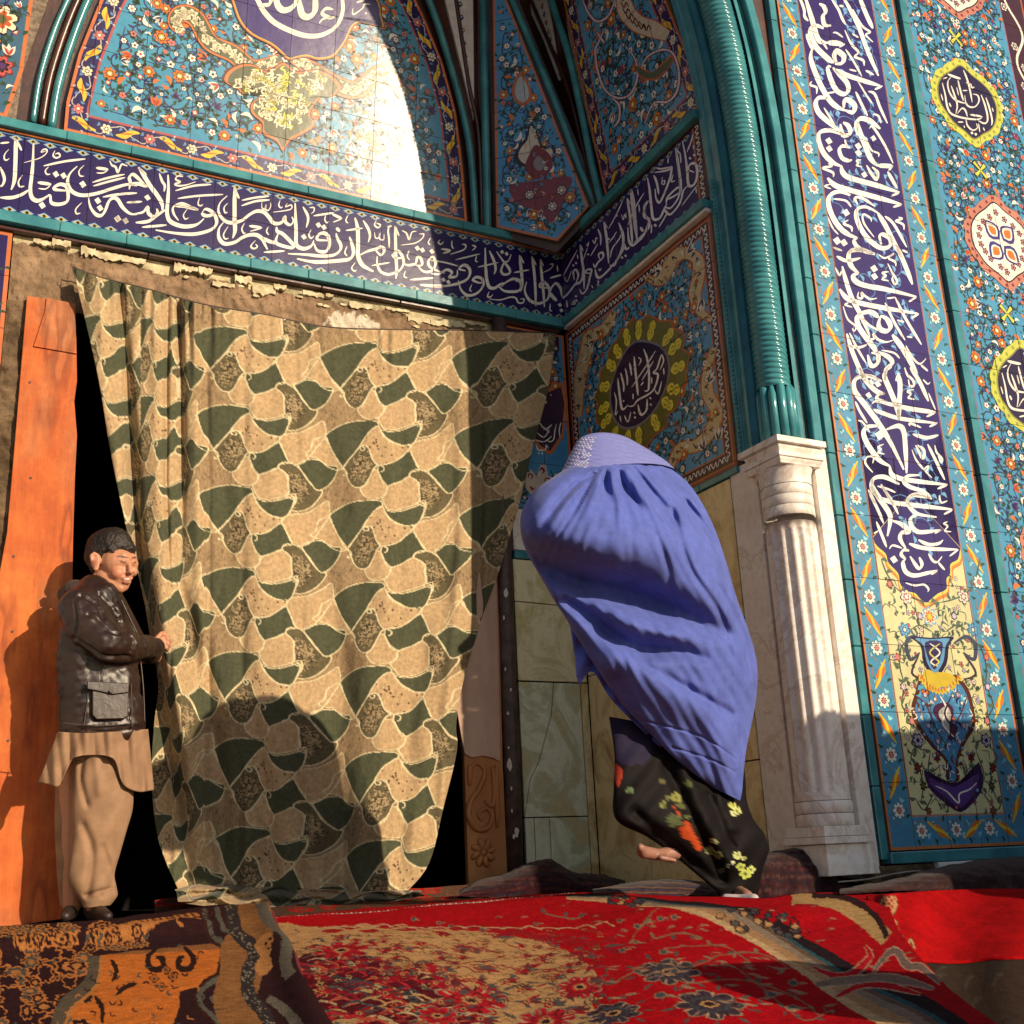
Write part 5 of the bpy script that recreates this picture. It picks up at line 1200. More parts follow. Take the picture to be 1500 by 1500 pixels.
def ring(name, z0, z1, r): 
    zs = [z0, z0+.004, (z0+z1)/2, z1-.004, z1]; rs = [r-.003, r, r+.0005, r, r-.003]
    v, f = shaft(zs, rs); mesh(name, v, f, M['marble'], mc, smooth=True)
for k in range(3): ring('neck_ring', 1.355+k*.042, 1.3955+k*.042, .0985)
v, f = shaft([1.480, 1.50, 1.53, 1.545], [.099, .099, .102, .110]); mesh('neck', v, f, M['marble'], mc, smooth=True)
for k in range(2): ring('base_ring', .212+k*.044, .254+k*.044, .101)
def sqring(name, z0, z1, e0, e1, n=4):
    """square moulded block around the column: half sizes e0 (bottom) .. e1 (top)"""
    V = []; zs = np.linspace(z0, z1, n)
    for i, z in enumerate(zs):
        t = i/(n-1); e = e0+(e1-e0)*(t*t*(3-2*t))
        V += [(cxm-e, cym-e, z), (cxm+e, cym-e, z), (cxm+e, cym+e, z), (cxm-e, cym+e, z)]
    F = gridfaces(4, n, True)+[(0, 3, 2, 1), tuple(range(4*n-4, 4*n))]
    o = mesh(name, V, F, M['marble'], mc); md = o.modifiers.new('b', 'BEVEL'); md.width = .003; md.segments = 2; return o
sqring('capital_step', 1.547, 1.572, .100, .108); sqring('capital_step', 1.573, 1.590, .112, .112); sqring('capital_step', 1.591, 1.625, .094, .106); sqring('abacus', 1.626, 1.652, .122, .122)
sqring('base_block', .045, .150, .118, .098); sqring('base_step', .151, .175, .112, .108); sqring('base_step', .176, .211, .104, .100)
# white marble surround of the notch
box('surround', XC-.006, XC+.06, 3.405, 3.565, .03, 1.632, M['marble'], mc, .003)
box('surround', fx(1197, 740)-.0, fx(1213, 740)+.012, YF-.012, 3.40, .03, 1.640, M['marble'], mc, .003)
box('surround', XC+.06, fx(1197, 740), 3.402, 3.45, .03, 1.640, M['marble'], mc)
box('surround', XC+.01, fx(1213, 740)+.010, YF-.010, 3.42, 1.641, 1.657, M['marble'], mc, .002)
# ================================================================== PAINTED CLOTH TOOLS
class Canvas:
    def __init__(s, x0, y0, x1, y1, res, base):
        s.x0, s.y0, s.res = x0, y0, res
        s.w, s.h = int((x1-x0)*res), int((y1-y0)*res)
        s.a = np.empty((s.h, s.w, 3), np.float32); s.a[:] = base
    def poly(s, pts, col, n=0, closed=True):
        P = np.array(catmull(pts, n, True) if n else pts, float)
        P = (P-[s.x0, s.y0])*s.res
        xa, ya = np.floor(P.min(0)).astype(int); xb, yb = np.ceil(P.max(0)).astype(int)+1
        xa, ya, xb, yb = max(xa, 0), max(ya, 0), min(xb, s.w), min(yb, s.h)
        if xa >= xb or ya >= yb: return
        X = np.arange(xa, xb)[None, :]+.5; Y = np.arange(ya, yb)[:, None]+.5
        ins = np.zeros((yb-ya, xb-xa), bool)
        for i in range(len(P)):
            x1, y1 = P[i]; x2, y2 = P[(i+1) % len(P)]
            if y1 == y2: continue
            c = ((y1 > Y) != (y2 > Y)) & (X < (x2-x1)*(Y-y1)/(y2-y1)+x1)
            ins ^= c
        s.a[ya:yb, xa:xb][ins] = col
    def line(s, pts, w, col, n=5, taper=1.0):
        C = catmull(pts, n) if n else np.array(pts, float)
        K = len(C); T = np.gradient(C, axis=0); L = np.hypot(T[:, 0], T[:, 1])+1e-9
        N = np.stack([-T[:, 1]/L, T[:, 0]/L], 1); t = np.linspace(0, 1, K)
        W = (w/2*(taper+(1-taper)*np.minimum(1, 4*np.minimum(t, 1-t))))[:, None]
        A, B = C+N*W, C-N*W
        for i in range(K-1): s.poly([A[i], A[i+1], B[i+1], B[i]], col)
    def flower(s, x, y, rx, ry, cols, n=6, rot=0):
        for f, c in cols:
            s.poly([(x+rx*f*(.60+.40*abs(math.cos(n*a/2+rot))**.6)*math.cos(a), y+ry*f*(.60+.40*abs(math.cos(n*a/2+rot))**.6)*math.sin(a)) for a in np.linspace(0, 6.283, 33)[:-1]], c)
    def leaf(s, x, y, L, w, a, c, sq=1.0):
        s.poly([(x+math.cos(a)*L*t-math.sin(a)*q*w*math.sin(math.pi*t), y+sq*(math.sin(a)*L*t+math.cos(a)*q*w*math.sin(math.pi*t))) for t, q in ((0, 0), (.3, 1), (.6, 1), (1, 0), (.6, -1), (.3, -1))], c)
    def get(s, x, y, wrap=False):
        X = (x-s.x0)*s.res-.5; Y = (y-s.y0)*s.res-.5
        i = np.floor(X).astype(int); j = np.floor(Y).astype(int); fx_ = (X-i)[:, None]; fy_ = (Y-j)[:, None]
        if wrap: m = lambda q, n: q % n
        else: m = lambda q, n: np.clip(q, 0, n-1)
        g = lambda a, b: s.a[m(b, s.h), m(a, s.w)]
        return (g(i, j)*(1-fx_)+g(i+1, j)*fx_)*(1-fy_)+(g(i, j+1)*(1-fx_)+g(i+1, j+1)*fx_)*fy_
def rays(px, py):
    c = np.stack([(px-750)/FPX, -(py-750)/FPX, np.ones_like(px)], 1); return c@AX
def unproj_y(px, py, y):
    d = rays(px, py); t = (y-CAM[1])/d[:, 1]; return CAM+d*t[:, None]
def unproj_terr(px, py, h=0.0, ymax=4.74, ymin=.75):
    d = rays(px, py); lo = np.full(len(px), ymin); hi = np.full(len(px), ymax)
    tv = np.vectorize(terr)
    for _ in range(26):
        y = (lo+hi)/2; x = d[:, 0]/d[:, 1]*y; z = CAM[2]+d[:, 2]/d[:, 1]*y
        above = z > tv(x, y)+h
        lo = np.where(above, y, lo); hi = np.where(above, hi, y)
    y = (lo+hi)/2
    return np.stack([d[:, 0]/d[:, 1]*y, y, CAM[2]+d[:, 2]/d[:, 1]*y], 1)
def coons(top, bot, left, right, nu, nv):
    def rs(P, n):
        P = catmull(P, 12); d = np.concatenate([[0], np.cumsum(np.hypot(*(P[1:]-P[:-1]).T))]); d /= d[-1]
        t = np.linspace(0, 1, n); return np.stack([np.interp(t, d, P[:, 0]), np.interp(t, d, P[:, 1])], 1)
    T, B, L, R = rs(top, nu), rs(bot, nu), rs(left, nv), rs(right, nv)
    u = np.linspace(0, 1, nu)[None, :, None]; v = np.linspace(0, 1, nv)[:, None, None]
    S = (1-v)*T[None]+v*B[None]+(1-u)*L[:, None]+u*R[:, None]
    S -= (1-u)*(1-v)*T[0]+u*(1-v)*T[-1]+(1-u)*v*B[0]+u*v*B[-1]
    U, V = np.meshgrid(np.linspace(0, 1, nu), np.linspace(0, 1, nv))
    return S[..., 0].ravel(), S[..., 1].ravel(), U.ravel(), V.ravel()

def fabricmat(name, rough=.85, weave=900, bmp=.25, dist=.0012, namt=.25, sheen=.3, fold=0.0, spec=.2):
    m, nt, b = newmat(name)
    a = nd(nt, 'ShaderNodeAttribute', attribute_name='Col')
    n = noise(nt, 60, 6, .7); r = ramp(nt, [(.3, (1-namt,)*3), (.7, (1.08,)*3)])
    nt.links.new(n.outputs[0], r.inputs[0]); c = mixc(nt, 1.0, a.outputs['Color'], r.outputs[0], 'MULTIPLY')
    nt.links.new(c, b.inputs['Base Color']); b.inputs['Roughness'].default_value = rough
    b.inputs['Sheen Weight'].default_value = sheen; b.inputs['Specular IOR Level'].default_value = spec
    n2 = noise(nt, weave, 2, .5, scaled(nt, 1, 1, .5)); n3 = noise(nt, 22, 3)
    mx = nt.nodes.new('ShaderNodeMath'); mx.operation = 'ADD'; mu = nt.nodes.new('ShaderNodeMath'); mu.operation = 'MULTIPLY'; mu.inputs[1].default_value = 2.0
    nt.links.new(n3.outputs[0], mu.inputs[0]); nt.links.new(n2.outputs[0], mx.inputs[0]); nt.links.new(mu.outputs[0], mx.inputs[1])
    bump(nt, b, mx.outputs[0], bmp, dist); return m
M['curtain'] = fabricmat('curtain_fabric', .9, 500, .4, .002, .45, .1)
M['rug'] = fabricmat('rug_pile', .95, 420, .9, .004, .35, .0, spec=.05)
M['shawl'] = fabricmat('woven_shawl', .95, 500, .6, .003, .35, .1, spec=.1)

# ------------------------------------------------------------------ DOORWAY THINGS
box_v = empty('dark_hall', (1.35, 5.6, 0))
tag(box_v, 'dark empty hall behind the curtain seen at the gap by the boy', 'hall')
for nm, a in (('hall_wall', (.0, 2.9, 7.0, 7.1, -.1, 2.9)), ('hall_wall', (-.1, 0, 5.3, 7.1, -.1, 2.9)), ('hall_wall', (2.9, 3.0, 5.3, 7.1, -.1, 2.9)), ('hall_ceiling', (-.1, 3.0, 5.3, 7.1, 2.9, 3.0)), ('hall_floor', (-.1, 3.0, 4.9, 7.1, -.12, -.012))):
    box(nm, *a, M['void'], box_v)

pb = empty('plywood_board', (.3, 4.78, 0))
tag(pb, 'orange sunlit wooden board standing behind the boy on the left of the doorway', 'board')
def ypt(px, py, y): return tuple(hit(px, py, 1, y))
prism('board', [ypt(x, y, 4.775) for x, y in ((39, 436), (108, 446), (111, 500), (112, 560), (108, 590), (112, 640), (109, 700), (106, 800), (104, 1000), (98, 1345), (-70, 1368), (-40, 1100), (-12, 900), (10, 780), (22, 640), (32, 520))], (0, -1, 0), .018, M['ply'], pb, .0015)
prism('patch_sheet', [ypt(x, y, 4.756) for x, y in ((68, 437), (110, 446), (111, 500), (112, 519), (84, 514), (49, 508), (58, 480), (66, 455))], (0, -1, 0), .007, M['ply'], pb, .001)
for x, y in ((20, 815), (18, 925), (12, 1085), (44, 560), (80, 462), (45, 700)):
    p = hit(x, y, 1, 4.757); v, f = tube([p, p+np.array([0, -.004, 0])], .005, 8); mesh('nail', v, f, M['iron'], pb)

dj = empty('carved_door_jamb', (2.33, 4.76, 0))
tag(dj, 'carved wooden door jamb with scroll and blossom relief beside the iron post', 'door jamb')
J = lambda px, py, y=4.79: ypt(px, py, y)
prism('jamb_board', [J(672, 840), (J(728, 900)[0], 4.79, J(728, 840)[2]), J(732, 1110), J(740, 1308), J(683, 1308), J(679, 1200), J(676, 1105), J(668, 1060), J(669, 1000)], (0, -1, 0), .03, M['carved'], dj, .002)
M['pinkboard'] = simple('faded_board', (.42,.27,.20), (.58,.40,.31), 7, .8, .5, 60, stretch=(1, 1, .3))
prism('cover_sheet', [J(690, 700, 4.757), J(722, 700, 4.757), J(730, 1000, 4.757), J(732, 1116, 4.757), J(720, 1110, 4.757), J(705, 1107, 4.757), J(690, 1110, 4.757), J(680, 1104, 4.757), J(675, 1080, 4.757), J(669, 1045, 4.757), J(671, 1000, 4.757), J(676, 900, 4.757)], (0, -1, 0), .008, M['pinkboard'], dj, .0015)
def relief(name, ptlist, w, y=4.757):
    L_ = []
    for pts in ptlist:
        C = catmull(pts, 6); P = unproj_y(C[:, 0], C[:, 1], np.full(len(C), y)); t = np.linspace(0, 1, len(C))
        L_.append(tube(P, w*(.35+.65*np.sin(math.pi*np.clip(t*.9+.08, 0, 1)))*4.85/FPX, 7))
    v, f = joinvf(L_); return mesh(name, v, f, M['carved'], dj, smooth=True)
cj = lambda L_: [(600+x/5, 1180+y/5) for x, y in L_]
c5 = lambda L_: [(600+x/2.727, 850+y/2.727) for x, y in L_]
for pts in ([(235, 770), (265, 730), (300, 760), (280, 830), (245, 880), (235, 940), (265, 990), (310, 990), (330, 940), (305, 910), (275, 935), (290, 960)], [(330, 740), (340, 850), (330, 900), (300, 880)], [(240, 735), (240, 820)], [(345, 740), (350, 990)]):
    relief('scroll', [c5(pts)], 5.0)
cx_, cy_ = 540, 345
for k in range(8):
    a = k*math.pi/4+.39; relief('petal', [cj([(cx_+25*math.cos(a), cy_+22*math.sin(a)), (cx_+60*math.cos(a+.15), cy_+70*math.sin(a+.15)), (cx_+90*math.cos(a-.05), cy_+110*math.sin(a-.05))])], 5.5)
relief('petal', [cj([(cx_-20, cy_), (cx_+20, cy_)])], 6)

ip = empty('iron_post', (2.46, 4.72, 0))
tag(ip, 'rusty dark iron post flecked with white paint at the right of the curtain', 'post')
pts = [ypt(x, y, 4.765) for x, y in ((731, 470), (733, 640), (738, 830), (744, 1000), (750, 1130), (754, 1290))]
v, f = tube(pts, .040, 20); mesh('post', v, f, M['iron'], ip, smooth=True)
M['fleck'] = simple('white_paint_fleck', (.50,.47,.45), (.66,.62,.58), 50, .7, .4)
for x, y, s_ in ((741, 868, 6), (738, 905, 3), (748, 1010, 3), (744, 1045, 3), (746, 1120, 8), (749, 1155, 3), (757, 1218, 7), (753, 1225, 4), (740, 980, 2.5), (750, 1188, 2.5), (745, 1095, 2.5)):
    n = 9; a0 = rnd.uniform(0, 6)
    P = []
    for i in range(n):
        qx = x+s_*.55*rnd.uniform(.5, 1.1)*math.cos(a0+i*6.283/n); qy = y+s_*1.3*rnd.uniform(.5, 1.1)*math.sin(a0+i*6.283/n)
        P.append(ypt(qx, qy, 4.7235))
    prism('paint_fleck', P, (0, -1, 0), .001, M['fleck'], ip)

# ------------------------------------------------------------------ CURTAIN
GD = (.080,.088,.050); SP = (.13,.108,.058); TN_ = (.53,.37,.205); ST = (.35,.245,.135); LN = (.74,.64,.40)
O_ = np.array([100., 245.]); Av = np.array([1150., 20.]); Bv = np.array([35., 715.])
Minv = np.linalg.inv(np.array([Av, Bv]).T)
cu = Canvas(0, 0, 1, 1, 360, ST)
def uc(P): return [tuple(Minv@(np.array(p, float)-O_)) for p in P]
rr_ = np.random.RandomState(3)
for k in range(700):
    x, y = rr_.rand(2); w_ = .003; h_ = .02+.03*rr_.rand(); cu.poly([(x, y), (x+w_, y), (x+w_, y+h_), (x, y+h_)], (.17,.11,.07))
REG = [([(100, 245), (200, 170), (330, 120), (460, 105), (580, 110), (605, 150), (540, 190), (480, 260), (420, 350), (345, 440), (270, 525), (190, 420), (140, 330)], GD),
 ([(605, 155), (540, 190), (480, 260), (430, 340), (500, 330), (525, 380), (550, 450), (590, 500), (660, 503), (740, 475), (810, 415), (880, 330), (780, 325), (700, 290), (640, 230)], 'dot'),
 ([(630, 190), (700, 205), (800, 190), (900, 150), (950, 140), (940, 230), (885, 325), (790, 325), (700, 280), (650, 230)], GD),
 ([(430, 345), (350, 440), (280, 525), (305, 580), (340, 660), (400, 705), (470, 690), (520, 620), (560, 540), (590, 500), (550, 450), (530, 380), (490, 335)], 'sp'),
 ([(100, 245), (140, 330), (190, 420), (270, 525), (215, 550), (120, 520), (40, 460), (-60, 435), (-20, 380), (0, 300), (50, 265)], TN_),
 ([(560, 550), (600, 560), (640, 640), (690, 700), (670, 760), (610, 800), (500, 795), (440, 720), (490, 680), (530, 600)], TN_),
 ([(650, 500), (740, 475), (860, 380), (900, 440), (950, 545), (880, 570), (860, 610), (790, 650), (700, 690), (650, 670), (610, 590), (600, 560), (610, 510)], GD),
 ([(690, 700), (790, 650), (860, 610), (930, 650), (945, 740), (945, 830), (850, 880), (750, 905), (690, 895), (650, 830), (640, 800), (680, 750)], TN_),
 ([(870, 605), (900, 555), (970, 550), (1040, 600), (1100, 680), (1170, 755), (1220, 760), (1200, 820), (1130, 910), (1050, 960), (970, 965), (1000, 880), (990, 820), (950, 830), (945, 740), (940, 660)], 'sp'),
 ([(870, 370), (885, 320), (950, 285), (1050, 260), (1150, 190), (1230, 130), (1250, 180), (1250, 260), (1180, 370), (1100, 500), (1010, 555), (950, 540), (905, 450)], TN_),
 ([(1020, 555), (1100, 500), (1190, 490), (1280, 530), (1365, 545), (1340, 630), (1270, 710), (1180, 760), (1130, 710), (1080, 640)], GD)]
CURL = [[(430, 345), (440, 370), (470, 372), (480, 350), (460, 345)], [(270, 525), (310, 560), (310, 600), (280, 605), (285, 590)], [(560, 540), (600, 508), (650, 520), (655, 550), (630, 565)], [(900, 150), (900, 120), (930, 118), (955, 145), (925, 155)], [(870, 610), (875, 580), (910, 552)]]
SH_ = [(i, j) for i in (-1, 0, 1) for j in (-1, 0, 1)]
def shift(P, i, j): return [(p[0]+i*Av[0]+j*Bv[0], p[1]+i*Av[1]+j*Bv[1]) for p in P]
for P, c in REG:
    for i, j in SH_: cu.poly(uc(catmull(shift(P, i, j), 4, True)), c if not isinstance(c, str) else (TN_ if c == 'dot' else SP))
    if c == 'dot':
        for k in range(46):
            x = 430+rr_.rand()*450; y = 170+rr_.rand()*330
            C = catmull(P, 3, True)
            ins = False
            for a in range(len(C)):
                x1, y1 = C[a]; x2, y2 = C[(a+1) % len(C)]
                if (y1 > y) != (y2 > y) and x < (x2-x1)*(y-y1)/(y2-y1)+x1: ins = not ins
            if ins: cu.poly(uc([(x-11, y), (x, y-11), (x+11, y), (x, y+11)]), (.10,.05,.03))
    if c == 'sp':
        C = np.array(P); 
        for k in range(240):
            w = rr_.dirichlet(np.ones(len(P))*.35); x, y = w@C; cu.poly(uc([(x-9, y), (x, y-7), (x+12, y), (x, y+7)]), (.40,.30,.17) if k % 3 else (.05,.035,.02))
for P, c in REG:
    for i, j in SH_:
        Q = catmull(shift(P, i, j), 4, True); Q = np.vstack([Q, Q[:1]]); cu.line(uc(Q), .0100, LN, 0)
for P in CURL:
    for i, j in SH_: cu.line(uc(shift(P, i, j)), .011, LN, 4)
nu, nv = 500, 560
top = [(106, 392), (150, 408), (215, 424), (300, 447), (390, 462), (480, 480), (600, 484), (700, 485), (815, 489)]
left = [(106, 392), (125, 470), (145, 560), (160, 650), (182, 760), (205, 850), (220, 930), (232, 1000), (226, 1060), (222, 1140), (232, 1230), (262, 1306)]
right = [(815, 489), (803, 570), (782, 650), (760, 740), (733, 830), (706, 905), (697, 935), (678, 1000), (668, 1060), (669, 1100), (650, 1180), (628, 1265), (592, 1310)]
bot = [(262, 1306), (330, 1308), (400, 1314), (480, 1312), (540, 1316), (592, 1310)]
px, py, U, V_ = coons(top, bot, left, right, nu, nv)
def crease(pts, w, amp):
    Y = np.array([p[1] for p in pts], float); Xc_ = np.interp(py, Y, [p[0] for p in pts]); W = w if np.isscalar(w) else np.interp(py, Y, w)
    Am = amp if np.isscalar(amp) else np.interp(py, Y, amp)
    return Am*np.exp(-((px-Xc_)/W)**2)
y = np.full(len(px), 4.70)
y += crease([(178, 420), (190, 600), (202, 800), (214, 900), (240, 1060), (262, 1200), (280, 1310)], [5, 8, 9, 12, 16, 20, 20], [.03, .06, .11, .11, .09, .08, .04])
y += crease([(262, 430), (266, 560), (268, 700), (262, 850), (300, 1000), (330, 1310)], [5, 5, 5, 9, 20, 25], [.05, .05, .035, .02, .04, .05])
y -= crease([(225, 430), (235, 700), (240, 900), (270, 1100), (290, 1310)], [14, 16, 20, 28, 28], [.02, .035, .05, .07, .05])
y -= crease([(140, 400), (160, 600), (186, 800), (200, 900), (208, 950)], [12, 12, 12, 12, 14], [.02, .03, .05, .05, .02])
y += crease([(700, 480), (704, 700), (700, 900), (668, 1100), (640, 1310)], [7, 8, 9, 8, 10], [.015, .035, .05, .03, .03])
y += crease([(640, 480), (640, 800), (600, 1000), (580, 1310)], [30, 30, 22, 14], [.01, .02, .04, .05])
y -= crease([(560, 480), (560, 800), (560, 1310)], 60, [.01, .05, .05]); y -= crease([(400, 480), (390, 800), (400, 1310)], 70, [.01, .04, .08])
y += crease([(470, 480), (480, 800), (500, 1100), (500, 1310)], [20, 26, 26, 18], [.0, .02, .06, .08])
y += crease([(330, 480), (335, 800), (380, 1100), (400, 1310)], [18, 20, 22, 16], [.0, .012, .04, .07])
y += crease([(760, 480), (740, 700), (715, 880), (700, 1310)], [16, 12, 10, 10], [.01, .03, .03, .0])
# small gathers along the hung edge
g = np.clip(1-(V_)/.16, 0, 1)**1.5
y += g*(np.where(px < 330, 1, .25))*.012*np.sin(px/4.2+4*np.sin(px/23))+g*np.where(px < 330, 1, .3)*.008*np.sin(px/2.3)
y += .004*np.sin(px/17+py/60)+.003*np.sin(px/9-py/33)+.010*vnoise(np.stack([px, py*.35, 0*px], 1), 90, 15)
y += crease([(360, 440), (356, 800), (350, 1310)], 7, [.012, .006, .02])+crease([(430, 470), (440, 800), (450, 1310)], 6, [.010, .004, .02])+crease([(590, 480), (585, 900), (560, 1310)], 8, [.006, .012, .03])+crease([(245, 430), (243, 700), (250, 900)], 4, [.03, .03, .01])+crease([(300, 440), (306, 700)], 5, [.02, .012])
y -= crease([(283, 440), (290, 800), (310, 1310)], 10, [.02, .02, .03])+crease([(672, 480), (676, 800), (650, 1100)], 9, [.008, .02, .02])
by = np.clip((V_-.78)/.22, 0, 1)
y += by*.02*np.sin(px/13+py/19)-by**2*.05
W3 = unproj_y(px, py, y)
xp = np.where(px < 300, 300-(300-px)*1.75-(y-4.70)*260, px-(y-4.70)*150)
xp = np.where(px < 206, xp-60, xp)
fsag = np.interp(xp, [0, 278, 476, 661, 800], [-40, -32, 0, 3, -6])
jj = (py-639-fsag)/(116+.012*(py-640)); ii = (xp-476-.05*(py-639))/190
C3 = cu.get(ii-np.floor(ii), jj-np.floor(jj), wrap=True)
ct = empty('doorway_curtain', (.44, 4.70, 2.6))
tag(ct, 'camouflage-like green and tan curtain with cream swirl outlines hung across the doorway', 'curtain')
cm = mesh('cloth', W3, gridfaces(nu, nv), M['curtain'], ct, smooth=True, vcols=C3)
md = cm.modifiers.new('s', 'SOLIDIFY'); md.thickness = .003; md.offset = 0
Ct = catmull([(x, y-1) for x, y in top], 8); P = unproj_y(Ct[:, 0], Ct[:, 1], np.full(len(Ct), 4.712)); v, f = tube(P, .0035, 6)
mesh('hanging_cord', v, f, M['iron'], ct, smooth=True)
p = hit(417, 468, 1, 4.69); v, f = tube([p+np.array([0, .05, 0]), p], .0045, 8); mesh('nail', v, f, M['fleck'], ct)

# the foot of the curtain lies bunched on the floor
nu, nv = 220, 40
px, py, U, V_ = coons([(256, 1303), (300, 1294), (380, 1298), (520, 1304), (610, 1304)], [(262, 1322), (330, 1330), (440, 1332), (540, 1326), (624, 1312)], [(256, 1303), (262, 1322)], [(610, 1304), (624, 1312)], nu, nv)
yy = 4.62-.20*np.sin(V_*math.pi*.5)+.030*np.sin(V_*14+U*9+1.5*np.sin(U*17))+.018*vnoise(np.stack([U*8, V_*2, 0*U], 1), 1.1, 5)
P = unproj_y(px, py, yy); P[:, 2] += .010*np.sin(U*31+V_*5)*np.sin(V_*math.pi)
Cc = cu.get((px/190) % 1, (py/60+U*.6) % 1, wrap=True)*.75
o = mesh('bunched_hem', P, gridfaces(nu, nv), M['curtain'], ct, smooth=True, vcols=Cc)

# ------------------------------------------------------------------ RUGS
def drape(name, cv, top, bot, left, right, nu, nv, h=0.0, lift=None, label=None, mat='rug', group=None, cat='rug', hfun=None, thick=.012):
    px, py, U, V_ = coons(top, bot, left, right, nu, nv)
    P = unproj_terr(px, py, h)
    q0 = np.stack([px, py*2.2, 0*px], 1)
    col = cv.get(px+vnoise(q0, 22, 2)*1.6+vnoise(q0, 6, 4)*.9, py+vnoise(q0, 17, 3)*1.0)
    col = col*(1+.16*np.random.RandomState(1).uniform(-1, 1, len(px)))[:, None]
    if hfun is not None: P[:, 2] += hfun(px, py, P)
    P[:, 2] += vnoise(P, .5, 5)*.004
    w = vnoise(P*[1, 1, 1], .03, 9, 2)*.10+1
    o = mesh(name, P, gridfaces(nu, nv), M[mat], None, smooth=True, vcols=np.clip(col*w[:, None], 0, 1))
    md = o.modifiers.new('s', 'SOLIDIFY'); md.thickness = thick; md.offset = -1 if True else 1
    o.modifiers['s'].offset = -1
    tag(o, label, cat, group); return o
CRM = (.52,.29,.12); REDR = (.43,.003,.008); DK = (.035,.012,.014); GRY = (.10,.085,.08); SLT = (.06,.07,.08)
rr_ = random.Random(12)
mr = Canvas(360, 1290, 1560, 1600, 2, REDR)
mr.poly([(380, 1378), (470, 1366), (560, 1364), (700, 1372), (800, 1386), (850, 1410), (875, 1440), (868, 1480), (880, 1600), (380, 1600)], CRM, 4)
# blossoms on the cream ground: scattered trios and long leaves, denser towards the viewer
for k in range(260):
    x = rr_.uniform(425, 880); y = 1368+abs(rr_.gauss(0, 1))*60; s_ = .5+(y-1365)/110
    q = rr_.random()
    if q < .45:
        for d in (-5, 0, 5): mr.flower(x+d*s_, y, 3.4*s_, 1.9*s_, [(1, DK), (.62, CRM)], 5)
    elif q < .8: mr.leaf(x, y, rr_.uniform(16, 34)*s_, 2.4*s_, rr_.uniform(-.5, .5)+(3.1 if rr_.random() < .3 else 0), rr_.choice(((.30,.01,.02), (.30,.01,.02), GRY)), .5); 
    else: mr.line([(x, y), (x+12*s_, y-3*s_), (x+26*s_, y+2*s_)], 1.6*s_, (.25,.01,.02))
mr.poly([(430, 1420), (520, 1412), (590, 1432), (660, 1450), (700, 1480), (720, 1600), (430, 1600)], (.10,.008,.015), 4)
for k in range(420):
    x = rr_.uniform(432, 715); y = rr_.uniform(1420, 1560); s_ = .8+(y-1400)/150
    if y < 1420+max(0, (x-560))*.32: continue
    c_ = rr_.choice(((.50,.02,.03), CRM, (.52,.38,.2), SLT, (.55,.10,.05), (.30,.01,.02)))
    if rr_.random() < .45: mr.flower(x, y, rr_.uniform(4, 8)*s_, rr_.uniform(2.2, 4)*s_, [(1, DK), (.82, c_), (.4, DK)], rr_.choice((5, 6)), rr_.uniform(0, 3))
    else: mr.line([(x-14*s_, y), (x, y-5*s_), (x+16*s_, y+1), (x+10, y+5)], 2.2*s_, c_, 4, .3)
for x, y, rx, ry in ((690, 1470, 55, 22), (500, 1405, 42, 15), (850, 1455, 36, 16), (800, 1500, 44, 20), (640, 1500, 30, 16), (980, 1440, 46, 20), (1040, 1490, 50, 22), (900, 1500, 40, 18)):
    b_ = (.48,.012,.02) if x < 900 else (.055,.035,.05)
    mr.flower(x, y, rx, ry, [(1.08, (.30,.22,.15)), (1, b_), (.62, (.20,.01,.02) if x < 900 else SLT), (.5, b_), (.30, CRM), (.18, DK)], 8, rr_.uniform(0, 2))
for x, y in ((720, 1380), (660, 1395), (830, 1405), (760, 1425), (880, 1395), (620, 1440), (690, 1425)):
    mr.leaf(x, y, 44, 6, rr_.uniform(-.6, .6), (.30,.01,.02), .55); mr.leaf(x+4, y, 34, 3.4, rr_.uniform(-.4, .4), GRY, .55)
for k in range(16):
    x = 470+k*27; mr.leaf(x, 1370+rr_.uniform(-3, 5)+max(0, x-700)*.10, 34, 3.6, rr_.uniform(-.2, .2), (.34,.01,.015)); mr.line([(x-8, 1367), (x+10, 1364+rr_.uniform(-3, 3)), (x+26, 1368)], 1.6, (.55,.35,.2))
for k in range(260):
    x = rr_.uniform(560, 880); y = 1372+abs(rr_.gauss(0, 1))*60; s_ = .45+(y-1365)/120
    mr.line([(x, y), (x+7*s_, y-2.5*s_), (x+13*s_, y+1.5*s_)], 1.1*s_, rr_.choice(((.22,.05,.03), (.30,.14,.07), (.14,.09,.06))), 3)
for x, y, rx, ry in ((690, 1470, 55, 22), (500, 1405, 42, 15), (850, 1455, 36, 16), (800, 1500, 44, 20), (980, 1440, 46, 20), (1040, 1490, 50, 22), (900, 1500, 40, 18)):
    for a in range(16):
        a_ = a*.3927+.1; mr.leaf(x+rx*.55*math.cos(a_), y+ry*.55*math.sin(a_), rx*.45, ry*.10, a_, rr_.choice(((.50,.33,.2), (.30,.2,.13), DK)), .45)
    for a in range(9):
        a_ = a*.7; mr.leaf(x+rx*1.05*math.cos(a_), y+ry*1.1*math.sin(a_), rx*.5, ry*.16, a_, GRY, .5)
for k in range(90):
    x = rr_.uniform(440, 870); y = 1374+abs(rr_.gauss(0, 1))*60; s_ = .55+(y-1365)/100; a = rr_.uniform(-.6, .6)
    for d in (-.5, 0, .5): mr.leaf(x, y, 17*s_, 2.6*s_, a+d, rr_.choice(((.36,.01,.02), (.30,.01,.02), (.14,.03,.03), GRY)), .5)
    mr.flower(x, y, 5*s_, 2.8*s_, [(1, (.36,.01,.02)), (.6, CRM), (.3, DK)], 5)
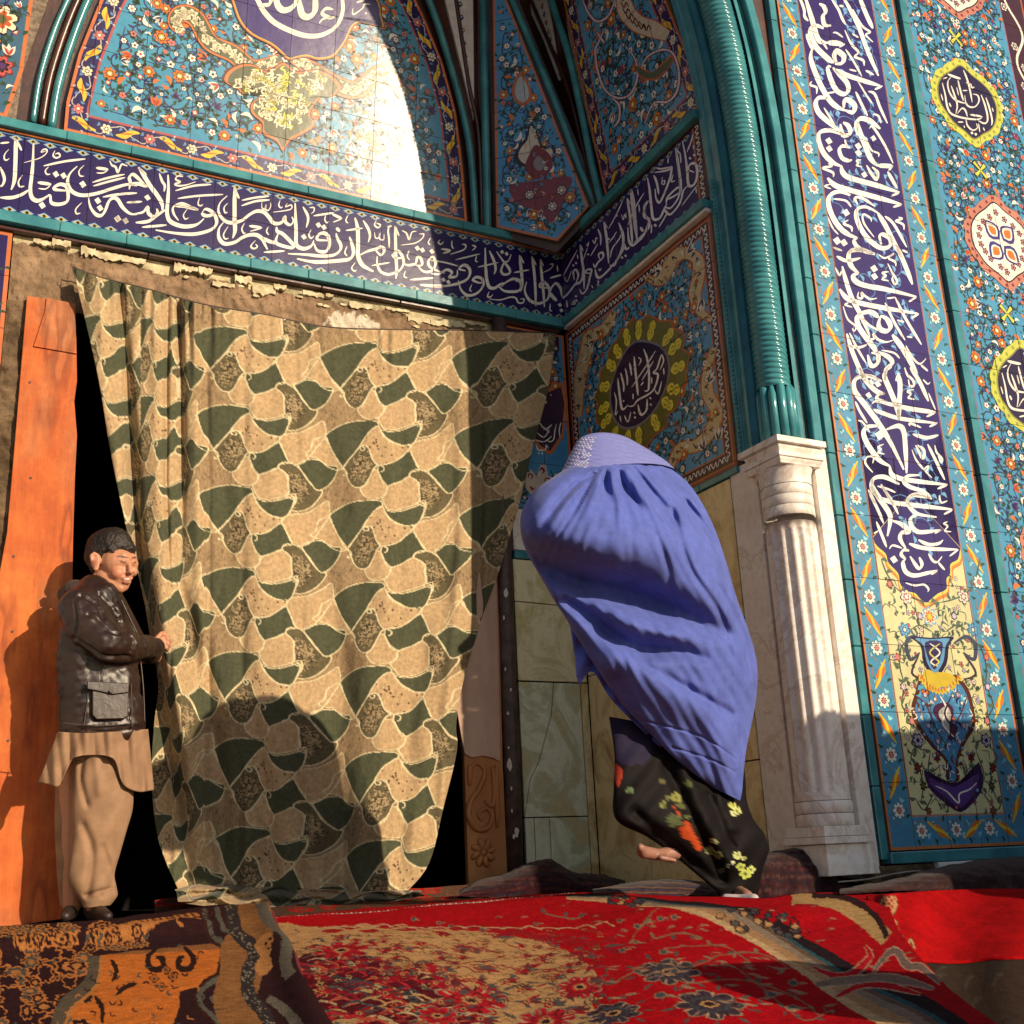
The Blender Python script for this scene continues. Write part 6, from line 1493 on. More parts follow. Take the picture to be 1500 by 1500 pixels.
# vines on the red ground
for vine in ([(900, 1455), (960, 1428), (1010, 1432), (1060, 1410), (1110, 1402), (1150, 1420), (1140, 1434)], [(1060, 1420), (1110, 1450), (1150, 1480), (1180, 1498), (1220, 1480)], [(980, 1340), (930, 1380), (940, 1392)], [(1010, 1400), (1060, 1395), (1100, 1420)], [(1000, 1460), (1080, 1445), (1160, 1462), (1200, 1490)], [(800, 1345), (840, 1352), (860, 1345)], [(960, 1385), (1000, 1378), (1030, 1384)]):
    mr.line(vine, 2.0, (.23,.14,.08), 6)
    for x, y in catmull(vine, 3)[::2]:
        mr.leaf(x, y, 15, 3.2, rr_.uniform(0, 6.3), rr_.choice((GRY, (.25,.17,.10))), .6)
for k in range(200):
    x = rr_.uniform(520, 1330); y = rr_.uniform(1328, 1490)
    if y > 1372 and x < 880: continue
    s_ = .45+(y-1320)/150
    mr.leaf(x, y, 17*s_, 2.4*s_, rr_.uniform(-.4, .4), (.33,.20,.12), .5); mr.leaf(x, y, 10*s_, 1.6*s_, rr_.uniform(1, 2.2), GRY, .5)
    if k % 4 == 0: mr.flower(x, y, 7*s_, 3.6*s_, [(1, (.30,.17,.10)), (.65, SLT)], 5)
# striped inner border running away to the back
bl = [(830, 1322), (900, 1328), (985, 1345), (1060, 1362), (1130, 1392), (1200, 1436), (1270, 1482), (1330, 1520), (1430, 1600)]
def band_(f0, f1, c):
    C = catmull(bl, 6); T = np.gradient(C, axis=0); L = np.hypot(T[:, 0], T[:, 1]); N = np.stack([T[:, 1]/L, -T[:, 0]/L], 1); t = np.linspace(0, 1, len(C)); W = (5+44*t)[:, None]
    A = C+N*W*f0; B = C+N*W*f1
    for i in range(len(C)-1): mr.poly([A[i], A[i+1], B[i+1], B[i]], c)
for f0, f1, c in ((-.35, -.05, (.58,.38,.19)), (-.05, .28, (.44,.25,.12)), (.28, .55, (.27,.20,.14)), (.55, .72, (.16,.10,.07)), (.72, .85, (.03,.10,.11)), (.85, 1.25, (.022,.012,.016))): band_(f0, f1, c)
for k, (x, y) in enumerate(catmull(bl, 26)):
    pass
for x, y, r in ((930, 1330, 26), (1090, 1360, 40), (1120, 1358, 36), (1160, 1370, 26), (905, 1326, 18)):
    for k in range(16):
        a = rr_.uniform(0, 6.3); mr.flower(x+r*math.cos(a)*rr_.random(), y+.35*r*math.sin(a)*rr_.random(), 8, 4, [(1, DK), (.7, rr_.choice((REDR, GRY, CRM, SLT)))], 5)
for pts, w, c in (([(1190, 1420), (1220, 1432), (1250, 1428), (1275, 1408), (1268, 1392)], 9, (.50,.01,.02)), ([(1225, 1462), (1262, 1448), (1300, 1452), (1350, 1470)], 9, (.50,.01,.02)), ([(1195, 1445), (1240, 1440), (1300, 1440), (1370, 1462)], 12, (.24,.16,.12)), ([(1280, 1430), (1310, 1400), (1330, 1425), (1350, 1430), (1380, 1455)], 10, (.20,.13,.11))):
    mr.line(pts, w+3, (.50,.32,.2), 6, .4); mr.line(pts, w, c, 6, .3)
mr.line([(1160, 1325), (1215, 1328), (1260, 1348), (1300, 1382)], 24, (.46,.28,.11), 6); mr.line([(1190, 1318), (1240, 1322), (1280, 1345), (1300, 1380)], 9, DK, 6); mr.line([(1165, 1335), (1200, 1336)], 4, (.3,.02,.02), 4)
def cresth(px, py, P):
    return .020*np.exp(-((py-1352)/14)**2)*(px > 850)*np.clip((px-850)/100, 0, 1)*np.clip((1250-px)/80, 0, 1)+.008*np.sin(px/70)*np.clip((py-1340)/60, 0, 1)
main_rug = drape('red_carpet', mr, [(392, 1352), (480, 1342), (600, 1332), (700, 1322), (850, 1313), (1000, 1318), (1110, 1322), (1200, 1312), (1300, 1318)], [(300, 1590), (600, 1590), (1000, 1590), (1560, 1590)],
      [(392, 1352), (402, 1400), (420, 1460), (400, 1590)], [(1300, 1318), (1320, 1372), (1400, 1470), (1560, 1590)], 620, 250, h=.014, hfun=cresth,
      label='bright red floral carpet with a cream field and striped border mid floor')
# left rug
OR_ = (.62,.17,.03); OR2 = (.52,.20,.055)
lr = Canvas(-80, 1300, 560, 1600, 2, DK)
lr.poly([(150, 1412), (230, 1404), (322, 1398), (316, 1445), (262, 1462), (262, 1485), (220, 1600), (60, 1600), (80, 1500), (120, 1460)], OR_)
lr.poly([(175, 1362), (240, 1350), (290, 1343), (296, 1356), (240, 1372), (180, 1388)], OR2, 3)
lr.poly([(190, 1404), (320, 1388), (322, 1398), (150, 1412)], (.30,.12,.04))
for f, c in ((36, (.05,.015,.012)), (26, (.12,.11,.085)), (12, (.035,.012,.015))):
    lr.line([(308, 1336), (318, 1372), (346, 1392), (338, 1440), (300, 1470), (330, 1510), (300, 1560)], f, c, 6)
lr.line([(360, 1330), (372, 1380), (352, 1402), (352, 1440), (342, 1470), (350, 1500), (380, 1530), (400, 1590)], 60, (.30,.13,.045), 6)
lr.line([(338, 1330), (346, 1372), (372, 1402), (362, 1440), (366, 1470), (390, 1500), (400, 1540)], 20, (.04,.03,.03), 6)
lr.line([(380, 1332), (392, 1360), (418, 1390), (420, 1430), (428, 1450)], 14, (.14,.12,.09), 6); lr.line([(392, 1470), (420, 1492), (450, 1530)], 14, (.14,.12,.09), 6)
for k in range(170):
    t = rr_.random(); c = catmull([(338, 1330), (346, 1372), (372, 1402), (362, 1440), (366, 1470), (390, 1500), (400, 1540)], 6)[int(t*35)]; lr.flower(c[0]+rr_.uniform(-9, 9), c[1]+rr_.uniform(-4, 4), 1.3, 1, [(1, (.30,.25,.17))], 4)
lr.poly([(372, 1395), (392, 1380), (402, 1392), (398, 1415), (402, 1430), (380, 1440), (372, 1425), (382, 1412)], (.50,.22,.07), 2)
for x, y in ((392, 1396), (398, 1392), (402, 1399), (396, 1404)): lr.flower(x, y, 3, 2.4, [(1, DK)], 5)
for x0_, sg in ((232, 1), (266, -1)):
    lr.line([(x0_+sg*-2, 1396), (x0_-sg*16, 1412), (x0_-sg*12, 1428), (x0_+sg*4, 1428), (x0_+sg*4, 1414), (x0_-sg*4, 1412)], 9, (.03,.012,.01), 6, .5)
for x, y in ((242, 1431), (225, 1443), (252, 1441), (236, 1456)):
    lr.flower(x, y, 7.5, 7, [(1, (.03,.015,.01)), (.72, OR_), (.45, (.09,.07,.05))], 4)
for L_ in ([(160, 1418), (170, 1432), (164, 1448)], [(168, 1470), (185, 1456), (200, 1452)], [(138, 1470), (148, 1486), (150, 1510)], [(120, 1452), (98, 1430), (110, 1405)]): lr.line(L_, 7, (.03,.015,.01), 5, .2)
for k in range(60):
    x = rr_.uniform(-60, 205); y = rr_.uniform(1362, 1402); lr.flower(x, y, rr_.uniform(9, 19), rr_.uniform(5, 9), [(1, (.55,.20,.05)), (.78, rr_.choice(((.09,.08,.06), DK))), (.45, OR2), (.2, DK)], 7, rr_.uniform(0, 3))
for k in range(75):
    x = rr_.uniform(-60, 125); y = rr_.uniform(1405, 1580); lr.flower(x, y, rr_.uniform(10, 22), rr_.uniform(7, 15), [(1, (.55,.19,.05)), (.8, rr_.choice(((.10,.09,.07), DK, DK))), (.4, rr_.choice((OR2, DK)))], 7, rr_.uniform(0, 3))
lr.line([(140, 1412), (130, 1450), (90, 1490), (70, 1560)], 18, (.12,.09,.06), 6); lr.line([(148, 1412), (140, 1455), (100, 1497), (84, 1560)], 5, OR2, 6)
for k in range(12): lr.line([(200+k*9, 1366-k*1.6), (214+k*9, 1362-k*1.5), (205+k*9, 1356-k*1.6)], 2, (.08,.015,.012), 3)
for k in range(160):
    x = rr_.uniform(-60, 320); y = rr_.uniform(1350, 1580); a = rr_.uniform(0, 6)
    lr.line([(x, y), (x+8*math.cos(a), y+6*math.sin(a)), (x+11*math.cos(a+.8), y+8*math.sin(a+.8))], 2.2, rr_.choice((OR2, (.10,.09,.07), DK, DK)), 4, .3)
def lefth(px, py, P):
    e = np.exp(-((px-(392+.42*(py-1340)))/26)**2)
    return .016*e+.022*np.exp(-((py-(1400-.12*px))/7)**2)*np.clip((330-px)/60, 0, 1)
left_rug = drape('orange_carpet', lr, [(-70, 1366), (40, 1362), (160, 1352), (260, 1338), (330, 1330), (392, 1336)], [(-70, 1590), (150, 1590), (470, 1590)], [(-70, 1366), (-70, 1590)], [(392, 1336), (404, 1370), (424, 1400), (436, 1440), (470, 1500), (520, 1590)], 460, 260, h=.030, hfun=lefth,
      label='orange and brown carpet with curling motifs and a beaded border at the lower left')
fr_ = []
C = catmull([(396, 1338), (408, 1372), (428, 1402), (440, 1442), (474, 1502), (520, 1580)], 34)
Cp = unproj_terr(C[:, 0], C[:, 1], .03)
v, f = tube(Cp, .011, 8); fo = mesh('pile_edge', v, f, simple('dark_red_pile', (.10,.002,.004), (.17,.006,.008), 60, .95, .8, 200), None, smooth=True)
fo.parent = left_rug; 
# back rug with plaited edge
br = Canvas(200, 1270, 960, 1380, 2, (.11,.055,.035))
for k in range(60):
    x = rr_.uniform(220, 720); y = rr_.uniform(1298, 1338); br.flower(x, y, rr_.uniform(8, 26), rr_.uniform(2, 4.5), [(1, (.42,.01,.01)), (.55, (.14,.08,.05)), (.3, (.4,.02,.02))], 6, rr_.uniform(0, 3))
drape('plaited_rug', br, [(226, 1318), (330, 1306), (480, 1305), (600, 1302), (690, 1296), (720, 1300)], [(226, 1372), (390, 1350), (470, 1344), (600, 1334), (735, 1322)], [(226, 1318), (226, 1372)], [(720, 1300), (735, 1322)], 220, 60, h=.005, label='thin grey and red rug with a plaited edge lying before the doorway')
pe = bpy.data.objects[-1] if False else None
C = catmull([(400, 1350), (470, 1345), (560, 1340), (640, 1330), (700, 1326), (760, 1320), (842, 1312)], 30)
P = unproj_terr(C[:, 0], C[:, 1], .018); t_ = np.arange(len(P)); V = []
v1, f1_ = tube(P+np.stack([0*t_, .006*np.sin(t_*1.4), .005*np.cos(t_*1.4)], 1), .0075, 6); v2, f2_ = tube(P+np.stack([0*t_, -.006*np.sin(t_*1.4), -.005*np.cos(t_*1.4)], 1), .0075, 6)
pr = [o for o in bpy.data.objects if o.name == 'plaited_rug'][0]
mesh('plait_strand', v1, f1_, simple('pink_wool', (.36,.16,.14), (.46,.24,.20), 80, .95, .6), pr, smooth=True); mesh('plait_strand', v2, f2_, simple('grey_wool', (.10,.085,.08), (.16,.13,.12), 80, .95, .6), pr, smooth=True)

# heaps of dark shawls: closed mounds
def mound(name, cv, outline_top, outline_bot, ydep, ythick, label, cat='shawl', mat='shawl', nu=120, nv=40, seed=1, rough=.010):
    """ridge silhouette outline_top over foot outline_bot (px); a rounded heap of depth ythick"""
    T = catmull(outline_top, 12); B = catmull(outline_bot, 12)
    s = np.linspace(0, 1, nu)
    tp = np.stack([np.interp(s, np.linspace(0, 1, len(T)), T[:, i]) for i in (0, 1)], 1); bp = np.stack([np.interp(s, np.linspace(0, 1, len(B)), B[:, i]) for i in (0, 1)], 1)
    V = []; C_ = []
    for j in range(nv):
        a = j/(nv-1)*math.pi*1.5      # front foot -> ridge -> back foot
        k = math.sin(min(a, math.pi)*.5) if a < math.pi else 1
        w = min(1, a/math.pi); fr_h = math.sin(w*math.pi/2)**.8
        q = bp*(1-fr_h)+tp*fr_h
        dep = ydep-ythick*math.cos(w*math.pi/2)
        if a > math.pi: dep = ydep+ythick*(a-math.pi)/(math.pi*.5)
        P = unproj_y(q[:, 0], q[:, 1], np.full(nu, dep))
        if a > math.pi: P[:, 2] = P[:, 2]*(1-((a-math.pi)/(math.pi*.5))**2)-.02
        V.append(P); C_.append(cv.get(q[:, 0], q[:, 1]))
    V = np.vstack(V); C_ = np.vstack(C_)
    V[:, 1] += vnoise(V, .16, seed)*rough*1.6; V[:, 2] += vnoise(V, .07, seed+3)*rough*.35
    o = mesh(name, V, gridfaces(nu, nv), M[mat], None, smooth=True, vcols=C_); tag(o, label, cat); return o
def shawlcv(x0, y0, x1, y1, a, c1=(.028,.006,.009), lines=((.075,.018,.02), (.016,.010,.024))):
    c = Canvas(x0, y0, x1, y1, 2, c1)
    for k in range(18):
        yy = y0+k*(y1-y0)/16
        c.line([(x0, yy), ((x0+x1)/2, yy-a*12), (x1, yy+6)], 1.5, lines[k % 2], 4)
        if k % 3 == 0:
            for q in range(60):
                x = x0+q*(x1-x0)/60; c.line([(x, yy+1), (x+3, yy+5), (x+6, yy+1)], 1.0, (.085,.04,.035), 0)
    return c
mound('dark_shawl', shawlcv(660, 1230, 930, 1340, 1), [(672, 1306), (700, 1290), (740, 1280), (770, 1266), (800, 1258), (815, 1264), (840, 1278), (880, 1281), (915, 1290)], [(672, 1312), (720, 1315), (800, 1311), (860, 1313), (915, 1312)], 4.52, .20, 'dark maroon patterned shawl heaped against the wall left of the woman')
mound('dark_shawl', shawlcv(1090, 1220, 1270, 1330, -1, (.032,.010,.012)), [(1085, 1300), (1105, 1270), (1120, 1252), (1150, 1244), (1175, 1241), (1200, 1254), (1225, 1275), (1245, 1300)], [(1085, 1318), (1120, 1322), (1180, 1312), (1215, 1308), (1245, 1306)], 3.40, .17, 'dark woven shawl heaped at the foot of the marble column')
sh2 = shawlcv(860, 1270, 1080, 1330, 0, (.035,.016,.022), ((.14,.08,.055), (.025,.03,.07)))
mound('striped_shawl', sh2, [(868, 1303), (930, 1292), (985, 1288), (1030, 1292), (1070, 1300)], [(868, 1311), (930, 1312), (990, 1312), (1070, 1312)], 3.75, .16, 'low striped shawl lying on the floor behind the feet of the woman', rough=.006)
dk_ = shawlcv(1230, 1240, 1600, 1340, 0, (.030,.012,.012), ((.05,.02,.02), (.03,.015,.02)))
mound('dark_blanket', dk_, [(1232, 1302), (1300, 1290), (1380, 1270), (1450, 1258), (1560, 1252)], [(1232, 1310), (1300, 1306), (1400, 1304), (1560, 1304)], 2.98, .18, 'almost black blanket folded along the foot of the facade', 'blanket', nu=160, rough=.008)
# red rug hanging over the step at the right
rc = Canvas(1230, 1280, 1600, 1450, 2, (.40,.004,.006))
for pts, w in (([(1296, 1312), (1290, 1330), (1300, 1345), (1312, 1352), (1306, 1372), (1318, 1390), (1338, 1398)], 5), ([(1305, 1312), (1312, 1325), (1306, 1340)], 5), ([(1330, 1388), (1334, 1376), (1340, 1390)], 3), ([(1308, 1368), (1324, 1380), (1342, 1402)], 3)):
    rc.line(pts, w+2.5, (.12,.03,.02), 6); rc.line(pts, w, (.46,.26,.12), 6, .5)
for k in range(9): rc.flower(1300+rr_.uniform(-8, 10), 1330+rr_.uniform(-14, 14), 5, 5, [(1, (.45,.25,.12)), (.5, (.3,.02,.02))], 5)
V = []; cc_ = []
nu, nv = 150, 70
px, py, U, V_ = coons([(1268, 1312), (1340, 1306), (1430, 1302), (1560, 1302)], [(1318, 1404), (1400, 1408), (1470, 1402), (1600, 1400)], [(1268, 1312), (1286, 1350), (1318, 1404)], [(1560, 1302), (1600, 1400)], nu, nv)
yy = 2.72-.40*V_-.10*np.sin(V_*math.pi/2)*0-.05*np.sin(U*9+V_*2)-.04*np.exp(-((px-1300)/12)**2)
P = unproj_y(px, py, yy); cc_ = rc.get(px, py)*(1+.25*vnoise(P, .2, 4)[:, None])
rd = mesh('scarlet_rug', P, gridfaces(nu, nv), M['rug'], None, smooth=True, vcols=np.clip(cc_, 0, 1)); md = rd.modifiers.new('s', 'SOLIDIFY'); md.thickness = .012; md.offset = 1
tag(rd, 'plain scarlet rug draped over the step at the right edge', 'rug')
ol = Canvas(1280, 1380, 1700, 1620, 1.5, (.035,.022,.016))
for k in range(60):
    x = rr_.uniform(1330, 1560); y = rr_.uniform(1412, 1580); ol.line([(x, y), (x+6, y-16), (x+16, y-20)], 5, rr_.choice(((.03,.02,.018), (.03,.02,.018), (.055,.04,.028))), 4, .2)
nu, nv = 110, 90
px, py, U, V_ = coons([(1322, 1408), (1400, 1412), (1470, 1406), (1640, 1402)], [(1450, 1600), (1640, 1600)], [(1322, 1408), (1380, 1500), (1450, 1600)], [(1640, 1402), (1640, 1600)], nu, nv)
P = unproj_y(px, py, 2.26-.55*V_+.02*np.sin(px/20)); 
o = mesh('olive_rug', P, gridfaces(nu, nv), M['rug'], None, smooth=True, vcols=ol.get(px, py)); md = o.modifiers.new('s', 'SOLIDIFY'); md.thickness = .012; md.offset = 1
tag(o, 'dim olive brown rug hanging below the scarlet rug in the lower right corner', 'rug')
# pale cord on the ledge
C = catmull([(1228, 1292), (1270, 1288), (1310, 1280), (1345, 1276), (1362, 1284)], 10); P = unproj_y(C[:, 0], C[:, 1], np.full(len(C), 3.16)); v, f = tube(P, .003, 6)
o = mesh('loose_cord', v, f, simple('pale_cord', (.30,.24,.20), (.4,.33,.28), 30, .9, .3), None, smooth=True); tag(o, 'thin pale cord lying on the dark ledge under the facade', 'cord')
# ================================================================== PEOPLE
def sphere_vf(c, r, nu=12, nv=8):
    V = []; 
    for j in range(1, nv):
        a = math.pi*j/nv
        for i in range(nu):
            b = 2*math.pi*i/nu; V.append((c[0]+r*math.sin(a)*math.cos(b), c[1]+r*math.sin(a)*math.sin(b), c[2]+r*math.cos(a)))
    F = gridfaces(nu, nv-1, True); n = len(V); V += [(c[0], c[1], c[2]+r), (c[0], c[1], c[2]-r)]
    for i in range(nu): F.append((n, (i+1) % nu, i)); F.append((n+1, (nv-2)*nu+i, (nv-2)*nu+(i+1) % nu))
    F = [f[::-1] for f in F[:-2*nu]]+[f[::-1] for f in F[-2*nu:]]
    return V, F
def chain(pts, rad, dens=.4):
    """overlapping balls along a limb"""
    out = []
    for (p, r), (q, s) in zip(zip(pts[:-1], rad[:-1]), zip(pts[1:], rad[1:])):
        p, q = np.array(p), np.array(q); n = max(1, int(np.linalg.norm(q-p)/(min(r, s)*dens))+1)
        for k in range(n+1): t = k/n; out.append(sphere_vf(p*(1-t)+q*t, r*(1-t)+s*t))
    return out
def organic(name, balls, voxel, it, parent, mat, colfn=None, dispfn=None):
    V, F = joinvf(balls); me = bpy.data.meshes.new('tmp'); me.from_pydata([tuple(v) for v in V], [], F); me.update()
    o = bpy.data.objects.new('tmp', me); COL.objects.link(o)
    md = o.modifiers.new('r', 'REMESH'); md.mode = 'VOXEL'; md.voxel_size = voxel; md.use_smooth_shade = True
    sm = o.modifiers.new('s', 'SMOOTH'); sm.factor = .6; sm.iterations = it
    dg = bpy.context.evaluated_depsgraph_get(); ev = o.evaluated_get(dg)
    m2 = bpy.data.meshes.new_from_object(ev); bpy.data.objects.remove(o)
    n = len(m2.vertices); P = np.empty(n*3); m2.vertices.foreach_get('co', P); P = P.reshape(-1, 3)
    if dispfn is not None:
        Nn = np.empty(n*3); m2.vertices.foreach_get('normal', Nn); P = P+Nn.reshape(-1, 3)*dispfn(P)[:, None]; m2.vertices.foreach_set('co', P.ravel())
    if colfn is not None:
        a = m2.color_attributes.new('Col', 'FLOAT_COLOR', 'POINT'); c = np.hstack([colfn(P), np.ones((n, 1))]).astype(np.float32); a.data.foreach_set('color', c.ravel())
    m2.polygons.foreach_set('use_smooth', [True]*len(m2.polygons)); m2.update()
    return link(name, m2, parent, mat)
def Q(px, py, y): return hit(px, py, 1, y)
def skinmat():
    m, nt, b = newmat('skin'); a = nd(nt, 'ShaderNodeAttribute', attribute_name='Col')
    n = noise(nt, 90, 4); r = ramp(nt, [(.3, (.9,.88,.86)), (.7, (1.04, 1.02, 1))]); nt.links.new(n.outputs[0], r.inputs[0])
    nt.links.new(mixc(nt, 1.0, a.outputs['Color'], r.outputs[0], 'MULTIPLY'), b.inputs['Base Color'])
    b.inputs['Roughness'].default_value = .5; b.inputs['Subsurface Weight'].default_value = .12; b.inputs['Subsurface Radius'].default_value = (.012, .005, .003)
    n2 = noise(nt, 300, 3); bump(nt, b, n2.outputs[0], .15, .001); return m
M['skin'] = skinmat()
m, nt, b = newmat('leather'); n = noise(nt, 6, 5); r = ramp(nt, [(.35, (.014,.006,.005)), (.7, (.030,.013,.009))]); nt.links.new(n.outputs[0], r.inputs[0]); nt.links.new(r.outputs[0], b.inputs['Base Color'])
b.inputs['Roughness'].default_value = .40; b.inputs['Specular IOR Level'].default_value = .6
n2 = noise(nt, 26, 6, .65); n2.inputs['Distortion'].default_value = 1.2; bump(nt, b, n2.outputs[0], .22, .006); M['leather'] = m
M['hood'] = simple('hood_cloth', (.05,.032,.026), (.09,.06,.05), 30, .9, .5, 120)
M['khaki'] = simple('khaki_cotton', (.24,.140,.080), (.34,.205,.12), 14, .9, .4, 160, dist=.002)
M['shoe'] = simple('dark_shoe', (.02,.012,.010), (.04,.025,.02), 20, .5, .3)
M['hair'] = simple('black_hair', (.008,.005,.004), (.022,.013,.009), 160, .55, .9, 260, stretch=(1, 1, .25), dist=.003)

def loft(name, rings, ydep, yrad, nseg, nsub, mat, parent, relief=None, colfn=None, power=1.0, cap=True, yshift=None):
    """rings (xL,yL,xR,yR) in picture pixels at depth ydep -> closed tube, flattened by yrad (fraction of half width)"""
    R = catmull(np.array([list(a)+[i] for i, a in enumerate(rings)], float), nsub); R = R[:, :4]
    n = len(R); V = []
    L3 = unproj_y(R[:, 0], R[:, 1], np.full(n, ydep)); R3 = unproj_y(R[:, 2], R[:, 3], np.full(n, ydep))
    C = (L3+R3)/2; A = (R3-L3)/2; h = np.linalg.norm(A, axis=1)
    th = np.linspace(0, 2*math.pi, nseg, endpoint=False)
    view = C-CAM; view[:, 2] = 0; view /= np.linalg.norm(view, axis=1)[:, None]
    P = C[:, None]+A[:, None]*np.cos(th)[None, :, None]+view[:, None]*(h*(np.interp(np.linspace(0, 1, n), np.linspace(0, 1, len(yrad)), yrad) if not np.isscalar(yrad) else yrad))[:, None, None]*np.sin(th)[None, :, None]
    P = P.reshape(-1, 3); TH = np.tile(th, n); T = np.repeat(np.linspace(0, 1, n), nseg)
    px, py = projA(P)
    if relief is not None:
        d = relief(px, py, TH, T); D_ = P-CAM; D_ /= np.linalg.norm(D_, axis=1)[:, None]
        P = P+D_*d[:, None]
    F = gridfaces(nseg, n, True)
    if cap: F.append(tuple(range(nseg))[::-1]); F.append(tuple(range((n-1)*nseg, n*nseg)))
    vc = colfn(px, py, P, TH) if colfn is not None else None
    return mesh(name, P, F, mat, parent, smooth=True, vcols=vc)
def crs(px, py, pts, w, amp):
    """crease along a polyline in px space, amp may vary along it"""
    C = catmull(pts, 6); best = np.full(len(px), 1e9); tt = np.zeros(len(px))
    for i in range(len(C)-1):
        a, b_ = C[i], C[i+1]; d = b_-a; L = d@d+1e-9
        t = np.clip(((px-a[0])*d[0]+(py-a[1])*d[1])/L, 0, 1)
        q = (px-a[0]-t*d[0])**2+(py-a[1]-t*d[1])**2
        m_ = q < best; best = np.where(m_, q, best); tt = np.where(m_, (i+t)/(len(C)-1), tt)
    W = np.interp(tt, np.linspace(0, 1, len(w)), w) if not np.isscalar(w) else w
    Am = np.interp(tt, np.linspace(0, 1, len(amp)), amp) if not np.isscalar(amp) else amp
    return Am*np.exp(-best/W**2)

# ------------------------------------------------------------------ THE WOMAN
WY = 3.02
wo = empty('person', tuple(Q(1080, 1318, WY)))
tag(wo, 'person in a wind-blown blue burqa over black flowered trousers, stepping towards the curtain', 'person')
WH = {}
SKN = np.array([.30,.15,.11])
bl_ = []
bl_ += chain([Q(885, 685, WY), Q(905, 735, WY+.02)], [.085, .055]); bl_ += chain([Q(900, 775, WY), Q(960, 900, WY), Q(1000, 1040, WY)], [.085, .09, .09])
bl_ += chain([Q(1000, 1060, WY+.05), Q(1066, 1190, WY+.12), Q(1082, 1303, WY+.06)], [.05, .034, .024]); bl_ += chain([Q(1080, 1307, WY+.05), Q(1094, 1314, WY-.02)], [.024, .022])
bl_ += chain([Q(985, 1060, WY+.05), Q(1030, 1200, WY+.12), Q(992, 1248, WY+.08)], [.05, .034, .026])
bl_ += chain([Q(992, 1248, WY+.06), Q(964, 1252, WY+.05), Q(942, 1248, WY+.03)], [.024, .019, .020])
bl_ += chain([Q(942, 1248, WY+.03), Q(938, 1241, WY+.01)], [.019, .013])
for k in range(5): bl_ += chain([Q(975-k*2, 1256, WY+.03-.012*k), Q(982+k*2, 1262-.3*k, WY+.02-.012*k)], [.010, .007])
bl_ += chain([Q(890, 775, WY), Q(850, 772, WY), Q(810, 790, WY), Q(800, 770, WY)], [.06, .04, .03, .025])
organic('body', bl_, .007, 3, wo, M['skin'], lambda P: np.tile(SKN, (len(P), 1)))
shoe = chain([Q(1064, 1318, WY-.04), Q(1085, 1320, WY-.07), Q(1104, 1318, WY-.11)], [.018, .020, .018])
organic('shoe', shoe, .004, 3, wo, simple('pale_shoe', (.42,.36,.40), (.55,.48,.50), 30, .6, .2))

BU = np.array([.085,.120,.44])
def burqa_relief(px, py, TH, T):
    front = np.where(np.sin(TH) < .15, 1.0, .3)
    d = np.zeros(len(px)); g = lambda *a: crs(px, py, *a)
    # pleats gathered under the cap
    for pts, a in (([(877, 690), (842, 713), (807, 752), (780, 788)], .042), ([(870, 694), (846, 735), (832, 760)], .030), ([(888, 690), (888, 715), (905, 745)], .045), ([(908, 690), (916, 715), (938, 742), (953, 762)], .045),
                   ([(927, 684), (957, 722), (985, 760), (1010, 800)], .036), ([(940, 678), (980, 708), (1012, 745), (1045, 815)], .040), ([(898, 690), (920, 750), (945, 800)], .018), ([(955, 680), (1000, 712), (1030, 750)], .026)):
        d += g(pts, [2.5, 6, 8, 10], [a*.35, a, a*.7, 0])
    for pts, a in (([(872, 692), (826, 738), (800, 775)], .020), ([(882, 692), (868, 735), (862, 780)], .018), ([(898, 692), (903, 730), (925, 770)], .018), ([(918, 690), (940, 722), (965, 755)], .018)):
        d -= g(pts, [5, 8, 10], [a, a, 0])
    # the billow and the hollow under it
    d -= g([(800, 770), (880, 790), (980, 800), (1040, 850)], 55, .11)
    d += g([(780, 815), (850, 850), (920, 868), (985, 892), (1070, 930)], [20, 28, 30, 22, 14], [.09, .17, .16, .11, .03])
    d -= g([(905, 905), (960, 925), (1010, 935)], 12, .02)
    d += g([(826, 880), (868, 905), (925, 945), (1000, 954), (1040, 968)], [8, 14, 16, 12, 6], [.05, .08, .08, .06, 0])
    d -= g([(900, 965), (960, 1000), (1030, 1050), (1060, 1110)], 26, .045)
    d += g([(925, 962), (975, 990), (1030, 1022), (1070, 1046)], 7, [.0, .02, .035, .02])
    for pts, a in (([(985, 745), (1010, 830), (1055, 900), (1068, 960)], .016), ([(1005, 735), (1050, 800), (1085, 890)], .020), ([(1055, 860), (1090, 930), (1100, 990)], .014), ([(950, 760), (975, 820), (985, 880)], .010)):
        d += g(pts, 5, [a, a, a*.6]); d -= g([(x+9, y) for x, y in pts], 6, [a*.6, a*.5, 0])
    for o_ in (0, 4): d += g([(1063+o_, 905), (1068+o_, 960), (1067+o_, 1040)], 1.4, .004)
    d += g([(908, 1050), (960, 1060), (1030, 1080), (1078, 1112)], 1.6, .006); d += g([(985, 1095), (1040, 1112), (1075, 1130)], 1.6, .006)
    ph = np.arctan2(px-905, py-640); dd = np.hypot(px-905, py-640)
    q = vnoise(np.stack([ph*3, dd/180, 0*ph], 1), 1.6, 21, 2)
    d += .0042*np.sin(ph*58+q*4)*np.clip((dd-50)/60, 0, 1)*np.clip(1.1-dd/300, .12, 1)+.0070*np.sin(ph*21+q*5)*np.clip((dd-50)/60, 0, 1)*np.clip(1.05-dd/230, .05, 1)
    d += .0020*np.sin((px*.86-py*.5)/2.6+q*3)*np.clip((dd-140)/120, 0, 1)+.006*np.sin((px*.9-py*.38)/15+q*4)*np.clip((dd-180)/120, 0, 1)
    d += .003*np.sin(px/11+py/23)+.003*np.sin(px/29-py/13)
    return d*front
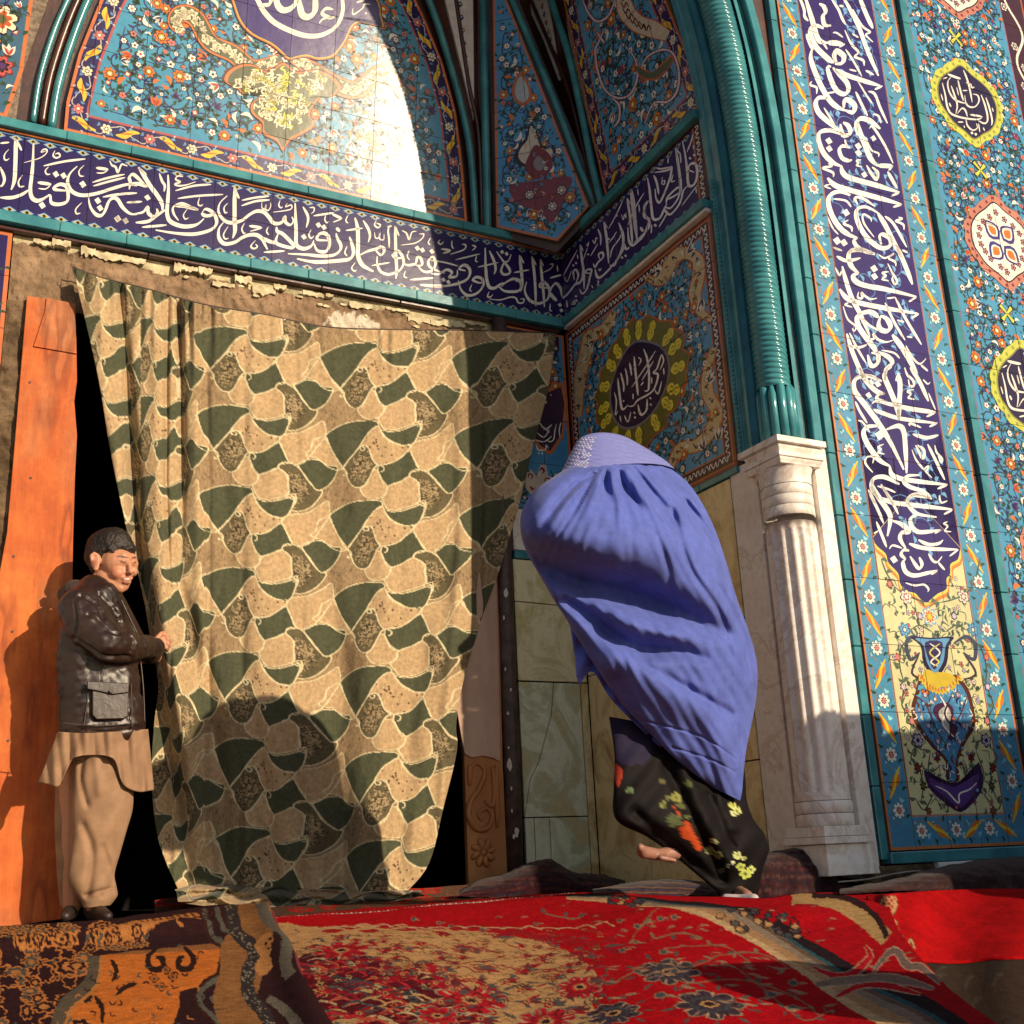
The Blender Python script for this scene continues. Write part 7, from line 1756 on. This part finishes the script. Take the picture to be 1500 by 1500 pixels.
def burqa_col(px, py, P, TH):
    c = np.tile(BU, (len(px), 1)); v = 1+.18*vnoise(P, .12, 3)[:, None]; 
    return np.clip(c*v, 0, 1)
RG = [(872, 641, 886, 641), (850, 650, 915, 648), (840, 668, 938, 662), (830, 688, 957, 674), (806, 708, 985, 692), (780, 728, 1012, 716), (765, 752, 1033, 748), (763, 780, 1050, 785), (772, 810, 1065, 830), (792, 845, 1080, 880),
      (812, 880, 1098, 930), (830, 908, 1109, 975), (852, 945, 1108, 1020), (880, 988, 1101, 1060), (908, 1028, 1093, 1100), (946, 1068, 1089, 1135), (992, 1114, 1087, 1160), (1045, 1154, 1084, 1173)]
M['burqa'] = fabricmat('blue_burqa', .75, 420, .35, .0015, .18, .12, spec=.25)
loft('burqa', RG, WY, [.62,.62,.66,.66,.62,.58,.50,.36,.22], 300, 22, M['burqa'], wo, burqa_relief, burqa_col)
# cap with its smooth band and embroidered face panel
CB = np.array([.17,.19,.48])
def cap_col(px, py, P, TH):
    c = np.tile(CB, (len(px), 1)); e = (px < 872-(py-641)*.28) & (py > 640)
    k = (np.sin(px*1.35+.5*py)*np.sin(py*1.1) > .35) & e
    c = np.where(k[:, None], np.array([.62,.60,.80]), c); c = np.where((e & ~k)[:, None], CB*.8, c)
    return c
RC_ = [(872, 636, 885, 636), (849, 645, 917, 643), (836, 665, 944, 658), (824, 690, 966, 672), (817, 704, 980, 682), (811, 716, 992, 694)]
def cap_rel(px, py, TH, T): return -.020+.0016*np.sin(py*1.1-px*.25)+crs(px, py, [(835, 690), (870, 672), (930, 668)], 2, .003)
capo = loft('cap', RC_, WY, .66, 160, 22, fabricmat('lavender_cap', .7, 420, .3, .001, .12, .1, spec=.25), wo, cap_rel, cap_col, cap=False)
o = capo
# band closing the cap over the pleats: ribbon from left shoulder to the right
bandpts_t = [(828, 690), (850, 684), (880, 672), (920, 664), (958, 668), (1000, 690)]
bandpts_b = [(833, 702), (855, 697), (880, 688), (920, 679), (955, 680), (1003, 698)]
# inner flap of the hem at the left, its blue lightened as if lit
def flatpatch(name, T, B, y0, mat, parent, col, nu=60, nv=30, bulge=.02, yfun=None):
    T = catmull(T, 12); B = catmull(B, 12); s = np.linspace(0, 1, nu)
    tp = np.stack([np.interp(s, np.linspace(0, 1, len(T)), T[:, i]) for i in (0, 1)], 1); bp = np.stack([np.interp(s, np.linspace(0, 1, len(B)), B[:, i]) for i in (0, 1)], 1)
    t = np.linspace(0, 1, nv)[:, None, None]; S = (tp[None]*(1-t)+bp[None]*t).reshape(-1, 2)
    yy = np.full(len(S), y0)-bulge*np.sin(np.tile(s, nv)*math.pi)
    if yfun is not None: yy = yy+yfun(S[:, 0], S[:, 1])
    P = unproj_y(S[:, 0], S[:, 1], yy)
    c = np.tile(np.array(col), (len(P), 1))*(1+.12*vnoise(P, .1, 6)[:, None])
    o = mesh(name, P, gridfaces(nu, nv), mat, parent, smooth=True, vcols=np.clip(c, 0, 1)); md = o.modifiers.new('s', 'SOLIDIFY'); md.thickness = .003; return o
flatpatch('hem_flap', [(832, 892), (862, 930), (905, 985), (960, 1050), (1040, 1120)], [(845, 975), (848, 1002), (868, 984), (900, 1030), (985, 1112)], WY+.03, M['burqa'], wo, BU*1.25, yfun=lambda x, y: .01*np.sin(x/6+y/9))
# trousers and under-dress, black with printed flowers, painted brighter on the sunlit right
tc = Canvas(880, 1000, 1150, 1340, 3, (.0045,.0028,.0035))
for x, y, r, c_ in ((990, 1168, 9, (.26,.27,.07)), (972, 1178, 6, (.22,.24,.07)), (978, 1170, 5, (.16,.17,.06)), (922, 1158, 6, (.15,.22,.11)), (997, 1180, 6, (.10,.11,.04)), (988, 1202, 12, (.08,.10,.04)), (1010, 1148, 7, (.07,.09,.03)), (970, 1145, 5, (.14,.13,.05)), (1073, 1180, 6, (.50,.55,.14)), (1080, 1188, 7, (.58,.62,.22)), (1075, 1191, 5, (.6,.62,.3)), (1046, 1232, 5, (.45,.48,.2)),
                   (1040, 1246, 7, (.22,.25,.08)), (1052, 1252, 7, (.26,.28,.10)), (1080, 1253, 7, (.55,.60,.25)), (1090, 1257, 4, (.55,.60,.25)), (1085, 1270, 7, (.48,.56,.12)), (1100, 1274, 7, (.55,.62,.2)), (1092, 1280, 9, (.50,.58,.12)), (1074, 1264, 3, (.6,.62,.4)), (1057, 1275, 5, (.14,.12,.10)), (1066, 1268, 3, (.4,.4,.3)), (1006, 1196, 5, (.12,.13,.05))):
    tc.flower(x, y, r, r*.9, [(1, c_), (.72, tuple(v*.8 for v in c_)), (.32, (.08,.10,.02))], 5, x)
tc.poly([(984, 1180), (994, 1188), (998, 1200), (1008, 1204), (1018, 1222), (1028, 1240), (1026, 1247), (1018, 1243), (1012, 1232), (1000, 1228), (996, 1215), (1003, 1206), (994, 1194)], (.40,.055,.010), 2)
tc.poly([(900, 1120), (912, 1128), (908, 1150), (902, 1148)], (.35,.04,.02), 2)
tc.poly([(890, 1030), (1000, 1030), (960, 1090), (945, 1118), (895, 1112)], (.016,.012,.04), 2)
M['trouser'] = fabricmat('black_printed_cloth', .7, 400, .3, .001, .2, .0, spec=.15)
def tr_rel(px, py, TH, T):
    g = lambda *a: crs(px, py, *a)
    return g([(1040, 1165), (1060, 1215), (1075, 1240)], 4, .012)-g([(1052, 1165), (1075, 1215)], 5, .010)+g([(930, 1190), (985, 1240), (1050, 1290)], 8, .02)+g([(975, 1120), (1020, 1210), (1060, 1290)], 7, .022)-g([(1000, 1120), (1045, 1220), (1075, 1270)], 10, .02)+.004*np.sin(px/7+py/9)
trou = loft('trousers', [(892, 1050, 1085, 1090), (900, 1105, 1092, 1140), (899, 1150, 1094, 1172), (902, 1200, 1104, 1200), (948, 1226, 1120, 1222), (985, 1252, 1126, 1244), (1012, 1274, 1120, 1266), (1036, 1294, 1114, 1288), (1050, 1306, 1112, 1304), (1054, 1317, 1108, 1315)],
     WY+.06, [.15,.3,.40,.42,.42,.42], 140, 12, M['trouser'], wo, tr_rel, lambda px, py, P, TH: tc.get(px, py))

# ------------------------------------------------------------------ THE BOY
BY = 4.50
bo = empty('person', tuple(Q(140, 1343, BY)))
tag(bo, 'person, a smiling boy in a dark leather jacket and khaki clothes holding the curtain edge', 'person')
HS = .00262
SK = np.array([.52,.245,.145])
def B_(px, py, dy=0.0): return Q(px, py, BY+dy)
head = []
head += chain([B_(161, 806, .012), B_(156, 818, .022)], [.082, .066])
for x, y_, dy, r_ in ((172, 822, -.030, .066), (176, 838, -.034, .053), (179, 849, -.040, .039), (181, 858, -.046, .025), (173, 838, -.064, .030), (196, 836, -.044, .022), (195, 824, -.045, .027)): head.append(sphere_vf(B_(x, y_, dy), r_, 16, 12))
head += chain([B_(181, 813, -.074), B_(196, 815, -.058)], [.024, .020])
head += chain([B_(190, 821, -.086), B_(192.5, 831, -.096), B_(193.5, 836, -.099)], [.009, .0100, .0110]); head += chain([B_(189.5, 837, -.091)]*2, [.0075]*2)+chain([B_(198, 836.5, -.086)]*2, [.0065]*2)
head += chain([B_(181, 846, -.078), B_(189, 847.5, -.082), B_(195, 846, -.072)], [.0075, .0085, .007]); head += chain([B_(184, 852, -.078), B_(191, 853, -.075)], [.0085, .008])
head += chain([B_(152, 843, -.01), B_(163, 855, -.034), B_(177, 862, -.050)], [.036, .029, .021])
head += chain([B_(180, 820, -.088), B_(184, 821, -.088)], [.0105, .0095], .6)+chain([B_(198, 822, -.070)]*2, [.008]*2)
# ear
ec = [(130, 815), (129, 808), (134, 804), (139, 807), (141, 815), (140, 824), (138, 830), (135, 829)]
head += chain([B_(x+2.2, y+3, -.050) for x, y in ec], [.0068]*8); head += chain([B_(137, 818, -.04), B_(138, 826, -.04)], [.016, .013])
head += chain([B_(150, 850, .01), B_(150, 880, .02)], [.048, .052])
trunk = chain([B_(140, 905, .02), B_(145, 980, .02), B_(148, 1060, .02)], [.10, .105, .11])
arm = chain([B_(122, 895, -.07), B_(158, 942, -.12), B_(224, 947, .02)], [.050, .042, .026])
hand = chain([B_(226, 946, .03), B_(236, 941, .06)], [.022, .021])
for k, (x0, y0, x1, y1, x2, y2) in enumerate(((236, 932, 243, 930, 247, 935), (238, 937, 246, 936, 249, 941), (238, 942, 246, 943, 248, 948), (236, 947, 243, 949, 245, 953))):
    hand += chain([B_(x0, y0, .055), B_(x1, y1, .045), B_(x2, y2, .075)], [.0095, .0085, .0070])
hand += chain([B_(229, 936, .035), B_(236, 928, .04), B_(243, 926, .06)], [.0105, .009, .0075])
legs = chain([B_(150, 1080, 0), B_(145, 1200, -.02), B_(140, 1325, 0)], [.085, .055, .034])+chain([B_(115, 1080, .08), B_(108, 1200, .09), B_(105, 1325, .09)], [.080, .052, .034])
arm2 = chain([B_(150, 900, .10), B_(190, 960, .10), B_(228, 962, .10)], [.045, .035, .024])
def shrink(L_, f=.935):
    c0 = B_(163, 856, 0); return [([tuple(c0+(np.array(q)-c0)*f) for q in v], fc) for v, fc in L_]
head = shrink(head)
def face_col(P):
    c0 = B_(163, 856, 0); px, py = projA(c0+(P-c0)/.935); c = np.tile(SK, (len(P), 1)); y = P[:, 1]
    def blob(x, y_, rx, ry, col, k=1.0, ang=0.0):
        nonlocal c
        dx, dy = px-x, py-y_; ca, sa = math.cos(ang), math.sin(ang); u, v = dx*ca+dy*sa, -dx*sa+dy*ca
        w = np.clip(1.5-((u/rx)**2+(v/ry)**2), 0, 1)*k*(P[:, 1] < BY-.02); c = c*(1-w[:, None])+np.array(col)*w[:, None]
    blob(172, 838, 14, 10, (.58,.22,.14), .5); blob(166, 842, 6, 8, (.50,.18,.11), .4)
    blob(180, 813, 9, 1.7, (.05,.025,.018), .9, .12); blob(199, 814, 4, 1.6, (.05,.025,.018), .9, -.1)
    blob(182, 820.5, 6.5, 1.5, (.09,.03,.02), .95, .16); blob(199.5, 821.5, 3.2, 1.5, (.09,.03,.02), .95, 0); blob(182, 818, 7, 2, (.36,.15,.09), .5, .14)
    blob(192, 840, 2.6, 1.2, (.16,.05,.03), .8); blob(186.5, 847.5, 7.5, 3.0, (.30,.06,.045), .9, .12); blob(187.5, 847.5, 5.6, 1.5, (.75,.62,.50), 1.0, .12); blob(186, 852, 6, 1.6, (.48,.15,.11), .7, .1)
    blob(137, 820, 3.5, 6.5, (.36,.12,.08), .8); blob(154, 818, 5, 18, (.30,.17,.11), .35); blob(176, 798, 20, 5, (.40,.20,.13), .25)  # shade inside the ear is painted into the skin colour
    return c
organic('body', head+trunk+arm+arm2+hand+legs, .0042, 2, bo, M['skin'], face_col)
hair = chain([B_(152, 799, .045), B_(160, 797, .008), B_(167, 795, -.014)], [.074, .079, .076]); hair += chain([B_(144, 811, .055), B_(143, 806, .03)], [.060, .052])
hair += chain([B_(180, 797, -.035), B_(190, 801, -.03)], [.048, .030]); hair += chain([B_(150, 803, -.044), B_(166, 797, -.060), B_(180, 796, -.062), B_(192, 799, -.052)], [.022, .024, .024, .018], .3)
for k in range(16): x = 165+k*2.4; hair += chain([B_(x-4+rnd.uniform(-1, 1), 799, -.080+.002*k), B_(x+rnd.uniform(-1.5, 2), 805+rnd.uniform(-1.5, 3.5)+(k > 9)*1.5, -.088+.003*k)], [.010, .0035], .5)
hair += chain([B_(146, 806, -.03), B_(150, 817, -.042)], [.026, .010], .6); hair += chain([B_(139, 800, .0), B_(137, 812, .035), B_(140, 832, .055)], [.030, .032, .026]); hair += chain([B_(146, 800, -.03), B_(140, 802, -.02)], [.026, .026])
organic('hair', shrink(hair), .0038, 2, bo, M['hair'], None, lambda P: .0028*vnoise(P*np.array([1, 1, .35]), .012, 4))
# jacket
jk = []
for py_, l, r_, dy in ((868, 112, 168, .0), (884, 102, 180, 0), (905, 93, 188, 0), (935, 88, 194, 0), (965, 86, 199, 0), (1000, 86, 204, 0), (1035, 87, 208, 0), (1066, 88, 210, 0)):
    w = (r_-l)*HS/2; rr2 = min(w, .105)
    k = max(2, int((2*w)/(rr2*.5)))
    for i in range(k+1):
        f = i/k; x = l+(r_-l)*f; inn = rr2/HS*.9; x = l+inn+(r_-l-2*inn)*f; jk.append(sphere_vf(B_(x, py_, dy), rr2*.92, 16, 12))
        if py_ < 1066: jk.append(sphere_vf(B_(x-.5, py_+12, dy), rr2*.92, 16, 12))
jk += chain([B_(120, 893, -.05), B_(134, 920, -.09), B_(160, 943, -.13), B_(195, 948, -.07), B_(226, 948, .01)], [.088, .082, .070, .054, .040], .3)
jk += chain([B_(160, 890, .08), B_(195, 945, .09), B_(222, 958, .09)], [.07, .055, .04], .35)
def jk_disp(P):
    px, py = projA(P); g = lambda *a: crs(px, py, *a)
    d = .0035*vnoise(P, .09, 8, 2)
    for pts, a in (([(118, 872), (140, 885), (152, 905)], .010), ([(108, 880), (112, 910), (108, 935)], .008), ([(130, 900), (160, 925), (185, 930)], .010), ([(112, 935), (150, 960), (190, 962)], .012), ([(185, 925), (195, 940), (192, 955)], .010), ([(205, 930), (212, 945)], .006), ([(145, 870), (165, 890), (176, 910)], .008)):
        d -= g(pts, 2.5, a); d += g([(x+5, y+4) for x, y in pts], 4, a*.5)
    d -= g([(115, 1068), (160, 1072), (208, 1066)], 1.2, .003)+g([(205, 985), (209, 1060)], 1.2, .004)
    return d*(P[:, 1] < BY+.03)
organic('jacket', jk, .006, 5, bo, M['leather'], None, jk_disp)
organic('hood', chain([B_(128, 868, -.02), B_(110, 866, .05), B_(100, 872, .10)], [.036, .046, .04], .35)+chain([B_(126, 864, -.045), B_(140, 862, -.050), B_(150, 866, -.05)], [.022, .018, .012], .35), .006, 4, bo, M['hood'], None, lambda P: .003*vnoise(P, .04, 3))
def frontprism(name, pts, y, t, mat, bev=.002): return prism(name, [B_(x, y_, y) for x, y_ in pts], (0, -1, 0), t, mat, bo, bev)
frontprism('pocket', [(134, 1012), (188, 1014), (187, 1050), (180, 1054), (140, 1055), (134, 1048)], -.100, .016, M['leather'], .004)
frontprism('pocket_flap', [(127, 998), (189, 1001), (188, 1015), (164, 1018), (148, 1014), (127, 1010)], -.114, .010, M['leather'], .003)
for nm, pts, w, y_ in (('seam', [(150, 966), (151, 985), (150, 998)], .0022, -.106), ('seam', [(129, 1012), (127, 1035), (122, 1068)], .0022, -.098), ('seam', [(192, 1000), (193, 1030), (193, 1068)], .0022, -.098), ('seam', [(88, 1058), (120, 1062), (160, 1063), (205, 1058)], .0022, -.104), ('zip', [(176, 876), (190, 905), (202, 930)], .0035, -.088), ('zip', [(206, 968), (210, 1010), (212, 1062)], .0035, -.070)):
    C = catmull(pts, 5); P = unproj_y(C[:, 0], C[:, 1], np.full(len(C), BY+y_)); v, f = tube(P, w, 6); mesh(nm, v, f, M['leather'], bo, smooth=True)
frontprism('lapel', [(134, 866), (150, 872), (166, 884), (178, 900), (172, 906), (158, 892), (140, 880)], -.078, .008, M['leather'], .003)
p = B_(163, 1012, -.128); v, f = tube([p, p+np.array([0, -.006, 0])], .0075, 14); mesh('button', v, f, M['iron'], bo, smooth=False)
# long khaki shirt under the jacket, parted into tails
def kh(px, py): return .006*np.sin(px/5+py/40)+.012*np.sin(px/13)
def khrel(px, py, TH, T): return .006*np.sin(px/4.5+py/30)
loft('shirt', [(90, 1058, 208, 1058), (86, 1080, 214, 1078), (84, 1100, 216, 1100), (84, 1118, 214, 1116)], BY+.04, .75, 80, 8, M['khaki'], bo, khrel)
def khb(px, py): return .010*np.sin(px/6+py/50)+.005*np.sin(px/2.7-py/30)
flatpatch('shirt_hem', [(86, 1072), (120, 1074), (165, 1072), (216, 1068)], [(57, 1146), (72, 1149), (86, 1151), (98, 1128), (110, 1110), (140, 1106), (166, 1112), (176, 1140), (186, 1154), (205, 1160), (225, 1157)], BY-.03, M['khaki'], bo, (.4,.3,.2), nu=120, nv=40, bulge=.085, yfun=khb)
def trrel(px, py, TH, T):
    g = lambda *a: crs(px, py, *a)
    return g([(125, 1090), (118, 1140), (128, 1180)], 4, .014)+g([(160, 1085), (170, 1130), (178, 1145)], 4, .014)-g([(140, 1090), (146, 1160)], 7, .012)+g([(122, 1210), (135, 1250), (128, 1310)], 6, .016)+g([(150, 1240), (165, 1290), (150, 1312)], 4, .010)+g([(125, 1312), (150, 1304), (172, 1300)], 2.5, .010)+.003*np.sin(px/6+py/11)
loft('trouser_leg', [(110, 1085, 192, 1085), (106, 1130, 194, 1130), (104, 1170, 195, 1180), (105, 1215, 186, 1215), (103, 1250, 176, 1250), (99, 1283, 168, 1280), (104, 1302, 171, 1300), (118, 1320, 172, 1312), (122, 1330, 162, 1326)], BY-.01, .75, 90, 10, M['khaki'], bo, trrel)
loft('trouser_leg', [(84, 1100, 130, 1100), (80, 1200, 122, 1200), (84, 1290, 122, 1290), (88, 1328, 120, 1328)], BY+.10, .8, 60, 8, M['khaki'], bo, trrel)
organic('shoe', chain([B_(134, 1335, .03), B_(148, 1338, -.05), B_(158, 1342, -.13)], [.028, .026, .018], .35), .005, 3, bo, M['shoe'])
organic('shoe', chain([B_(104, 1335, .12), B_(100, 1338, .04), B_(96, 1342, -.04)], [.028, .026, .018], .35), .005, 3, bo, M['shoe'])

# ------------------------------------------------------------------ unseen low wall added right of the view to shade the facade foot
lw = empty('shade_wall', (4.9, 1.5, -.3))
tag(lw, 'unseen low rubble wall added beyond the right edge to shade the facade foot', 'wall')
M['rubble'] = simple('rubble_stone', (.16,.12,.09), (.30,.24,.18), 9, .9, .8, 30)
xw = 3.62; R4 = random.Random(2)
while xw < 7.5:
    w = R4.uniform(.16, .34); h = 1.19+R4.uniform(-.025, .045)
    box('shade_wall_stone', xw+.004, xw+w, 1.38, 1.64, 1.0, h, M['rubble'], lw, .03); xw += w
box('shade_pier', 1.85, 2.20, .82, 1.10, -.9, .30, M['rubble'], lw, .03)  # unseen block added to cast shade over the front of the carpet
box('shade_wall_core', 3.62, 7.5, 1.40, 1.62, -.6, 1.01, M['rubble'], lw, .01)
